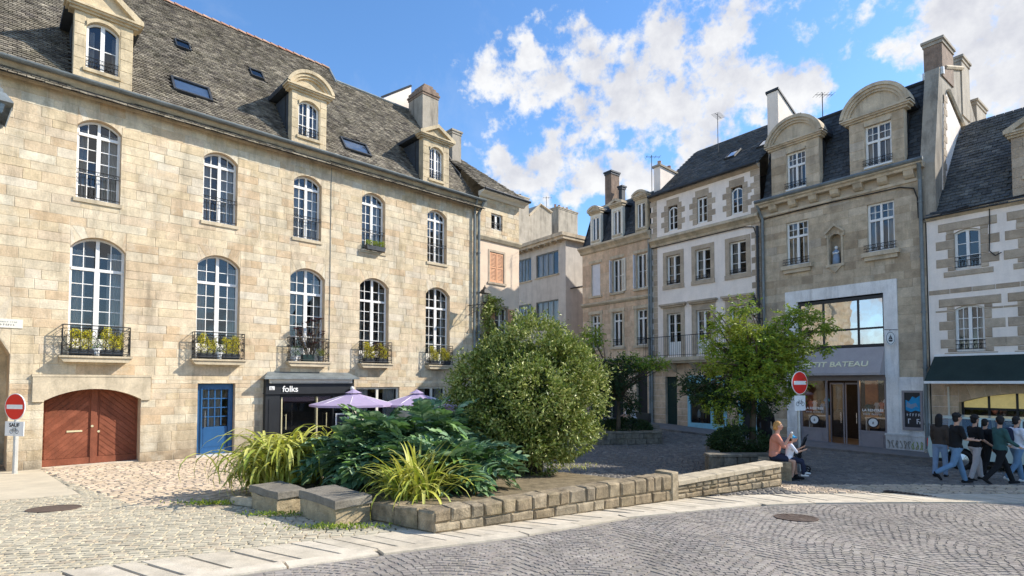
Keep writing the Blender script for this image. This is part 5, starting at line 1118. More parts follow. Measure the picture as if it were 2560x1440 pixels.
# awning
t = empty('green_awning', H.W(3.8, 0, 3.2), math.atan2(UR[1],UR[0]), 'dark green canvas awning with a white front bar over the arched shop, right edge', 'awning')
m = MB(); m.rn(.5); dz = 3.2; a, b = 1.45-3.8, 6.6-3.8; P_ = 1.15
m.add([(a,-.03,.12),(b,-.03,.12),(b,-P_,-.72),(a,-P_,-.72),(a,-.03,.09),(b,-.03,.09),(b,-P_,-.75),(a,-P_,-.75)], [(0,1,2,3),(7,6,5,4),(0,3,7,4),(1,5,6,2),(3,2,6,7)]); m.build('canvas', AWN_G, t)
m = MB(); m.rn(.5); m.box(a,b,-P_-.05,-P_+.03,-.8,-.72); m.build('front_bar', WHITE, t); m = MB(); m.box(a,b,-.08,0,.1,.17); m.build('cassette', WHITE, t)
m = MB(); m.tube([(a+.35,-.05,-.9),(a+.35,-.05,-2.2)], .03, 6); m.tube([(a+.35,-.05,-.6),(a+.4,-P_,-.75)], .025, 6); m.tube([(b-.35,-.05,-.6),(b-.4,-P_,-.75)], .025, 6); m.build('arm', CREAMW, t)
rebase(H, 8)
# ---------------------------------------------------------------- grey modern block at the back
OG = atY(1415, 900, 34.); G = Fac('grey_modern_block', OG, UR, 0, 0, 'plain grey rendered modern block with wide metal windows at the end of the street', 'building'); EG = G.e
def gw(x0, x1, y0, y1):
    a = G.pix(x0, (y0+y1)/2)[0]; b = G.pix(x1, (y0+y1)/2)[0]; xc = (x0+x1)/2; return (a, b, G.pix(xc, y1)[1], G.pix(xc, y0)[1])
ws = [gw(1340,1396,632,690), gw(1292,1328,648,705), gw(1340,1396,752,820), gw(1292,1328,762,830)]
zt = G.pix(1413, 600)[1]
opsG = [op(a,b,c,d,None,.15) for a, b, c, d in ws]
wall(EG, -7, 0, .2, zt, opsG, REND_G, REND_G)
for a, b, c, d in ws:
    w_ = window(EG, a, b, c, d, None, y=.1, cols=4, rows=1, mat=ZINC, curtain=2, double=False, fw=.06, bar=.1)
    m = MB(); m.box(a-.08,b+.08,-.06,0,c-.08,c); m.build('window_sill', TRIM_G, EG)
m = MB(); m.rn(.4); m.box(-.02,0,0.002,9,.2,zt); m.build('side_wall', REND_G, EG)
m = MB(); m.rn(.5); m.box(-7,.25,-.45,.0,zt,zt+.18); m.box(-7,.3,-.55,9,zt+.18,zt+.4); m.box(0,.25,0,9,zt,zt+.18); m.build('flat_roof_eave', TRIM_G, EG)
for k in range(12): m = MB(); m.box(-6.8+k*.58,-6.72+k*.58,-.42,-.02,zt-.1,zt); m.build('rafter_end', TRIM_G, EG)
m = MB(); m.quad((-7,.7,0),(0,.7,0),(0,.7,zt),(-7,.7,zt)); m.build('interior', DARK, EG)
cable(EG, [(.02,.4,zt-3),(.05,2.0,zt-2.6),(.05,4.5,zt-3.6),(.05,6.5,zt-5)], .04)
rebase(G, -3)
# ---------------------------------------------------------------- streaked gable with chimneys behind
OK = atY(1340, 900, 44.); K = Fac('streaked_gable_house', OK, UL, 0, 0, 'streaked bare gable wall and long chimney stacks rising behind the grey modern block', 'building'); EK = K.e
def kp(x, y, d=0): return K.pix(x, y, d)
g0, g1, g2, g3, g4 = kp(1298,640), kp(1300,545), kp(1322,540), kp(1350,512), kp(1379,533)
gb = kp(1379, 640)
m = MB(); m.rn(.5); m.prism([(g0[0]-3,2),(g0[0]-3,kp(1290,560)[1]),(g2[0],g2[1]),(g3[0],g3[1]),(g4[0],g4[1]),(g4[0],2)], 0, 8); m.build('gable_wall', REND_O, EK)
m = MB(); m.tube([(g2[0],-.05,g2[1]+.05),(g3[0],-.05,g3[1]+.05),(g4[0],-.05,g4[1]+.05)], .09, 5); m.build('coping', TRIM_G, EK)
c0, c1 = kp(1266,478,.4), kp(1322,478,.4); chimney(EK, c0[0], c1[0], -.4, .8, 6, c0[1]-.05, REND_O, pots=3, potm=ZINC_D)
c0, c1 = kp(1396,518,-1.), kp(1444,518,-1.); chimney(EK, c0[0], c1[0], 1., 2.2, 6, c0[1]-.0, REND_O, pots=5, potm=RIDGE)
antenna(EK, K.W(kp(1384,570)[0],.8,kp(1384,545)[1]), 'small antenna between the streaked gable and its chimney', 2.0, 4)
rebase(K, (g0[0]+g4[0])/2)
# ================================================================ ground
def sheet(name, xs, ys, dz, mat, kind='structure'):
    vs = [(x, y, gz(y)+dz) for y in ys for x in xs]; nx = len(xs)
    fs = [(j*nx+i, j*nx+i+1, (j+1)*nx+i+1, (j+1)*nx+i) for j in range(len(ys)-1) for i in range(nx-1)]
    me = bpy.data.meshes.new(name); me.from_pydata(vs, [], fs); set_rnd(me, [.5]*len(fs)); return tag(link_mesh(name, me, mat), kind=kind)
ys = sorted(set([-300,-60,-8]+list(np.arange(0,36,.5))+[4.8,9,13.6,20.4,60,300])); ground = sheet('plaza_ground', [-300,-60,-20,-10,0,10,20,60,300], ys, -.017, PJOINT)
KP = [gp(*p) for p in ((630,1433),(880,1397),(1280,1346),(1600,1292),(1860,1266),(2050,1259),(2300,1257),(2560,1258))]
KX = [-14, -9]+[p.x for p in KP]+[14, 30]; s0 = (KP[1].y-KP[0].y)/(KP[1].x-KP[0].x); KY = [KP[0].y-s0*(KP[0].x+14), KP[0].y-s0*(KP[0].x+9)]+[p.y for p in KP]+[KP[-1].y-.15, KP[-1].y-1.5]
def KF(x): return np.interp(x, KX, KY)
# road sheet below the kerb line
xs = np.linspace(-20, 30, 101); vs = []; 
for x in xs:
    for k in range(14):
        y = -10+(KF(x)+10)*k/13 if k < 5 else 4.8+(KF(x)-4.8)*(k-5)/8 if KF(x) > 4.8 else -10+(KF(x)+10)*k/13; vs.append((x, y, gz(y)-.007))
fs = [(i*14+k, (i+1)*14+k, (i+1)*14+k+1, i*14+k+1) for i in range(100) for k in range(13)]
me = bpy.data.meshes.new('road'); me.from_pydata(vs, [], fs); set_rnd(me, [.5]*len(fs)); road = tag(link_mesh('road', me, ROADM), kind='structure')
TPL = [(4,5,6,7),(0,1,5,4),(1,2,6,5),(2,3,7,6),(3,0,4,7)]
def setts(base, name, stuff, C, ang, w, l, mat, cap=300, gap=.006, th=.03, lift=0., cam0=(1.0, 3.0), c=.008, tilt=.004, shear=0.):
    """C (K,2) centres; w along the row, l across; rounded block tops following the slope of the ground"""
    K = len(C); w = np.broadcast_to(w, K); l = np.broadcast_to(l, K); ang = np.broadcast_to(ang, K); zg = np.interp(C[:,1], GX, GZ)
    ca, sa = np.cos(ang), np.sin(ang); out = np.zeros((K,8,3)); h = np.random.uniform(-tilt,tilt,K)
    sx = [-1,1,1,-1]; sy = [-1,-1,1,1]
    for ring, (ins, dz) in enumerate(((gap, -th), (gap+c, 0.))):
        for k in range(4):
            X = sx[k]*(w/2-ins)+np.random.uniform(-.004,.004,K); Y = sy[k]*(l/2-ins)+np.random.uniform(-.004,.004,K)
            X = X+Y*shear; wx = C[:,0]+X*ca-Y*sa; wy = C[:,1]+X*sa+Y*ca
            out[:,ring*4+k] = np.stack([wx, wy, np.interp(wy, GX, GZ)+dz+lift+h+np.random.uniform(-tilt,tilt,K)*.6], 1)
    rn = np.random.rand(K); d = (C[:,0]-cam0[0])**2*.35+(C[:,1]-cam0[1])**2; idx = np.argsort(d)
    for i in idx[:cap]: np_mesh(name, out[i:i+1], 8, TPL, rn[i:i+1], mat, base)
    if K > cap: i = idx[cap:]; tag(np_mesh(stuff, out[i], 8, TPL, rn[i], mat, base), kind='stuff')
def vis(C, m=.4):
    x = C[:,0]; y = C[:,1]; return (np.abs(x) < y*.94+m) & (y > 3.2)
# road setts laid in segmental fans
cs_ = []; an = []; A = 1.35
for j in range(-10, 130):
    for i in range(-70, 155):
        x = i*.088+(.044 if j % 2 else 0); t = ((x/A) % 1.0)*2-1; y = j*.083-.24*(t*t)+.25
        y += .035*math.sin(x*1.1+j*.21)+.02*math.sin(x*3.7-j*.4); cs_.append((x+random.uniform(-.011,.011), y+random.uniform(-.009,.009))); an.append(random.gauss(0,.06)+math.atan(-.24*2*t*2/A))
C = np.array(cs_); an = np.array(an); msk = vis(C) & (C[:,1] < KF(C[:,0])-.07); setts(road, 'sett', 'road_setts', C[msk], an[msk], .087, .081, SETT, 300, cam0=(.5,4.0), gap=.0028, c=.004, tilt=.0014)
# kerb and slab band following the road edge
def along(off, s0, s1, step):
    P = []; x = -14.
    pts = [(x, float(KF(x))) for x in np.arange(-13, 16, .05)]
    acc = 0; last = pts[0]; out = []
    nxt = 0
    for p in pts[1:]:
        d = math.hypot(p[0]-last[0], p[1]-last[1]); acc += d
        while acc >= nxt:
            a = math.atan2(p[1]-last[1], p[0]-last[0]); out.append((p[0]-math.sin(a)*off, p[1]+math.cos(a)*off, a)); nxt += step
        last = p
    return out
kerb = sheet('kerb_bed', [-14.5,-14.4], [5,5.1], -.03, PJOINT); bpy.data.objects.remove(kerb)
kb = empty('kerb', (0,0,0)); kb['kind'] = 'structure'
o = along(.13, 0, 0, .95); C = np.array([(p[0],p[1]) for p in o]); a = np.array([p[2] for p in o]); msk = vis(C, 1.2) ; setts(kb, 'kerb_stone', 'kerb_run', C[msk], a[msk], .945, .25, BAND, 300, gap=.003, th=.05, lift=.012, c=.006, tilt=.002)
sb = empty('slab_band', (0,0,0)); sb['kind'] = 'structure'
for k, (off, wd) in enumerate(((.26+.42, .84),)):
    o = along(off, 0, 0, .215); C = np.array([(p[0],p[1]) for p in o]); a = np.array([p[2] for p in o]); msk = vis(C, .6)
    setts(sb, 'slab', 'slabs', C[msk], a[msk]+.0, .213, wd, BAND, 300, gap=.004, th=.03, lift=.004, c=.005, tilt=.002, shear=-.45)
def band_top(x): return KF(x)+1.1/np.cos(.4)
# left hand paving: regions in plan
pg = lambda *px: [tuple(gp(*p)[:2]) for p in px]
warm_poly = [(-13.4,15.2)]+pg((100,1172),(246,1232),(352,1264),(545,1268),(640,1262))+[(-3.5,13.5),(-3.5,22.),(-7.2,21.5)]
warm_poly[0] = tuple(L.W(-4.9,-.05,0)[:2]); warm_poly[-1] = tuple(L.W(3.5,0,0)[:2]); warm_poly[-2] = tuple(L.W(4.5,-4,0)[:2])
smooth_poly = pg((0,1180),(100,1172),(200,1235),(0,1250))+[tuple(gp(-300,1255)[:2]), tuple(gp(-300,1190)[:2])]
def inpoly(C, poly):
    x, y = C[:,0], C[:,1]; c = np.zeros(len(C), bool); j = len(poly)-1
    for i in range(len(poly)):
        xi, yi = poly[i]; xj, yj = poly[j]
        c ^= ((yi > y) != (yj > y)) & (x < (xj-xi)*(y-yi)/(yj-yi+1e-12)+xi); j = i
    return c
aL = math.atan2(UL[1], UL[0])
def grid(ang, w, l, x0, x1, y0, y1, org=(0,0), jit=.006, wv=0):
    R = []; ca, sa = math.cos(ang), math.sin(ang); H = 32
    for j in range(int(-H/l), int(H/l)):
        off = random.random()*w
        i = np.arange(int(-H/w), int(H/w)); X = i*w+off; Y = np.full(len(i), j*l)
        R.append(np.stack([org[0]+X*ca-Y*sa, org[1]+X*sa+Y*ca], 1))
    C = np.concatenate(R); C = C[(C[:,0] > x0) & (C[:,0] < x1) & (C[:,1] > y0) & (C[:,1] < y1)]; return C+np.random.uniform(-jit,jit,C.shape)
wallL = lambda C: (C[:,0]-OL.x)*UL[1]-(C[:,1]-OL.y)*UL[0] > 0     # in front of the left facades
C = grid(aL+.5, .24, .13, -16, 0, 8, 24, (-8,12)); msk = inpoly(C, warm_poly) & vis(C)
wp = empty('warm_paving', (-8,13,0)); wp['kind'] = 'structure'; wp.location = (0,0,0)
setts(wp, 'paving_stone', 'warm_paving_stones', C[msk], aL+.5, .236, .128, WARMP, 300, cam0=(-5,8), c=.012, tilt=.006)
C = grid(.18, .15, .105, -16, 1.5, 3, 16, (-4,8)); msk = vis(C) & (C[:,1] > band_top(C[:,0])) & ~inpoly(C, warm_poly) & ~inpoly(C, smooth_poly) & (C[:,0] < 1.0-.2*0) & (C[:,1] < 13.6) & wallL(C)
lp = empty('left_paving', (0,0,0)); lp['kind'] = 'structure'
setts(lp, 'paver', 'small_pavers', C[msk], .18, .148, .103, PAVE, 300, cam0=(-3.5,5.5), gap=.005, c=.006, tilt=.003)
m = MB(); m.rn(.5); zz = [(x, y, gz(y)-.008) for x, y in smooth_poly]; m.poly(zz); tag(m.build('concrete_apron', SMOOTH), kind='structure')
# strip of warm small stones between the end of the garden wall and the band, and dark cobbles of the square
wr = lambda C: (C[:,0]-OR.x)*(-UR[1])+(C[:,1]-OR.y)*UR[0]*-1 
nR = V((UR[0], UR[1], 0)).normalized(); bR = V((-nR.y, nR.x, 0))
def dR(C): return -((C[:,0]-OR.x)*bR.x+(C[:,1]-OR.y)*bR.y)            # distance in front of the right hand facades
C = grid(-.7, .17, .125, -9, 22, 8, 31, (4,14)); msk = vis(C) & (C[:,1] > band_top(C[:,0])+.05) & (dR(C) > 1.65) & wallL(C) & ~inpoly(C, warm_poly) & ((C[:,1] >= 13.6) | (C[:,0] > 1.0))
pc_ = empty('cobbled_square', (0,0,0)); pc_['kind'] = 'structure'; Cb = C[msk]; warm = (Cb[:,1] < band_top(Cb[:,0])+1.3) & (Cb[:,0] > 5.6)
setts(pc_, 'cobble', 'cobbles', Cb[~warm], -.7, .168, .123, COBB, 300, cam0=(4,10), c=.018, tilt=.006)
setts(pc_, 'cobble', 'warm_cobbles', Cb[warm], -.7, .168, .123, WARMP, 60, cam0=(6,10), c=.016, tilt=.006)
# raised pavement along the shops
m = MB(); m.rn(.5); N_ = 40
def FR(a, d, z): p = OR+nR*a-bR*d; return (p.x, p.y, gz(p.y)+z)
for i in range(N_):
    a0, a1 = -16+32*i/N_, -16+32*(i+1)/N_; m.quad(FR(a0,-.1,.085),FR(a1,-.1,.085),FR(a1,1.5,.07),FR(a0,1.5,.07))
pav = tag(m.build('pavement', ASPH), kind='structure')
for i in range(48):
    a0, a1 = -16+i*.66, -16+i*.66+.65
    if a1 > 9: break
    m = MB(); m.rn(); p = [FR(a0,1.5,.072),FR(a1,1.5,.072),FR(a1,1.64,.07),FR(a0,1.64,.07)]; m.add(p+[(q[0],q[1],q[2]-.14) for q in p], [(0,1,2,3),(3,2,6,7),(0,3,7,4),(1,2,6,5)]); m.build('kerb_stone', COBB, pav)
# covers
def cover(name, px, r, grate, label):
    p = gp(*px); t = empty(name, (p.x, p.y, p.z), 0, label, 'manhole cover' if not grate else 'drain grate'); m = MB(); m.rn(.5); n = 24
    sl = (gz(p.y+.3)-gz(p.y-.3))/.6; z = lambda y: .004+sl*y
    pts = [(r*math.cos(6.2832*i/n), r*math.sin(6.2832*i/n)) for i in range(n)]
    m.add([(x,y,z(y)+.008) for x, y in pts]+[(x*.9,y*.9,z(y*.9)+.008) for x, y in pts]+[(x,y,z(y)-.03) for x, y in pts], [(i,(i+1) % n,n+(i+1) % n,n+i) for i in range(n)]+[(i,(i+1) % n,2*n+(i+1) % n,2*n+i) for i in range(n)]); m.build('rim', CAST, t)
    if grate:
        m = MB(); m.rn(.5)
        for k in range(-6, 7):
            y = k*r*.14; hw = math.sqrt(max(0,(.9*r)**2-y*y)); 
            if hw > .03: m.add([(-hw,y-r*.04,z(y)+.006),(hw,y-r*.04,z(y)+.006),(hw,y+r*.04,z(y)+.006),(-hw,y+r*.04,z(y)+.006)], [(0,1,2,3)])
        m.box(-.02,.02,-r*.9,r*.9,-.01,.002); m.build('bars', CAST, t); m = MB(); m.add([(x*.9,y*.9,z(y)-.004) for x, y in pts], [tuple(range(n))]); m.build('pit', DARK, t)
    else: m = MB(); m.rn(.5); m.add([(x*.9,y*.9,z(y)+.007) for x, y in pts], [tuple(range(n))]); m.build('lid', CAST, t)
cover('drain_grate', (1990,1295), .30, True, 'round ribbed iron grate in the grey sett road, right of centre')
cover('manhole_cover', (135,1272), .36, False, 'round brown manhole cover in the pale paving near the red sign')
p = gp(2275,1236); t = empty('gully_grate', (p.x,p.y,p.z), -.9, 'long dark gully slot in the shaded cobbles before the walkers', 'drain grate'); m = MB(); m.box(-.42,.42,-.09,.09,0,.014); m.build('slot', DARK, t); m = MB()
for k in range(12): m.box(-.4+k*.07,-.37+k*.07,-.09,.09,.014,.02)
m.build('bars', CAST, t)
# ================================================================ garden wall, benches, planters
def stone_wall(name, label, P0, P1, h0, h1, th, courses, lr, capt=0., endcap=True, mat=WSTONE, rough=.02, group=None, inward=1, clen=(.6,1.1), capmat=None):
    """dry looking wall between two ground points: each stone its own block; the stones follow the slope"""
    P0, P1 = V(P0), V(P1); d = V((P1.x-P0.x, P1.y-P0.y, 0)); Lg = d.length; ang = math.atan2(d.y, d.x); u = d.normalized()
    t = empty(name, (P0.x, P0.y, P0.z), ang, label, 'wall', group); sl = lambda x: gz(P0.y+u.y*x)-P0.z
    H = lambda x: h0+(h1-h0)*x/Lg
    m = MB(); m.rn(.2); m.add([(0.02,.02,sl(0)-.05),(Lg-.02,.02,sl(Lg)-.05),(Lg-.02,th,sl(Lg)-.05),(.02,th,sl(0)-.05),(.02,.02,sl(0)+h0-capt-.02),(Lg-.02,.02,sl(Lg)+h1-capt-.02),(Lg-.02,th-.01,sl(Lg)+h1-capt-.02),(.02,th-.01,sl(0)+h0-capt-.02)], [(4,5,6,7),(0,1,5,4),(1,2,6,5),(2,3,7,6),(3,0,4,7)]); m.build('core', mat, t)
    z0s = 0
    for k, fr in enumerate(courses):
        x = 0.
        while x < Lg-.01:
            l = random.uniform(*lr[k]); 
            if Lg-x-l < lr[k][0]*.6: l = Lg-x
            a, b = x+.008, x+l-.008; lo, hi = z0s, z0s+fr; g = .007; j = random.uniform(0, rough)
            top = (k == len(courses)-1)
            def Z(x_, f_): return sl(x_)+(H(x_)-capt)*f_
            y0 = -j; y1 = th if (top and capt == 0) else .12; c = .022 if mat is WSTONE else .015
            zl = [Z(a,lo)+g, Z(b,lo)+g, Z(b,hi)-g+(random.uniform(-.01,.012) if top else 0), Z(a,hi)-g+(random.uniform(-.01,.012) if top else 0)]
            q = MB(); q.rn()
            vs = [(a,y1,zl[0]),(b,y1,zl[1]),(b,y1,zl[2]-c),(a,y1,zl[3]-c),(a,y0+c,zl[0]),(b,y0+c,zl[1]),(b,y0+c,zl[2]),(a,y0+c,zl[3]),(a+c,y0,zl[0]+c),(b-c,y0,zl[1]+c),(b-c,y0,zl[2]-c),(a+c,y0,zl[3]-c),(a+c,y0+c*2,zl[3]+.004),(b-c,y0+c*2,zl[2]+.004),(b-c,y1-c,zl[2]-c*.3),(a+c,y1-c,zl[3]-c*.3)]
            if mat is not COBB: vs = [(x_+random.uniform(-.009,.009), y_+(random.uniform(-.006,.009) if y_ < .1 else 0), z_+random.uniform(-.008,.008)) for x_, y_, z_ in vs]
            q.add(vs, [(0,1,5,4),(1,2,14,13,6,5),(3,0,4,7,12,15),(4,5,9,8),(5,6,10,9),(6,7,11,10),(7,4,8,11),(8,9,10,11),(7,6,13,12),(12,13,14,15),(2,3,15,14),(0,3,2,1)]); q.build('stone', mat, t); x += l
        z0s += fr
    if capt:
        x = 0.
        while x < Lg-.01:
            l = random.uniform(*clen); 
            if Lg-x-l < .3: l = Lg-x
            a, b = x+.005, x+l-.005; q = MB(); q.rn(); o_ = .03; y0, y1 = -o_, th+o_
            za, zb = sl(a)+H(a), sl(b)+H(b); q.add([(a,y0,za-capt),(b,y0,zb-capt),(b,y1,zb-capt),(a,y1,za-capt),(a,y0,za-.012),(b,y0,zb-.012),(b,y1,zb-.012),(a,y1,za-.012),(a+.012,y0+.015,za),(b-.012,y0+.015,zb),(b-.012,y1-.015,zb),(a+.012,y1-.015,za)],
                  [(0,3,2,1),(0,1,5,4),(1,2,6,5),(2,3,7,6),(3,0,4,7),(4,5,9,8),(5,6,10,9),(6,7,11,10),(7,4,8,11),(8,9,10,11)]); q.build('cap_stone', capmat or WCAP, t); x += l
    return t
random.seed(5)
w0, w1, w2, w3 = gp(925,1300), gp(1085,1335), gp(1692,1250), gp(1955,1215)
stone_wall('garden_wall', 'low front garden wall of rough brown blocks in two courses, under the big round bush', w1, w2, .29, .47, .34, [.42,.58], [(.22,.45),(.18,.36)])
stone_wall('garden_wall', 'low capped stone wall with one long sloping top, ending near the seated woman', w2+V((.02,.03,0)), w3, .34, .50, .36, [.38,.25,.37], [(.2,.5),(.15,.34),(.18,.42)], capt=.085, clen=(.5,.9))
stone_wall('garden_wall', 'short rounded corner of big blocks under the front striped plant', w0, w1, .26, .29, .34, [1.0], [(.42,.6)])
# pier between the two long walls
pr = empty('wall_pier', (w2.x, w2.y, w2.z), math.atan2((w2-w1).y,(w2-w1).x), 'upright stone pier joining the two garden walls', 'pier'); m = MB(); m.rn(.7); m.block(-.16,.03,-.03,.36,-.03,.50,.02); m.build('block', WSTONE, pr)
# soil inside
m = MB(); m.rn(.5)
bedp = [w0+V((.1,.25,0)), w1+V((.05,.25,0)), w2+V((-.15,.25,0)), V((2.7,10.9,gz(10.9))), V((1.2,12.6,gz(12.6))), V((-2.5,12.5,gz(12.5))), V((-4.5,11.,gz(11))), V((-4.3,9.6,gz(9.6))), V((-3.2,9.1,gz(9.1)))]
c = sum(bedp, V())/len(bedp); ring = [(p.x,p.y,p.z+.21) for p in bedp]; m.add(ring+[(c.x,c.y,c.z+.33)]+[(p.x,p.y,p.z-.05) for p in bedp], [(i,(i+1) % 9,9) for i in range(9)]+[(i,(i+1) % 9,10+(i+1) % 9,10+i) for i in range(9)]); tag(m.build('planting_bed_soil', SOIL), kind='structure')
def roughen(o, cuts, amp, sc_=3.):
    bm = bmesh.new(); bm.from_mesh(o.data); ly = None
    bmesh.ops.subdivide_edges(bm, edges=bm.edges[:], cuts=cuts, use_grid_fill=True)
    for v_ in bm.verts: n_ = MN.noise_vector(v_.co*sc_+V((o.data.vertices[0].co.x*9,0,0))); n2_ = MN.noise_vector(v_.co*sc_*4); v_.co += n_*amp+n2_*amp*.45
    bm.to_mesh(o.data); bm.free(); return o
def bench(name, label, px, h, mat=BENCH):
    """stone seat: block base and overhanging worn slab from four ground corners"""
    P = [gp(*p) if isinstance(p, tuple) else p for p in px]; c = sum(P, V())/4; t = empty(name, (c.x,c.y,c.z), 0, label, 'bench', 'stone block seats at the edge of the planting')
    Q = [(p-c) for p in P]
    m = MB(); m.rn(.5); zt = h-.115
    m.add([(q.x,q.y,q.z-.04) for q in Q]+[(q.x,q.y,zt) for q in Q], [(0,1,5,4),(1,2,6,5),(2,3,7,6),(3,0,4,7),(4,5,6,7)]); roughen(m.build('base_block', mat, t), 6, .03)
    m = MB(); m.rn(.5); s = 1.06; c_ = .018
    m.add([(q.x*s,q.y*s,zt+.003) for q in Q]+[(q.x*s,q.y*s,h-c_) for q in Q]+[(q.x*(s-.02),q.y*(s-.02),h) for q in Q], [(0,3,2,1),(0,1,5,4),(1,2,6,5),(2,3,7,6),(3,0,4,7),(4,5,9,8),(5,6,10,9),(6,7,11,10),(7,4,8,11),(8,9,10,11)]); roughen(m.build('seat_slab', SLABT, t), 5, .014); return t
b1, b2, b3 = gp(752,1290), gp(838,1317), gp(925,1303); b4 = b1+(b3-b2)*1.0; b4.z = gz(b4.y)
bench('stone_bench', 'nearer and larger of the two block seats, worn grey slab over a lichened base', [b1,b2,b3,b4], .385)
b1, b2, b3 = gp(628,1270), gp(694,1287), gp(760,1278); b4 = b1+(b3-b2)*1.15; b4.z = gz(b4.y)
bench('stone_bench', 'further left block seat beside the yellow striped tussock', [b1,b2,b3,b4], .37)
k0, k1 = gp(575,1262), gp(632,1270); stone_wall('edging_stone', 'short pale edging stone beside the left tussock', k0, k1, .14, .15, .15, [1.0], [(.5,.8)], mat=WCAP)
# planters in the shade
def planter(name, label, pts, h, soil=True):
    G_ = 'low stone planters in the shaded square'
    P = [V((p[0],p[1],gz(p[1]))) for p in pts]
    for i in range(len(P)):
        a, b = P[i], P[(i+1) % len(P)]
        if a.y > (sum(p.y for p in P)/len(P))+.3 and b.y > (sum(p.y for p in P)/len(P))+.3: sd = 'back'
        else: sd = ['front','right','back','left'][i % 4]
        stone_wall('planter_wall', sd+' side wall of the '+label, a, b, h, h, .28, [.5,.5], [(.25,.5),(.25,.5)], capt=.07, group=G_, mat=PSTONE, capmat=PSTONE)
    m = MB(); m.rn(.5); m.poly([(p.x+(sum(q.x for q in P)/4-p.x)*.12,p.y+(sum(q.y for q in P)/4-p.y)*.12,max(q.z for q in P)+h-.12) for p in P]); tag(m.build(name+'_soil', SOIL), kind='structure')
pA, pB = gp(1772,1188), gp(1975,1185)
planter('planter', 'shaded planter behind the seated woman', [(pA.x,pA.y),(pB.x-.1,pB.y-.1),(pB.x+.5,pB.y+2.6),(pA.x+1.0,pA.y+3.0)], .52)
pC, pD = gp(1492,1113), gp(1655,1110)
planter('planter', 'far shaded planter with the clipped hedge', [(pC.x,pC.y),(pD.x,pD.y),(pD.x+.4,pD.y+2.2),(pC.x+.6,pC.y+2.4)], .5)
# ================================================================ foliage
def leaves(name, C, size, mat, parent=None, aspect=.45, kind=None, up=.3, out=None, fold=.25, cent=None):
    """C (K,3) leaf positions -> folded four point leaves with random attitude"""
    K = len(C); d = np.random.normal(size=(K,3)); 
    if out is not None: d = d*.8+out*1.0
    d[:,2] += up; d /= np.linalg.norm(d,axis=1)[:,None]
    r = np.random.normal(size=(K,3)); s = np.cross(d, r); s /= np.linalg.norm(s,axis=1)[:,None]; n = np.cross(d, s)
    L_ = size*np.random.uniform(.6,1.25,K)[:,None]; W_ = L_*aspect
    v = np.zeros((K,4,3)); v[:,0] = C; v[:,1] = C+d*L_*.5+s*W_*.5+n*W_*fold; v[:,2] = C+d*L_; v[:,3] = C+d*L_*.5-s*W_*.5+n*W_*fold
    K2 = len(v); fs = [(0,1,2),(0,2,3)]
    o = np_mesh(name, v, 4, fs, np.clip(np.random.rand(K2)*.75+.25*np.random.rand(), 0, 1), mat, parent)
    if kind: o['kind'] = kind
    return o
def blob_pts(n, c, r, shell=.55, clump=.22, fr=2.2, seed=0):
    """points filling the outer part of a lumpy ellipsoid, gathered into clumps"""
    rng = np.random.RandomState(seed); out = []; nrm = []; c = np.array(c, float); r = np.array(r, float)
    while sum(len(o) for o in out) < n:
        d = rng.normal(size=(n,3)); d /= np.linalg.norm(d,axis=1)[:,None]; t = shell+(1-shell)*rng.rand(n)**.6
        lump = np.array([MN.noise(V(q*fr)+V((seed*3.1,0,0))) for q in d]); lump2 = np.array([MN.noise(V(q*fr*2.7)+V((seed*1.3,5,0))) for q in d])
        rad = 1+clump*lump*1.6+clump*lump2*.9; P = c+d*r*(t*rad)[:,None]
        g = np.array([MN.noise(V(p*2.6)) for p in P]); keep = (g+rng.rand(n)*.45) > .02-.25*(t-shell)
        out.append(P[keep]); nrm.append(d[keep])
    return np.concatenate(out)[:n], np.concatenate(nrm)[:n]
def twigs(P0, C, n, parent, r0=.03, name='branch', seed=0, mat=BARK):
    rng = random.Random(seed); m = MB(); m.rn(.5)
    for i in range(n):
        q = V(C[rng.randrange(len(C))]); b = V(P0); mid = b.lerp(q, .45)+V((rng.uniform(-.15,.15),rng.uniform(-.15,.15),rng.uniform(.0,.2)))
        m.tube([b, b.lerp(mid,.5), mid, mid.lerp(q,.6)+V((0,0,.04)), q], [r0, r0*.8, r0*.55, r0*.3, .004], 5)
    return m.build(name, mat, parent)
# big round variegated bush
bp_ = gp(1330, 1222); bc = atY(1312, 1003, 11.9); Rb = 1.72
t = empty('round_bush', (bp_.x, bp_.y+.5, bp_.z+.25), 0, 'very large round variegated bush behind the low stone wall', 'bush')
o0 = np.array(t.location); cc = np.array(bc)-o0
BB = [(1305,1015,1.4,1.0,0,.27),(1328,885,.88,.95,0,.12),(1420,965,.84,1.0,-.1,.12),(1215,960,.78,.95,.1,.11),(1180,1015,.6,.9,0,.06),(1415,1080,.7,1.1,-.1,.08),(1250,905,.56,.9,0,.06),(1398,895,.52,.95,-.2,.06),(1320,1130,.85,.9,-.3,.08),(1340,980,.7,.9,-.95,.05),(1225,1080,.6,1,-.4,.03)]
PA, NA = [], []
for k, (px, py, r, sz_, dy, fr) in enumerate(BB):
    c_ = np.array(atY(px, py, 11.9+dy))-o0; a_, b_ = blob_pts(int(50000*fr), c_, (r,r*.85,r*sz_), .62, .24, 3.4, 3+k); PA.append(a_); NA.append(b_)
P1_ = np.concatenate(PA); n1 = np.concatenate(NA)
P1_[:,2] = np.maximum(P1_[:,2], -.1+.05*np.random.rand(len(P1_)))
rr_ = np.hypot(P1_[:,0]+.05, P1_[:,1]); kk_ = rr_ < .55+P1_[:,2]*1.3; P1_ = P1_[kk_]; n1 = n1[kk_]
sz1 = np.random.rand(len(P1_)) < .5
leaves('foliage', P1_[sz1], .105, LEAFB, t, .40, 'stuff', .25, n1[sz1]); leaves('foliage', P1_[~sz1], .078, LEAFB, t, .45, 'stuff', .25, n1[~sz1])
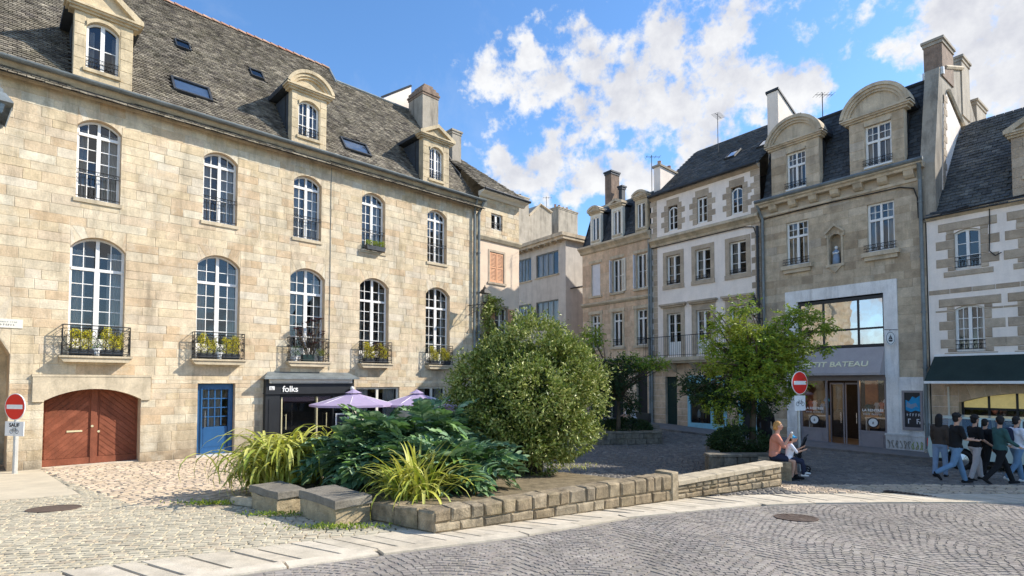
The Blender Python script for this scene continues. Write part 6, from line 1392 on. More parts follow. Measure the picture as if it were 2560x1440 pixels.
P2_, n2 = blob_pts(9000, cc, (Rb*.6, Rb*.55, Rb*.75), .2, .1, 2, 4); leaves('inner_foliage', P2_, .11, LEAFD, t, .5, 'stuff')  # darker leaves inside: shade of the gaps put into their colour
tb = []                                                    # loose shoots poking out of the outline
rng = np.random.RandomState(9)
for k in range(300):
    d = rng.normal(size=3); d[2] = abs(d[2])*.8+.1*d[2]; d /= np.linalg.norm(d); kk_ = rng.randint(11); bb_ = BB[kk_]; b = np.array(atY(bb_[0],bb_[1],11.9+bb_[4]))-o0+d*bb_[2]*np.array((1,.85,bb_[3]))*(.9+.12*rng.rand()); e = b+d*rng.uniform(.1,.34)+rng.normal(size=3)*.07
    for q in np.linspace(0,1,12): tb.append(b+(e-b)*q+rng.normal(size=3)*.022)
leaves('shoots', np.array(tb), .075, LEAFB, t, .42, 'stuff', .5)
for k in range(5): twigs((0.1*k-.2,0,-.25), P2_+0, 8, t, .04, 'stem', k)
# yellow striped tussocks of strap leaves
def blade(m, base, az, el, length, width, droop, seed):
    rng = random.Random(seed); n = 9; p = V(base); e = el; w_ = width; d_az = rng.uniform(-.25,.25)/n; pts = []
    for i in range(n+1):
        t_ = i/n; dirv = V((math.cos(az)*math.cos(e), math.sin(az)*math.cos(e), math.sin(e))); s = dirv.cross(V((0,0,1))); s = s.normalized() if s.length > 1e-3 else V((1,0,0)); nn = s.cross(dirv)
        wd = w_*(min(1, .45+t_*2.2) if t_ < .35 else 1-((t_-.35)/.65)**2*.97); pts.append((p-s*wd/2+nn*wd*.18, p.copy(), p+s*wd/2+nn*wd*.18)); p += dirv*length/n; e -= droop/n*(.5+t_*1.4); az += d_az
    vs = [q for r_ in pts for q in r_]; fs = []
    for i in range(n):
        a = i*3; fs += [(a,a+1,a+4,a+3),(a+1,a+2,a+5,a+4)]
    m.add(vs, fs)
def tussock(name, label, loc, n, len_, spread, width=.04, seed=1, el0=(.75,1.45), group=None, bias=None, dr=(2.2,3.7)):
    t = empty(name, loc, 0, label, 'plant', group); rng = random.Random(seed)
    for k in range(n):
        m = MB(); m.rn(rng.random()); az = rng.uniform(0,6.283)
        if bias and rng.random() < bias[1]: az = rng.gauss(bias[0], .9)
        b = (rng.gauss(0,spread[0]), rng.gauss(0,spread[1]), 0); el = rng.uniform(*el0); blade(m, b, az, el, rng.uniform(*len_), width*rng.uniform(.7,1.25), rng.uniform(*dr), seed*1000+k); m.build('leaf', BLADE, t, True)
    return t
tp = gp(690,1238); tussock('striped_tussock', 'large wide tussock of arching yellow striped leaves at the left end of the bed', (tp.x,tp.y+.35,tp.z+.1), 300, (.8,1.25), (.32,.22), .078, 3, (.85,1.5), dr=(2.1,3.5))
tp = gp(1035,1290); tussock('striped_tussock', 'small upright yellow striped clump on the front wall corner', (tp.x,tp.y+.12,tp.z+.18), 260, (.6,1.25), (.16,.12), .048, 8, (.75,1.54), dr=(.5,3.2))
tq = gp(735,1150); tussock('striped_tussock', 'further yellow striped clump rising behind the wide left tussock', (atY(728,1150,10.5).x,10.5,gz(10.5)+.32), 300, (1.15,1.95), (.34,.26), .06, 5, (.95,1.54))
# honey bush: big blue green compound leaves
def frond_mesh(k):
    rng = random.Random(k); m = MB(); L_ = .52; n = 6; pts = []
    for i in range(13): t_ = i/12; pts.append(V((L_*t_*(1-.08*t_), 0, .16*math.sin(t_*2.6)-.13*t_*t_)))
    m.rn(.3); m.tube(pts[::2], [.008,.007,.006,.005,.004,.003,.002], 4)
    def leaflet(b, ang, ln, wd, tilt):
        m.rn(rng.random()); d = V((math.cos(ang), math.sin(ang), -.15)); s = V((-math.sin(ang), math.cos(ang), 0)); up = V((0,0,1)); N2 = 6; left = []; right = []; mid = []
        for j in range(N2+1):
            t_ = j/N2; w_ = wd*math.sin(math.pi*min(1,.12+t_*.86))**.7; c = b+d*ln*t_+up*(-.02*t_*t_); mid.append(c); tooth = .78 if j % 2 else 1.12
            left.append(c+s*w_/2*tooth+up*w_*.3+d*.006*(1 if j % 2 else -1)); right.append(c-s*w_/2*tooth+up*w_*.3)
        vs = left+mid+right; a = N2+1; m.add(vs, [(j,j+1,a+j+1,a+j) for j in range(N2)]+[(a+j,a+j+1,2*a+j+1,2*a+j) for j in range(N2)])
    for i in range(n):
        t_ = .14+.76*i/(n-1); b = pts[round(t_*12)]; ln = .22*math.sin(.5+t_*2.0)*rng.uniform(.9,1.1); 
        for s_ in (-1,1): leaflet(b, s_*(1.15-.35*t_), ln, .085, .2)
    leaflet(pts[-1], 0, .15, .07, 0)
    me = bpy.data.meshes.new('frond'); me.from_pydata(m.v, [], m.f); set_rnd(me, m.r); me.polygons.foreach_set('use_smooth', [True]*len(m.f)); me.materials.append(LEAFM); return me
FM = [frond_mesh(k) for k in range(6)]
def honeybush(label, blobs, n, seed, base):
    t = empty('honey_bush', base, 0, label, 'bush', 'blue green serrated leaved bushes'); rng = np.random.RandomState(seed); B0 = V(base)
    tot = sum(b[1]**2 for b in blobs)
    for c, r, sq in blobs:
        for k in range(int(n*r*r/tot)):
            d = rng.normal(size=3); d[2] = abs(d[2])*1.0-.35; d[1] -= .25; d /= np.linalg.norm(d); p = V(c)+V((d[0]*r*sq[0], d[1]*r*sq[1], d[2]*r*sq[2]))*(1.0-.38*rng.rand()**1.5)
            if p.z < gz(p.y)+.22: p.z = gz(p.y)+.22+.2*rng.rand()
            o = link_mesh('frond', FM[rng.randint(6)], None, t); o.location = p-B0; az = math.atan2(d[1], d[0])+rng.normal()*.55; o.rotation_euler = (rng.normal()*.3, -max(-.5,min(.9,d[2]*.8))+rng.normal()*.25, az); s = rng.uniform(.8,1.35); o.scale = (s,s,s)
    m = MB(); m.rn(.5)
    for c, r, sq in blobs:
        for k in range(7): e = V(c)+V((rng.normal()*r*.4, rng.normal()*r*.3, r*.3*rng.rand())); m.tube([(e.x*.0+V(c).x-B0.x+rng.normal()*.1, V(c).y-B0.y, -.05), e.lerp(V((V(c).x,V(c).y,0)),.4)-B0, e-B0], [.03,.022,.01], 5)
    m.build('stem', BARK, t)
    Pd, nd = [], []
    for c, r, sq in blobs:
        a, b = blob_pts(2200, np.array(c), (r*.72*sq[0],r*.72*sq[1],r*.72*sq[2]), .1, .1, 2, seed+3); a[:,2] = np.maximum(a[:,2], .45); Pd.append(a)
    Pd = np.concatenate(Pd)-np.array(base); leaves('shaded_foliage', Pd, .13, LEAFM, t, .5, 'stuff')
    return t
q1, q2, q3, q4 = atY(955,1148,10.6), atY(1078,1125,10.9), atY(890,1172,10.2), atY(1160,1190,9.6)
honeybush('tall blue green bush with serrated leaves under the lilac parasols', [(q1,.66,(1.1,.9,.95)),(q2,.66,(1.1,.9,.95)),(q3,.5,(1,.9,.95)),(atY(1000,1180,10.),.6,(1.3,.8,.7))], 300, 2, (q1.x,q1.y,gz(q1.y)+.25))
honeybush('low blue green bush spilling over the front wall beside the round bush', [(q4,.44,(1.1,.8,.8)),(atY(1110,1205,9.4),.42,(1.2,.8,.8))], 120, 6, (q4.x,q4.y,gz(q4.y)+.25))
for k,(px,py) in enumerate(((1300,1228),(1430,1215))):      # dry tufts on the soil
    p = gp(px,py); tussock('dry_tuft', ['dry grass tuft at the foot of the round bush','dry grass tuft on the bare soil behind the wall'][k], (p.x,p.y+.55,p.z+.3), 60, (.12,.3), (.28,.14), .012, 20+k, (.3,1.5))
def weeds(px, n, sp, seed, hz=.0, label=None):
    p = gp(*px); rng = np.random.RandomState(seed); C = np.stack([p.x+rng.normal(size=n)*sp[0], p.y+rng.normal(size=n)*sp[1], np.zeros(n)],1); C[:,2] = np.interp(C[:,1], GX, GZ)+rng.rand(n)*.05+hz
    o = leaves('weeds', C, .05, LEAFT, None, .4, 'stuff', 1.2); o['label'] = label; o['category'] = 'weeds'
weeds((840,1322), 380, (.34,.05), 1, label='green weeds at the foot of the nearer stone seat'); weeds((700,1290), 300, (.28,.05), 2, label='green weeds below the left stone seat'); weeds((530,1262), 420, (.3,.06), 3, label='green weeds beside the left tussock'); weeds((1188,1305), 120, (.04,.03), 4, label='small weed at the base of the front wall')
# ---------------------------------------------------------------- trees
def tree(name, label, base, trunk_top, blobs, n, size, mats, seed, r0=.09, group=None, aspect=.42, nb=6, compound=True, shell=.25):
    t = empty(name, base, 0, label, 'tree', group); B0 = V(base); rng = random.Random(seed); T_ = V(trunk_top)-B0
    m = MB(); m.rn(.5); m.tube([(0,0,-.1),(0.03,0,T_.z*.3),T_*.65+V((.04,.02,0)),T_], [r0*1.25,r0,r0*.85,r0*.75], 9); m.build('trunk', BARK, t, True)
    for (c, r, sq, frac, mi) in blobs:
        C0 = V(c)-B0; m = MB(); m.rn(.5)
        for j in range(nb):
            e = C0+V((rng.gauss(0,r*.45),rng.gauss(0,r*.4),rng.gauss(0,r*.3))); mid = T_.lerp(e,.5)+V((rng.gauss(0,.12),rng.gauss(0,.12),.05)); m.tube([T_+V((0,0,-.1*j*.5)), T_.lerp(mid,.5), mid, e], [r0*.55,r0*.42,r0*.28,.008], 6)
        m.build('limb', BARK, t, True)
        K = int(n*frac); P_, nn = blob_pts(max(K//(9 if compound else 1),10), np.array(C0), (r*sq[0],r*sq[1],r*sq[2]), shell, .3, 2.4, seed+int(r*100)+int(frac*1000))
        if compound:                       # little sprays: leaflets either side of a drooping stalk
            q = np.random.RandomState(seed+int(frac*999)); d = nn*.7+q.normal(size=P_.shape)*.6; d[:,2] -= .35; d /= np.linalg.norm(d,axis=1)[:,None]; s = np.cross(d, np.array([0,0,1.])); s /= np.linalg.norm(s,axis=1)[:,None]+1e-6
            out = []; dirs = []
            for j in range(9):
                tt = (j//2+1)/5; sd = 1 if j % 2 else -1; out.append(P_+d*(tt*size*2.6)+s*0); dirs.append(d*.55+s*sd*(.9 if j < 8 else 0)+np.array([0,0,-.15]))
            P_ = np.concatenate(out); nn = np.concatenate(dirs)*2.2; leaves('crown', P_, size, MATS[mats[mi]], t, aspect, 'stuff', .0, nn)
        else: leaves('crown', P_, size, MATS[mats[mi]], t, aspect, 'stuff', .1, nn)
    return t
YT = 15.5
def Bt(px, py, r, dy=0, f=.1, mi=0, sq=(1,.9,.85)): return (atY(px, py, YT+dy), r, sq, f, mi)
tb_ = atY(1880,1120,YT+.1)
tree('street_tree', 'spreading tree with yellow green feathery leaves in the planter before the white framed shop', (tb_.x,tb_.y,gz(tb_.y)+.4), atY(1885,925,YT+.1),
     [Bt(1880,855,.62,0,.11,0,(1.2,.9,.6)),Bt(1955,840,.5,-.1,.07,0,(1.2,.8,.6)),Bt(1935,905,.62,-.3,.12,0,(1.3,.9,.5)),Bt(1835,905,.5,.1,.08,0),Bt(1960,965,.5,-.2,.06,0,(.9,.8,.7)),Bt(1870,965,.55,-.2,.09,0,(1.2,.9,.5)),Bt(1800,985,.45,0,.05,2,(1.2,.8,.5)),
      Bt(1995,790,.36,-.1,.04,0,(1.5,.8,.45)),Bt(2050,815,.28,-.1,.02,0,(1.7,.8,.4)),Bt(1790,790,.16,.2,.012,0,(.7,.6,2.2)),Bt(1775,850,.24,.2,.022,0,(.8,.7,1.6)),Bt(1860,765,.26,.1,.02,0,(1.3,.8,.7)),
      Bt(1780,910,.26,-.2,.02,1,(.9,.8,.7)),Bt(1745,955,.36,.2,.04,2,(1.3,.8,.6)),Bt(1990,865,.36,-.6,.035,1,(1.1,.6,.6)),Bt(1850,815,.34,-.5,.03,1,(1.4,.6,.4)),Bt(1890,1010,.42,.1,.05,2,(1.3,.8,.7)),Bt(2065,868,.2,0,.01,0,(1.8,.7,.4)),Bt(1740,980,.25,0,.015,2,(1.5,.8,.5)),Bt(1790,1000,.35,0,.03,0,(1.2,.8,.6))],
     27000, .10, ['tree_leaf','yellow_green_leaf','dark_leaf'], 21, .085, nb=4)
YT = 21.6
tb_ = atY(1545,1090,YT)
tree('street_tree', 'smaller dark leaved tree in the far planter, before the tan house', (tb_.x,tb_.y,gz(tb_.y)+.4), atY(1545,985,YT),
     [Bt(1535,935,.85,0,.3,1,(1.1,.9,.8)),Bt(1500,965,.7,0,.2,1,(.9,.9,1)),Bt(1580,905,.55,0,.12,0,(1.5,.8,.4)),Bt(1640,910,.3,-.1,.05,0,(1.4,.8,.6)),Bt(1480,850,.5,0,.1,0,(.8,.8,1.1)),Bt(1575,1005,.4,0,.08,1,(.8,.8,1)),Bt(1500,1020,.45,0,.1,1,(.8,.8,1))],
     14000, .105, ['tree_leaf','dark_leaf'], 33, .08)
# clipped hedges and plants in the planters
def hedge(name, label, c, r, n, mat, size, seed, sq=1, cat='hedge'):
    t = empty(name, (c[0],c[1],c[2]), 0, label, cat); P_, nn = blob_pts(n, (0,0,0), r, .6, .08, 2.5, seed); P_[:,2] = np.maximum(P_[:,2], -r[2]*.75); leaves('foliage', P_, size, mat, t, .5, 'stuff', .3, nn)
    m = MB(); m.rn(.5)
    for k in range(8): x = random.uniform(-.6,.6)*r[0]; m.tube([(x*.7,0,-r[2]*1.0),(x,0,0)], [.02,.008], 4)
    m.build('stem', BARK, t); return t
c = atY(1560,1072,22.3); hedge('clipped_hedge', 'low dark clipped hedge in the far planter', c, (1.15,.8,.42), 7000, LEAFD, .09, 41)
c = atY(1850,1100,15.3); hedge('clipped_hedge', 'dark dense hedge in the nearer shaded planter', (c.x,c.y,c.z-.05), (.85,.7,.42), 7000, LEAFD, .075, 42)
c = atY(1820,1050,15.6); hedge('wispy_shrub', 'thin wispy shrub rising from the shaded planter', (c.x,c.y,c.z), (.4,.4,.5), 1300, LEAFT, .06, 43, cat='shrub')
# vine climbing the peach house
q = P.pix(1232,800); t = empty('climbing_vine', P.W(q[0], -.05, .1), aL, 'green and rusty climbing vine around the lower window of the peach house', 'vine')
rng = np.random.RandomState(4); n = 5200; X = rng.normal(size=n)*.34-.25; Z = rng.rand(n)*6.4+.1; g = np.array([MN.noise(V((x*1.5,z*1.2,0))) for x, z in zip(X,Z)]); kp_ = g+.3*rng.rand(n) > -.05; X, Z = X[kp_], Z[kp_]
leaves('foliage', np.stack([X, -rng.rand(len(X))*.3, Z],1), .13, LEAFB, t, .7, 'stuff', -.2)
m = MB(); m.rn(.5)
for k in range(6): m.tube([(rng.normal()*.2,-.04,0),(rng.normal()*.3,-.06,1.6),(rng.normal()*.3,-.06,3.3),(rng.normal()*.35,-.08,5.2)], [.035,.028,.02,.008], 5)
m.build('stem', BARK, t)
# ---------------------------------------------------------------- flower boxes on the balconies
def flowerbox(i, xc, z, w_, n, mat=LEAFY, h=.55, label='', size=.06, name='flower_box'):
    t = empty(name, L.W(xc, -.15, z), aL, label, 'flower box', 'planted boxes on the first floor balconies'); m = MB(); m.rn(.5)
    m.prism([(-w_/2,.0),(w_/2,.0),(w_/2+.03,.17),(-w_/2-.03,.17)], -.1, .1); m.build('box', ZINC_D, t)
    m = MB(); m.rn(.5); m.box(-w_/2+.02,w_/2-.02,-.085,.085,.15,.165); m.build('earth', SOIL, t)
    rng = np.random.RandomState(i+70); X = rng.uniform(-w_/2,w_/2,n); top = .17+h*(.55+.45*np.array([MN.noise(V((x*4+i,i,0))) for x in X])+.2); Z = .17+(top-.17)*rng.rand(n)**.7
    leaves('plants', np.stack([X, rng.normal(size=n)*.075, Z],1), size, mat, t, .4, 'stuff', .5)
    m = MB(); m.rn(.3)
    for k in range(14): x = rng.uniform(-w_/2,w_/2); m.tube([(x,0,.16),(x+rng.normal()*.03,rng.normal()*.04,.17+h*.8)], [.006,.002], 4)
    m.build('stem', STRAW, t); return t
side = ('left','right')
for i, c in enumerate(LC):
    if i == 2: continue
    o_ = .36 if i < 2 else .3
    for s_ in (-1, 1): flowerbox(i*2+s_, c+s_*o_, 3.22, .5 if i < 2 else .42, 1000, BALP, .68, 'yellow green plants in the %s dark box, %s balcony of the golden townhouse' % (side[s_ > 0], ['first (leftmost)','second','','fourth','fifth'][i]))
def pot(loc, r, h, mat, label, foliage=None, n=200, fh=.3, size=.05, fr=.14, cat='plant pot', group='pots on the balconies'):
    t = empty('plant_pot', loc, 0, label, cat, group); m = MB(); m.rn(.5); m.lathe([(r*.7,0),(r*.95,h*.85),(r*1.1,h*.86),(r*1.1,h),(r*.9,h)], 12); m.build('pot', mat, t, False)
    if foliage: rng = np.random.RandomState(int(abs(loc[0])*50)); leaves('plant', np.stack([rng.normal(size=n)*fr, rng.normal(size=n)*fr*.7, h+rng.rand(n)*fh],1), size, foliage, t, .5, 'stuff', .6)
    return t
for i, s_ in ((0,0.),(1,0.)): pot(L.W(LC[i]+s_,-.16,3.22), .11, .2, SIGNW, 'white flower pot with pale silvery plant in the middle of the %s balcony' % ['first','second'][i], LEAFM, 120, .35, .05, .09)
pot(L.W(LC[3]+.02,-.15,3.22), .12, .22, 'shoe_black', 'dark pot with purple black plant on the fourth balcony', LEAFR, 300, .6, .07, .12)
pot(L.W(LC[4]+.0,-.15,3.22), .07, .14, SIGNW, 'small white pot on the fifth balcony', LEAFM, 60, .1, .04, .05)
# dark red rosettes on the middle balcony
t = empty('tree_houseleek', L.W(LC[2]+.05,-.15,3.22), aL, 'tall plant with dark red rosettes on bare stems on the middle balcony', 'plant'); rng = random.Random(3); m = MB(); m.rn(.5); m.box(-.3,.12,-.12,.12,0,.24); m.build('trough', GREENWOOD, t)
for k in range(34):
    x = rng.uniform(-.62,.55); z = rng.uniform(.6,1.6); y = rng.uniform(-.2,.12); 
    if abs(x) > .45: z = min(z, 1.15)
    m = MB(); m.rn(.5); m.tube([(x*.25,0,.2),(x*.5,y*.5,z*.5+.1),(x*.9,y,z*.85),(x,y,z)], [.014,.011,.009,.008], 5); st_ = m.build('stem', BARK, t)
    m = MB(); r = rng.uniform(.1,.15)
    for j in range(14):
        a = j*2.4; rr = r*(1-.035*j); m.rn(); e = .15+.07*j; m.add([(x,y,z),(x+rr*.6*math.cos(a+.3),y+rr*.6*math.sin(a+.3),z+rr*.5*math.sin(e)),(x+rr*math.cos(a),y+rr*math.sin(a),z+rr*math.sin(e)),(x+rr*.6*math.cos(a-.3),y+rr*.6*math.sin(a-.3),z+rr*.5*math.sin(e))], [(0,1,2,3)])
    m.build('rosette', LEAFR, st_)
pot(L.W(LC[2]+.45,-.15,3.22), .11, .2, ZINC, 'small grey pot with yellow green plant at the right of the middle balcony', LEAFY, 260, .25, .05, .11)
pot(L.W(LC[2]-.5,-.15,3.22), .1, .18, SIGNW, 'small white pot at the left of the middle balcony', LEAFM, 200, .35, .05, .11)
flowerbox(40, UC[3], 7.8-.0, .8, 700, LEAFT, .28, 'bright green plant box on the fourth upper window sill of the golden townhouse', .06)
bpy.data.objects[-1] if False else None
# ---------------------------------------------------------------- parasols
def parasol(px, py, Y, r, label, h=.42, rot=0):
    a = atY(px, py, Y); g = gz(Y); t = empty('parasol', (a.x, a.y, g), rot, label, 'parasol', 'lilac cafe parasols'); top = a.z-g
    m = MB(); m.rn(.5); m.tube([(0,0,0),(0,0,top)], .025, 8); m.build('pole', WHITE, t)
    m = MB(); m.rn(.5); n = 8; R3 = lambda f, k, s=0: (r*f*math.cos(2*math.pi*k/n), r*f*math.sin(2*math.pi*k/n), top-.05-h*f-(0.03*math.sin(f*3.1))-s)
    for k in range(n):
        for f0, f1 in ((.12,.45),(.45,.75),(.75,1.)):
            m.quad(R3(f0,k), R3(f1,k), R3(f1,k+1), R3(f0,k+1))
        m.quad(R3(1,k), R3(1,k,.07), R3(1,k+1,.07), R3(1,k+1))
    c_ = m.build('canopy', LILAC, t)
    m = MB(); m.rn(.5)
    for k in range(n): m.add([(0,0,top+.05),(r*.2*math.cos(2*math.pi*k/n),r*.2*math.sin(2*math.pi*k/n),top-.09),(r*.2*math.cos(2*math.pi*(k+1)/n),r*.2*math.sin(2*math.pi*(k+1)/n),top-.09)], [(0,1,2)])
    m.build('vent_cap', LILAC, c_)
    for k in range(n): m = MB(); m.tube([(0,0,top-.08),tuple(V(R3(1,k))-V((0,0,.02)))], .009, 4); m.build('rib', WHITE, t)
    m = MB(); m.box(-.25,.25,-.25,.25,0,.07); m.build('foot', CAST, t); return t
parasol(884, 976, 19.0, 1.45, 'left lilac parasol in front of the black cafe front', .42, .2)
parasol(1042, 977, 20.0, 1.45, 'right lilac parasol, half hidden by the round bush', .42, .5)
parasol(1115, 996, 21.2, 1.0, 'third lilac parasol, only its edge showing beside the round bush', .3, .1)
# ---------------------------------------------------------------- no entry signs
def noentry(loc, rz, d, zc, label, ph, sauf=True, pr=.03, panel=(.5,.36), grp='no entry signs on posts'):
    t = empty('no_entry_sign', loc, rz, label, 'traffic sign', grp); m = MB(); m.rn(.5); m.tube([(0,.04,-.1),(0,.04,zc+d*.4)], pr, 8); m.build('post', POSTW, t)
    n = 36; r = d/2
    def disc(rr, y0, y1, mat, nm):
        m = MB(); m.rn(.5); ps = [(rr*math.cos(6.2832*k/n), zc+rr*math.sin(6.2832*k/n)) for k in range(n)]; m.prism(ps, y0, y1); return m.build(nm, mat, t)
    disc(r, -.012, .008, SIGNW, 'rim'); disc(r*.94, -.016, -.011, SIGNR, 'red_disc'); m = MB(); m.rn(.5); m.box(-r*.78,r*.78,-.02,-.014,zc-r*.16,zc+r*.16); m.build('white_bar', SIGNW, t)
    pz = zc-r-.03-panel[1]/2; m = MB(); m.rn(.5); pw, phh = panel; m.box(-pw/2,pw/2,-.008,.006,pz-phh/2,pz+phh/2); pn = m.build('panel', SIGNW, t)
    if sauf:
        text('SAUF', phh*.36, LETD, pn, 'lettering', .002, (0,-.012,pz+phh*.24), (R_(90),0,0), bold=.003, sx=1.15)
    m = MB(); m.rn(.5); s = phh*.5; y = -.013; bz = pz-phh*.2 if sauf else pz-phh*.05
    for cx_ in (-.30*s*1.7, .30*s*1.7): m.tube([(cx_+s*.27*math.cos(k*.524), y, bz+s*.27*math.sin(k*.524)) for k in range(12)], .005, 4, closed=True)
    m.tube([(-.5*s,y,bz),(-.25*s,y,bz+.38*s),(.3*s,y,bz+.38*s),(.5*s,y,bz)], .005, 4); m.tube([(-.25*s,y,bz+.38*s),(0,y,bz),(.3*s,y,bz+.38*s)], .005, 4); m.tube([(-.3*s,y,bz+.5*s),(-.18*s,y,bz+.5*s)], .006, 4); m.tube([(.3*s,y,bz+.38*s),(.26*s,y,bz+.52*s),(.4*s,y,bz+.55*s)], .005, 4); m.build('bicycle', LETD, pn); return t
p = gp(33,1172); Ys = p.y; zc = atY(38,1017,Ys).z-p.z; d_ = .66*Ys/12.9
p2 = gp(33,1178)
p = atY(33,1172,14.2); p.z = gz(14.2); Ys = 14.2; zc = atY(38,1017,Ys).z-p.z
noentry((p.x,p.y,p.z), R_(-14)+math.atan2(-p.x,p.y)*-.0, 67/F*Ys, zc, 'red round no entry sign with a white bicycle panel reading SAUF, far left', 1, True, .055, (62/F*Ys, 36/F*Ys))
p = gp(2003,1178); zc = atY(2007,957,p.y).z-p.z; noentry((p.x,p.y,p.z), R_(26), 55/F*p.y*1.05, zc, 'tilted away no entry sign with small white panel, right beside the tree', 1, False, .035, (.42,.4))
# ================================================================ people
def remeshed(name, caps, vox, mat, parent, smooth_it=2):
    """union of tapered limbs grown into one continuous surface"""
    m = MB(); m.rn(.5)
    for c in caps:
        a, b, ra, rb = V(c[0]), V(c[1]), c[2], c[3]; n = 8; d = b-a; L_ = d.length
        if L_ < 1e-4: m.ball(a, ra, 12, 8, c[4] if len(c) > 4 else (1,1,1)); continue
        k = 5; pts = []; rr = []
        for i in range(k): t = i/(k-1)*math.pi/2; pts.append(a-d.normalized()*ra*math.cos(t)); rr.append(max(.002,ra*math.sin(t)))
        for i in range(1, 4): pts.append(a+d*i/4); rr.append(ra+(rb-ra)*i/4)
        for i in range(k): t = i/(k-1)*math.pi/2; pts.append(b+d.normalized()*rb*math.sin(t)); rr.append(max(.002,rb*math.cos(t)))
        m.tube(pts, rr, 10)
    me = bpy.data.meshes.new(name); me.from_pydata(m.v, [], m.f); o = bpy.data.objects.new(name, me); COL.objects.link(o)
    r = o.modifiers.new('r', 'REMESH'); r.mode = 'VOXEL'; r.voxel_size = vox
    if smooth_it: s = o.modifiers.new('s', 'SMOOTH'); s.iterations = smooth_it; s.factor = .6
    dg = bpy.context.evaluated_depsgraph_get(); me2 = bpy.data.meshes.new_from_object(o.evaluated_get(dg)); bpy.data.objects.remove(o)
    me2.materials.clear()
    for a in list(me2.attributes):
        if a.name == 'rnd': me2.attributes.remove(a)
    set_rnd(me2, [.5]*len(me2.polygons)); me2.polygons.foreach_set('use_smooth', [True]*len(me2.polygons)); me2.name = name
    return link_mesh(name, me2, mat, parent)
def person(loc, rz, label, H=1.75, hipL=0., hipR=0., kneeL=0., kneeR=0., lean=0., shL=0., shR=0., elL=.3, elR=.3, abL=.12, abR=.12, top='black_cloth', legs='jeans', shoe='shoe_black', hair='black_hair', hairlen=0, curly=0, sleeves=.5, headyaw=0., headpitch=0.,
           pelvis=None, shorts=False, bag=None, cap=None, group=None, grip=None, female=0, phone=False, crossed=False, hold=None):
    """local frame: +x is forward, +y is the left side"""
    t = empty('person', loc, rz, label, 'person', group); s = H/1.75; V3 = lambda x, y, z: V((x,y,z))*s
    pz = (.93 if pelvis is None else pelvis/s); pel = V3(0,0,pz); th = .44; sh_ = .43
    up = V((math.sin(lean),0,math.cos(lean))); fw = V((math.cos(lean),0,-math.sin(lean)))
    chest = pel+up*.36*s; neck = pel+up*.53*s; head = pel+up*.66*s+fw*.02*s
    hw = .19 if not female else .165
    def leg(sgn, hip, knee):
        h = pel+V3(0,sgn*.09,-.02); k = h+V((math.sin(hip),0.02*sgn,-math.cos(hip)))*th*s; a = k+V((math.sin(hip-knee),0,-math.cos(hip-knee)))*sh_*s; return h, k, a
    Ls = {1: leg(1,hipL,kneeL), -1: leg(-1,hipR,kneeR)}
    if pelvis is None:
        low = min(Ls[1][2].z, Ls[-1][2].z); dz = .075*s-low
        for q in (pel, chest, neck, head): q.z += dz
        Ls = {k: tuple(q+V((0,0,dz)) for q in v) for k, v in Ls.items()}
    def arm(sgn, sh, el, ab):
        S = neck+V3(0,sgn*hw,-.045); d = V((math.sin(sh),sgn*math.sin(ab),-math.cos(sh)*math.cos(ab))); e = S+d*.28*s; d2 = V((math.sin(sh+el),-sgn*.12*abs(el),-math.cos(sh+el))).normalized(); w_ = e+d2*.25*s; return S, e, w_, d2
    As = {1: arm(1,shL,elL,abL), -1: arm(-1,shR,elR,abR)}
    caps = []
    for sg in (1,-1):
        h, k, a = Ls[sg]; caps += [(h,k,.085*s,.055*s),(k,k.lerp(a,.35),.055*s,.054*s),(k.lerp(a,.3),a,.054*s,.036*s)]
        S, e, w_, d2 = As[sg]; caps += [(S,e,.05*s,.038*s),(e,e.lerp(w_,.3),.038*s,.038*s),(e.lerp(w_,.3),w_,.037*s,.025*s)]
        sd = V((0,1,0)); pn = d2.cross(sd).normalized(); pm = w_+d2*.075*s; caps += [(w_,pm,.026*s,.03*s)]
        for fi, (off, ln) in enumerate(((-.026,.07),(-.009,.08),(.009,.074),(.025,.058))):
            b = pm+sd*off*s*.9; m1 = b+(d2+pn*.25).normalized()*ln*.55*s; e1 = m1+(d2*.5+pn*.9).normalized()*ln*.5*s; caps += [(b,m1,.0095*s,.009*s),(m1,e1,.009*s,.0075*s)]
        b = w_+d2*.03*s-sd*.022*s*sg+pn*.01*s; m1 = b+(d2*.6-sd*sg*.7+pn*.4).normalized()*.04*s; caps += [(b,m1,.012*s,.01*s),(m1,m1+(d2+pn*.5).normalized()*.03*s,.01*s,.008*s)]
    caps += [(pel+V3(0,-.06,0),pel+V3(0,.06,0),.11*s,.11*s),(pel,chest,.115*s,.13*s),(chest+V3(0,-.07,.05),chest+V3(0,.07,.05),.105*s,.105*s),(neck+V3(0,-hw+.03,-.05),neck+V3(0,hw-.03,-.05),.055*s,.055*s),(neck-up*.03*s,head,.055*s,.05*s)]
    cy, sy = math.cos(headyaw), math.sin(headyaw); hf = (V((cy,sy,0))*math.cos(headpitch)+V((0,0,math.sin(headpitch)))).normalized(); hs_ = V((-sy,cy,0)); hu = hf.cross(hs_); hc = head+hu*.075*s
    caps += [(hc,hc,.092*s,0,(.97,.84,1.18)),(hc+hf*.035*s-hu*.055*s,hc+hf*.045*s-hu*.075*s,.05*s,.038*s),(hc+hf*.085*s+hu*.01*s,hc+hf*.106*s-hu*.018*s,.012*s,.015*s),
             (hc+hs_*.078*s-hu*.01*s,hc+hs_*.08*s-hu*.03*s,.017*s,.012*s),(hc-hs_*.078*s-hu*.01*s,hc-hs_*.08*s-hu*.03*s,.017*s,.012*s),(hc+hf*.078*s-hu*.05*s-hs_*.012*s,hc+hf*.078*s-hu*.05*s+hs_*.012*s,.012*s,.012*s)]
    body = remeshed('body', caps, .011, SKIN, t, 1)
    m = MB(); m.rn(.5)
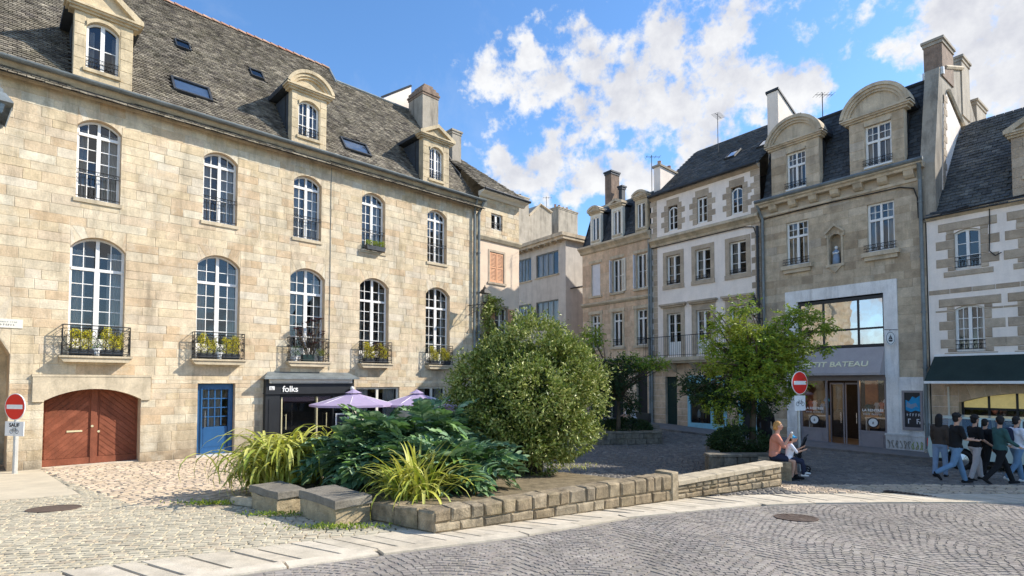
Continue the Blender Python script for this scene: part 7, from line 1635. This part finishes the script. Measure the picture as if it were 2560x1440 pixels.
    for q in (-1,1): m.ball(hc+hf*.082*s+hs_*.032*s*q+hu*.012*s, .011*s, 8, 6)
    m.build('eye', LETD, body, True)
    m = MB(); m.rn(.5); m.tube([hc+hf*.089*s-hu*.05*s-hs_*.022*s, hc+hf*.093*s-hu*.05*s, hc+hf*.089*s-hu*.05*s+hs_*.022*s], .006*s, 5); m.build('mouth', SIGNR if female else 'salmon_cloth', body)
    # clothes
    tc = [(pel+V3(0,-.06,.0),pel+V3(0,.06,.0),.128*s,.128*s),(pel,chest,.128*s,.148*s),(chest+V3(0,-.07,.05),chest+V3(0,.07,.05),.122*s,.122*s),(neck+V3(0,-hw+.03,-.05),neck+V3(0,hw-.03,-.05),.068*s,.068*s)]
    for sg in (1,-1):
        S, e, w_, d2 = As[sg]
        if sleeves <= .5: tc += [(S,S.lerp(e,.5+sleeves),.064*s,.056*s)]
        else: tc += [(S,e,.062*s,.05*s),(e,e.lerp(w_,.9),.05*s,.042*s)]
    remeshed('top', tc, .015, top, t, 2)
    lc = [(pel+V3(0,-.055,-.03),pel+V3(0,.055,-.03),.127*s,.127*s)]
    for sg in (1,-1):
        h, k, a = Ls[sg]; lc += [(h,k if not shorts else h.lerp(k,.6),.1*s,.073*s if not shorts else .09*s)]
        if not shorts: lc += [(k,a+V((0,0,.015)),.072*s,.06*s)]
    remeshed('trousers' if not shorts else 'shorts', lc, .015, legs, t, 2)
    for sg in (1,-1):
        h, k, a = Ls[sg]; hip, knee = (hipL,kneeL) if sg > 0 else (hipR,kneeR); fa = (hip-knee)*.9 if pelvis is None else 0; fd = V((math.cos(fa),0,math.sin(fa)*(1 if fa < 0 else .3))); fd = fd.normalized()
        remeshed('shoe', [(a-fd*.05*s-V((0,0,.035*s)),a+fd*.06*s-V((0,0,.035*s)),.04*s,.042*s),(a+fd*.06*s-V((0,0,.038*s)),a+fd*.16*s-V((0,0,.042*s)),.04*s,.03*s),(a,a+V((0,0,.03)),.045*s,.045*s)], .012, shoe, t, 1)
    hcaps = [(hc+hu*.03*s-hf*.014*s,hc+hu*.03*s-hf*.014*s,.1*s,0,(.97,.84,.98)),(hc-hf*.035*s-hu*.03*s,hc-hf*.035*s-hu*.03*s,.08*s,0,(.9,.98,1.15)),(hc+hs_*.034*s-hf*.02*s,hc+hs_*.034*s-hf*.022*s-hu*.03*s,.05*s,.046*s),(hc-hs_*.034*s-hf*.02*s,hc-hs_*.034*s-hf*.022*s-hu*.03*s,.05*s,.046*s)]
    if curly:
        rg = random.Random(int(H*1000)+curly)
        for k in range(26): d = V((rg.gauss(-.2,.7),rg.gauss(0,.9),abs(rg.gauss(.6,.6)))).normalized(); p_ = hc+hu*.03*s+(hf*d.x+hs_*d.y+hu*(d.z))*.09*s; hcaps.append((p_,p_,rg.uniform(.024,.038)*s,0,(1,1,1)))
    if hairlen: hcaps += [(hc-hf*.05*s+hs_*.02*q*s,hc-hf*.075*s-hu*hairlen*s+hs_*.04*q*s,.075*s,.05*s) for q in (-1,0,1)]
    hr = remeshed('hair', hcaps, .012, hair, t, 1)
    me = hr.data                                            # clear the face: push hair vertices on the face side inside the head
    for v_ in me.vertices:
        r = v_.co-hc
        if r.dot(hf) > .045*s and r.dot(hu) < .052*s: v_.co = hc+(r.normalized()*.06*s)
    if cap: cpn = remeshed('cap', [(hc+hu*.045*s-hf*.01*s,hc+hu*.045*s-hf*.01*s,.104*s,0,(1,.92,.95)),(hc+hf*.08*s+hu*.05*s,hc+hf*.15*s+hu*.04*s,.03*s,.025*s)], .012, cap, t, 1)
    if bag: remeshed('backpack', [(chest-fw*.2*s-up*.12*s,chest-fw*.2*s+up*.08*s,.13*s,.11*s)], .015, bag, t, 2); m = MB(); m.rn(.5); m.tube([neck+V3(-.02,.1,.03),chest+fw*.14*s+V3(0,.1,.02),chest+fw*.1*s+V3(0,.13,-.15)], .02*s, 6); m.tube([neck+V3(-.02,-.1,.03),chest+fw*.14*s+V3(0,-.1,.02),chest+fw*.1*s+V3(0,-.13,-.15)], .02*s, 6); m.build('strap', bag, t)
    W_ = t.matrix_basis
    return t, {k: (Matrix.Translation(V(loc)) @ Matrix.Rotation(rz,4,'Z')) @ As[k][2] for k in As}, (Matrix.Translation(V(loc)) @ Matrix.Rotation(rz,4,'Z'))
GW = 'young people walking in a group'
def foot(px, py): p = gp(px, py); return p
def walker(px, py, hpx_head, rz, label, **k):
    p = gp(px, py); top = atY(px, hpx_head, p.y).z; H = (top-p.z)/1.0; return person((p.x,p.y,p.z), rz, label, H=H, group=GW, **k)
person_args = [
 (2352,1192,1040,R_(35),'walker with long dark hair, brown top and light jeans, furthest left of the walking group',dict(hipL=-.1,hipR=.12,kneeL=.15,kneeR=.1,top='brown_cloth',legs='grey_blue_jeans',hairlen=.28,female=1,shL=.1,shR=-.1,sleeves=.9)),
 (2392,1208,1036,R_(-12),'walker in black t-shirt and light blue jeans with bushy dark hair, one leg swung back',dict(hipL=.3,hipR=-.28,kneeL=.05,kneeR=.75,lean=.05,top='black_cloth',legs='jeans',curly=5,shL=.35,elL=1.1,shR=.25,elR=1.2,sleeves=.4)),
 (2440,1200,1042,R_(-5),'walker in black top and pale trousers behind the one in blue jeans',dict(hipL=.38,hipR=-.15,kneeL=.3,kneeR=.15,top='black_cloth',legs='pale_trousers',curly=3,shL=.2,elL=.5,shR=.1,elR=.9,sleeves=.4)),
 (2466,1196,1052,R_(8),'walker all in black with white shoes and a dark backpack',dict(hipL=.1,hipR=-.2,kneeL=.1,kneeR=.3,top='black_cloth',legs='black_cloth',shoe='shoe_white',bag='black_cloth',shL=.2,shR=-.1,sleeves=.9)),
 (2503,1210,1040,R_(-10),'walker in dark teal jacket and black trousers, looking back over the shoulder',dict(hipL=.42,hipR=-.3,kneeL=.1,kneeR=.4,top='teal_cloth',legs='black_cloth',shL=.35,elL=.6,shR=.3,elR=.7,sleeves=.9,headyaw=1.2)),
 (2545,1206,1045,R_(-6),'walker in white t-shirt and blue jeans with a dark shoulder strap, rightmost in the group',dict(hipL=.25,hipR=-.25,kneeL=.1,kneeR=.35,top='white_cloth',legs='jeans',shoe='shoe_white',bag='navy_cloth',shL=.3,elL=.5,shR=.2,elR=.8,sleeves=.35))]
for px, py, ph, rz, lb, k in person_args: r_ = walker(px, py, ph, rz, lb, **k)
# phone held by the first black shirt walker and tablet of the last
# seated woman, child and bag on the planter edge
Yw = 13.1; pw = atY(1936,1160,Yw); seat = gz(Yw)+.46
wmn, hd, Mx = person((pw.x, Yw, gz(Yw)), R_(-25), 'seated woman with blond hair and salmon blouse eating by the shaded planter', H=1.66, pelvis=.56, hipL=1.45, hipR=1.35, kneeL=1.35, kneeR=1.5, lean=.12, top='salmon_cloth', legs='navy_cloth', shorts=True, hair='blond_hair', hairlen=.06, female=1, shL=.5, elL=1.5, shR=.55, elR=2.05, sleeves=.5, shoe='shoe_black')
h_ = hd[-1]; t = empty('ice_cream_cone', h_+V((.06,0,.06)), 0, 'small pale ice cream held by the seated woman', 'food'); m = MB(); m.rn(.5); m.lathe([(.008,-.06),(.026,.03)], 8); m.build('cone', GOLD, t); m = MB(); m.ball((0,0,.05),.032); m.build('scoop', GLOBE, t, True)
Yc = 12.95; pc2 = atY(1972,1160,Yc)
ch_, hd, Mx = person((pc2.x, Yc, gz(Yc)), R_(-20), 'small child in a bright blue cap sitting beside the blond woman', H=1.12, pelvis=.50, hipL=1.45, hipR=1.35, kneeL=1.2, kneeR=1.3, lean=.15, top='white_cloth', legs='navy_cloth', shorts=False, hair='black_hair', cap='blue_cloth', shL=.7, elL=1.4, shR=.6, elR=1.3, sleeves=.5, shoe='shoe_white')
# low stone ledge they sit on
t = empty('stone_ledge', (pw.x+.2, Yw+.0, gz(Yw)), R_(-25), 'dark low stone ledge under the seated woman and child', 'ledge'); m = MB(); m.rn(.3); m.block(-.35,.35,-.42,.42,-.05,.44,.02); m.build('block', WSTONE, t)
for k in t.children: k.location = (-.18,.05,0)
p = gp(1985,1182); t = empty('pushchair', (p.x,p.y+.05,p.z), R_(-30), 'black folding pushchair beside the seated child and the sign post', 'pushchair')
m = MB(); m.rn(.5)
for y in (-.2,.2): m.tube([(-.3,y,.12),(.1,y,.5),(.32,y,.95)], .014, 6); m.tube([(.32,y,.12),(.05,y,.5),(-.2,y,.62)], .014, 6)
m.tube([(.32,-.2,.95),(.36,0,.99),(.32,.2,.95)], .016, 6); m.build('frame', ZINC_D, t)
m = MB(); m.rn(.5); m.prismx([(-.17,0),(.17,0),(.17,.06),(-.17,.06)], -.2, .2); b_ = m.build('seat', 'black_cloth', t); b_.location = (0,0,.38)
m = MB(); m.rn(.5); m.prism([(.1,.42),(.18,.42),(.34,.9),(.27,.92)], -.18, .18); m.build('backrest', 'black_cloth', t)
for x in (-.3,.32):
    for y in (-.22,.22): m = MB(); m.rn(.5); m.tube([(x+.075*math.cos(k*.6283),y,.085+.075*math.sin(k*.6283)) for k in range(10)], .016, 5, closed=True); m.tube([(x-.07,y,.085),(x+.07,y,.085)], .008, 4); m.tube([(x,y,.015),(x,y,.155)], .008, 4); m.build('wheel', RUB, t)
m = MB(); m.rn(.5); m.tube([(-.3,-.22,.085),(-.3,.22,.085)], .01, 4); m.tube([(.32,-.22,.085),(.32,.22,.085)], .01, 4); m.build('axle', ZINC_D, t)
# dark figure standing in the shade, far seated person
pp = atY(1915,1110,17.0); person((pp.x,17.0,gz(17.0)), R_(60), 'person in black standing in the deep shade behind the planter', H=1.72, top='black_cloth', legs='black_cloth', shL=.1, shR=.3, elR=1.0, sleeves=.9, hairlen=.15)
pp = atY(1585,1075,23.9); person((pp.x,23.9,gz(23.9)+.05), R_(200), 'person in a pale shirt sitting behind the far hedge', H=1.7, pelvis=.62, hipL=1.4, hipR=1.4, kneeL=1.4, kneeR=1.4, lean=.3, top='white_cloth', legs='navy_cloth', shL=.5, shR=.5, elL=.8, elR=.8)
t = empty('park_bench', (pp.x,24.0,gz(24.)), R_(200), 'dark bench under the person behind the far hedge', 'bench'); m = MB(); m.box(-.3,.25,-.8,.8,.46,.5); m.build('seat', BLACKW, t); m = MB(); m.box(-.34,-.28,-.8,.8,.55,.95); m.build('backrest', BLACKW, t)
for y in (-.7,.7): m = MB(); m.box(-.28,.22,y-.03,y+.03,0,.46); m.box(-.33,-.29,y-.03,y+.03,.4,.9); m.build('leg', CAST, t)
# ================================================================ car behind the walkers
# car follows the shop front, nose to the right
def RW(a, d, z): p_ = OR+nR*a-bR*d; return V((p_.x,p_.y,gz(p_.y)+z))
cl = RW(4.2, 2.9, -0.06)
t = empty('parked_car', cl, math.atan2(nR.y,nR.x), 'old pale green small estate car parked behind the walking group', 'car')
Wd = .78
prof = [(-1.95,.32),(-1.98,.62),(-1.93,.86),(-1.9,.93),(1.0,.93),(1.75,.84),(1.93,.7),(1.95,.32)]
def arch_cut(x0): return [(x0-.33*math.cos(a), .32+.31*math.sin(a)) for a in np.linspace(0, math.pi, 9)]
ps = [(-1.95,.3),(-1.62,.3)]+[(x, z) for x, z in arch_cut(-1.25)]+[(.88,.3)]+arch_cut(1.25)+[(1.95,.3),(1.97,.66),(1.88,.78),(1.05,.93),(-1.9,.93),(-1.98,.82),(-2.0,.5)]
m = MB(); m.rn(.5); m.prism(ps, -Wd, Wd); body = m.build('body', CARP, t)
gh = [(-1.88,.93),(-1.72,1.40),(.1,1.43),(.88,.93)]
m = MB(); m.rn(.5); 
m.add([(-1.9,-Wd+.02,.93),(1.0,-Wd+.02,.93),(1.0,Wd-.02,.93),(-1.9,Wd-.02,.93),(-1.7,-Wd+.14,1.4),(.15,-Wd+.14,1.42),(.15,Wd-.14,1.42),(-1.7,Wd-.14,1.4)], [(4,5,6,7)]); m.build('headliner', DARK, t)
m = MB(); m.rn(.5); m.box(-1.74,.2,-Wd+.12,Wd-.12,1.4,1.455); m.build('roof', CARP, t)
for s_ in (-1,1):
    y0, y1 = s_*(Wd-.03), s_*(Wd-.14)
    for xa_, xb_ in ((-1.86,-1.72),(-.85,-.85),(-.02,-.02),(.92,.17)): m = MB(); m.rn(.5); m.tube([(xa_,y0,.92),(xb_,y1,1.42)], .032, 6); m.build('pillar', CARP, t)
    for q in ([(-1.8,.95),(-.9,.95),(-.9,1.39),(-1.68,1.39)],[(-.8,.95),(-.06,.95),(-.06,1.39),(-.8,1.39)],[(.02,.95),(.84,.95),(.2,1.39),(.02,1.39)]):
        m = MB(); m.poly([(x, s_*(Wd-.035-.105*(z-.93)/.47), z) for x, z in q]); m.build('window', GLASS, t)
    m = MB(); m.rn(.5)
    for x in (-.85,-.02,.85): m.box(x-.004,x+.004,s_*Wd-.003,s_*Wd+.003,.36,.92)
    m.build('door_line', DARK, t); m = MB(); m.rn(.5); m.box(-.2,-.06,s_*Wd-.015,s_*Wd+.015,.78,.81); m.box(.62,.76,s_*Wd-.015,s_*Wd+.015,.78,.81); m.build('door_handle', CHROME, t)
    for x in (-1.25,1.25):
        m = MB(); m.rn(.5); m.tube([(x+.22*math.cos(k*.3142),s_*(Wd-.08),.29+.22*math.sin(k*.3142)) for k in range(20)], .075, 8, closed=True); wh = m.build('wheel', RUB, t)
        m = MB(); m.rn(.5); m.add([(x+.17*math.cos(k*.3142),s_*(Wd-.03),.29+.17*math.sin(k*.3142)) for k in range(20)]+[(x,s_*(Wd),.29)], [(k,(k+1) % 20,20) for k in range(20)]); m.build('hubcap', CHROME, wh)
    m = MB(); m.rn(.5); m.ball((1.93,s_*.56,.66),.095,12,8,(.5,1,1)); m.build('headlight', GLOBE, t, True)
    m = MB(); m.rn(.5); m.box(-2.02,-1.95,s_*.66-.07,s_*.66+.07,.6,.82); m.build('tail_light', SIGNR, t)
m = MB(); m.add([(.93,-Wd+.08,.95),(.93,Wd-.08,.95),(.2,Wd-.16,1.39),(.2,-Wd+.16,1.39)], [(0,1,2,3)]); m.build('windscreen', GLASS, t)
m = MB(); m.add([(-1.885,-Wd+.08,.95),(-1.885,Wd-.08,.95),(-1.75,Wd-.16,1.38),(-1.75,-Wd+.16,1.38)], [(0,1,2,3)]); m.build('rear_window', GLASS, t)
for x in (-2.04,1.98): m = MB(); m.rn(.5); m.box(x-.04,x+.04,-Wd,Wd,.4,.5); m.build('bumper', CHROME, t)
m = MB(); m.rn(.5); m.box(-1.9,1.9,-Wd+.1,Wd-.1,.2,.34); m.build('underbody', DARK, t)
for k, (x, y) in enumerate(((.1,-.35),(.1,.35),(-.9,0))): m = MB(); m.rn(.5); m.box(x-.28,x+.2,y-.25,y+.25,.35,.6) ; m.box(x-.32,x-.2,y-.24,y+.24,.6,1.1); m.build('seat', 'navy_cloth', t)
# merge nothing, keep thousands of small sheets cheap: no further steps
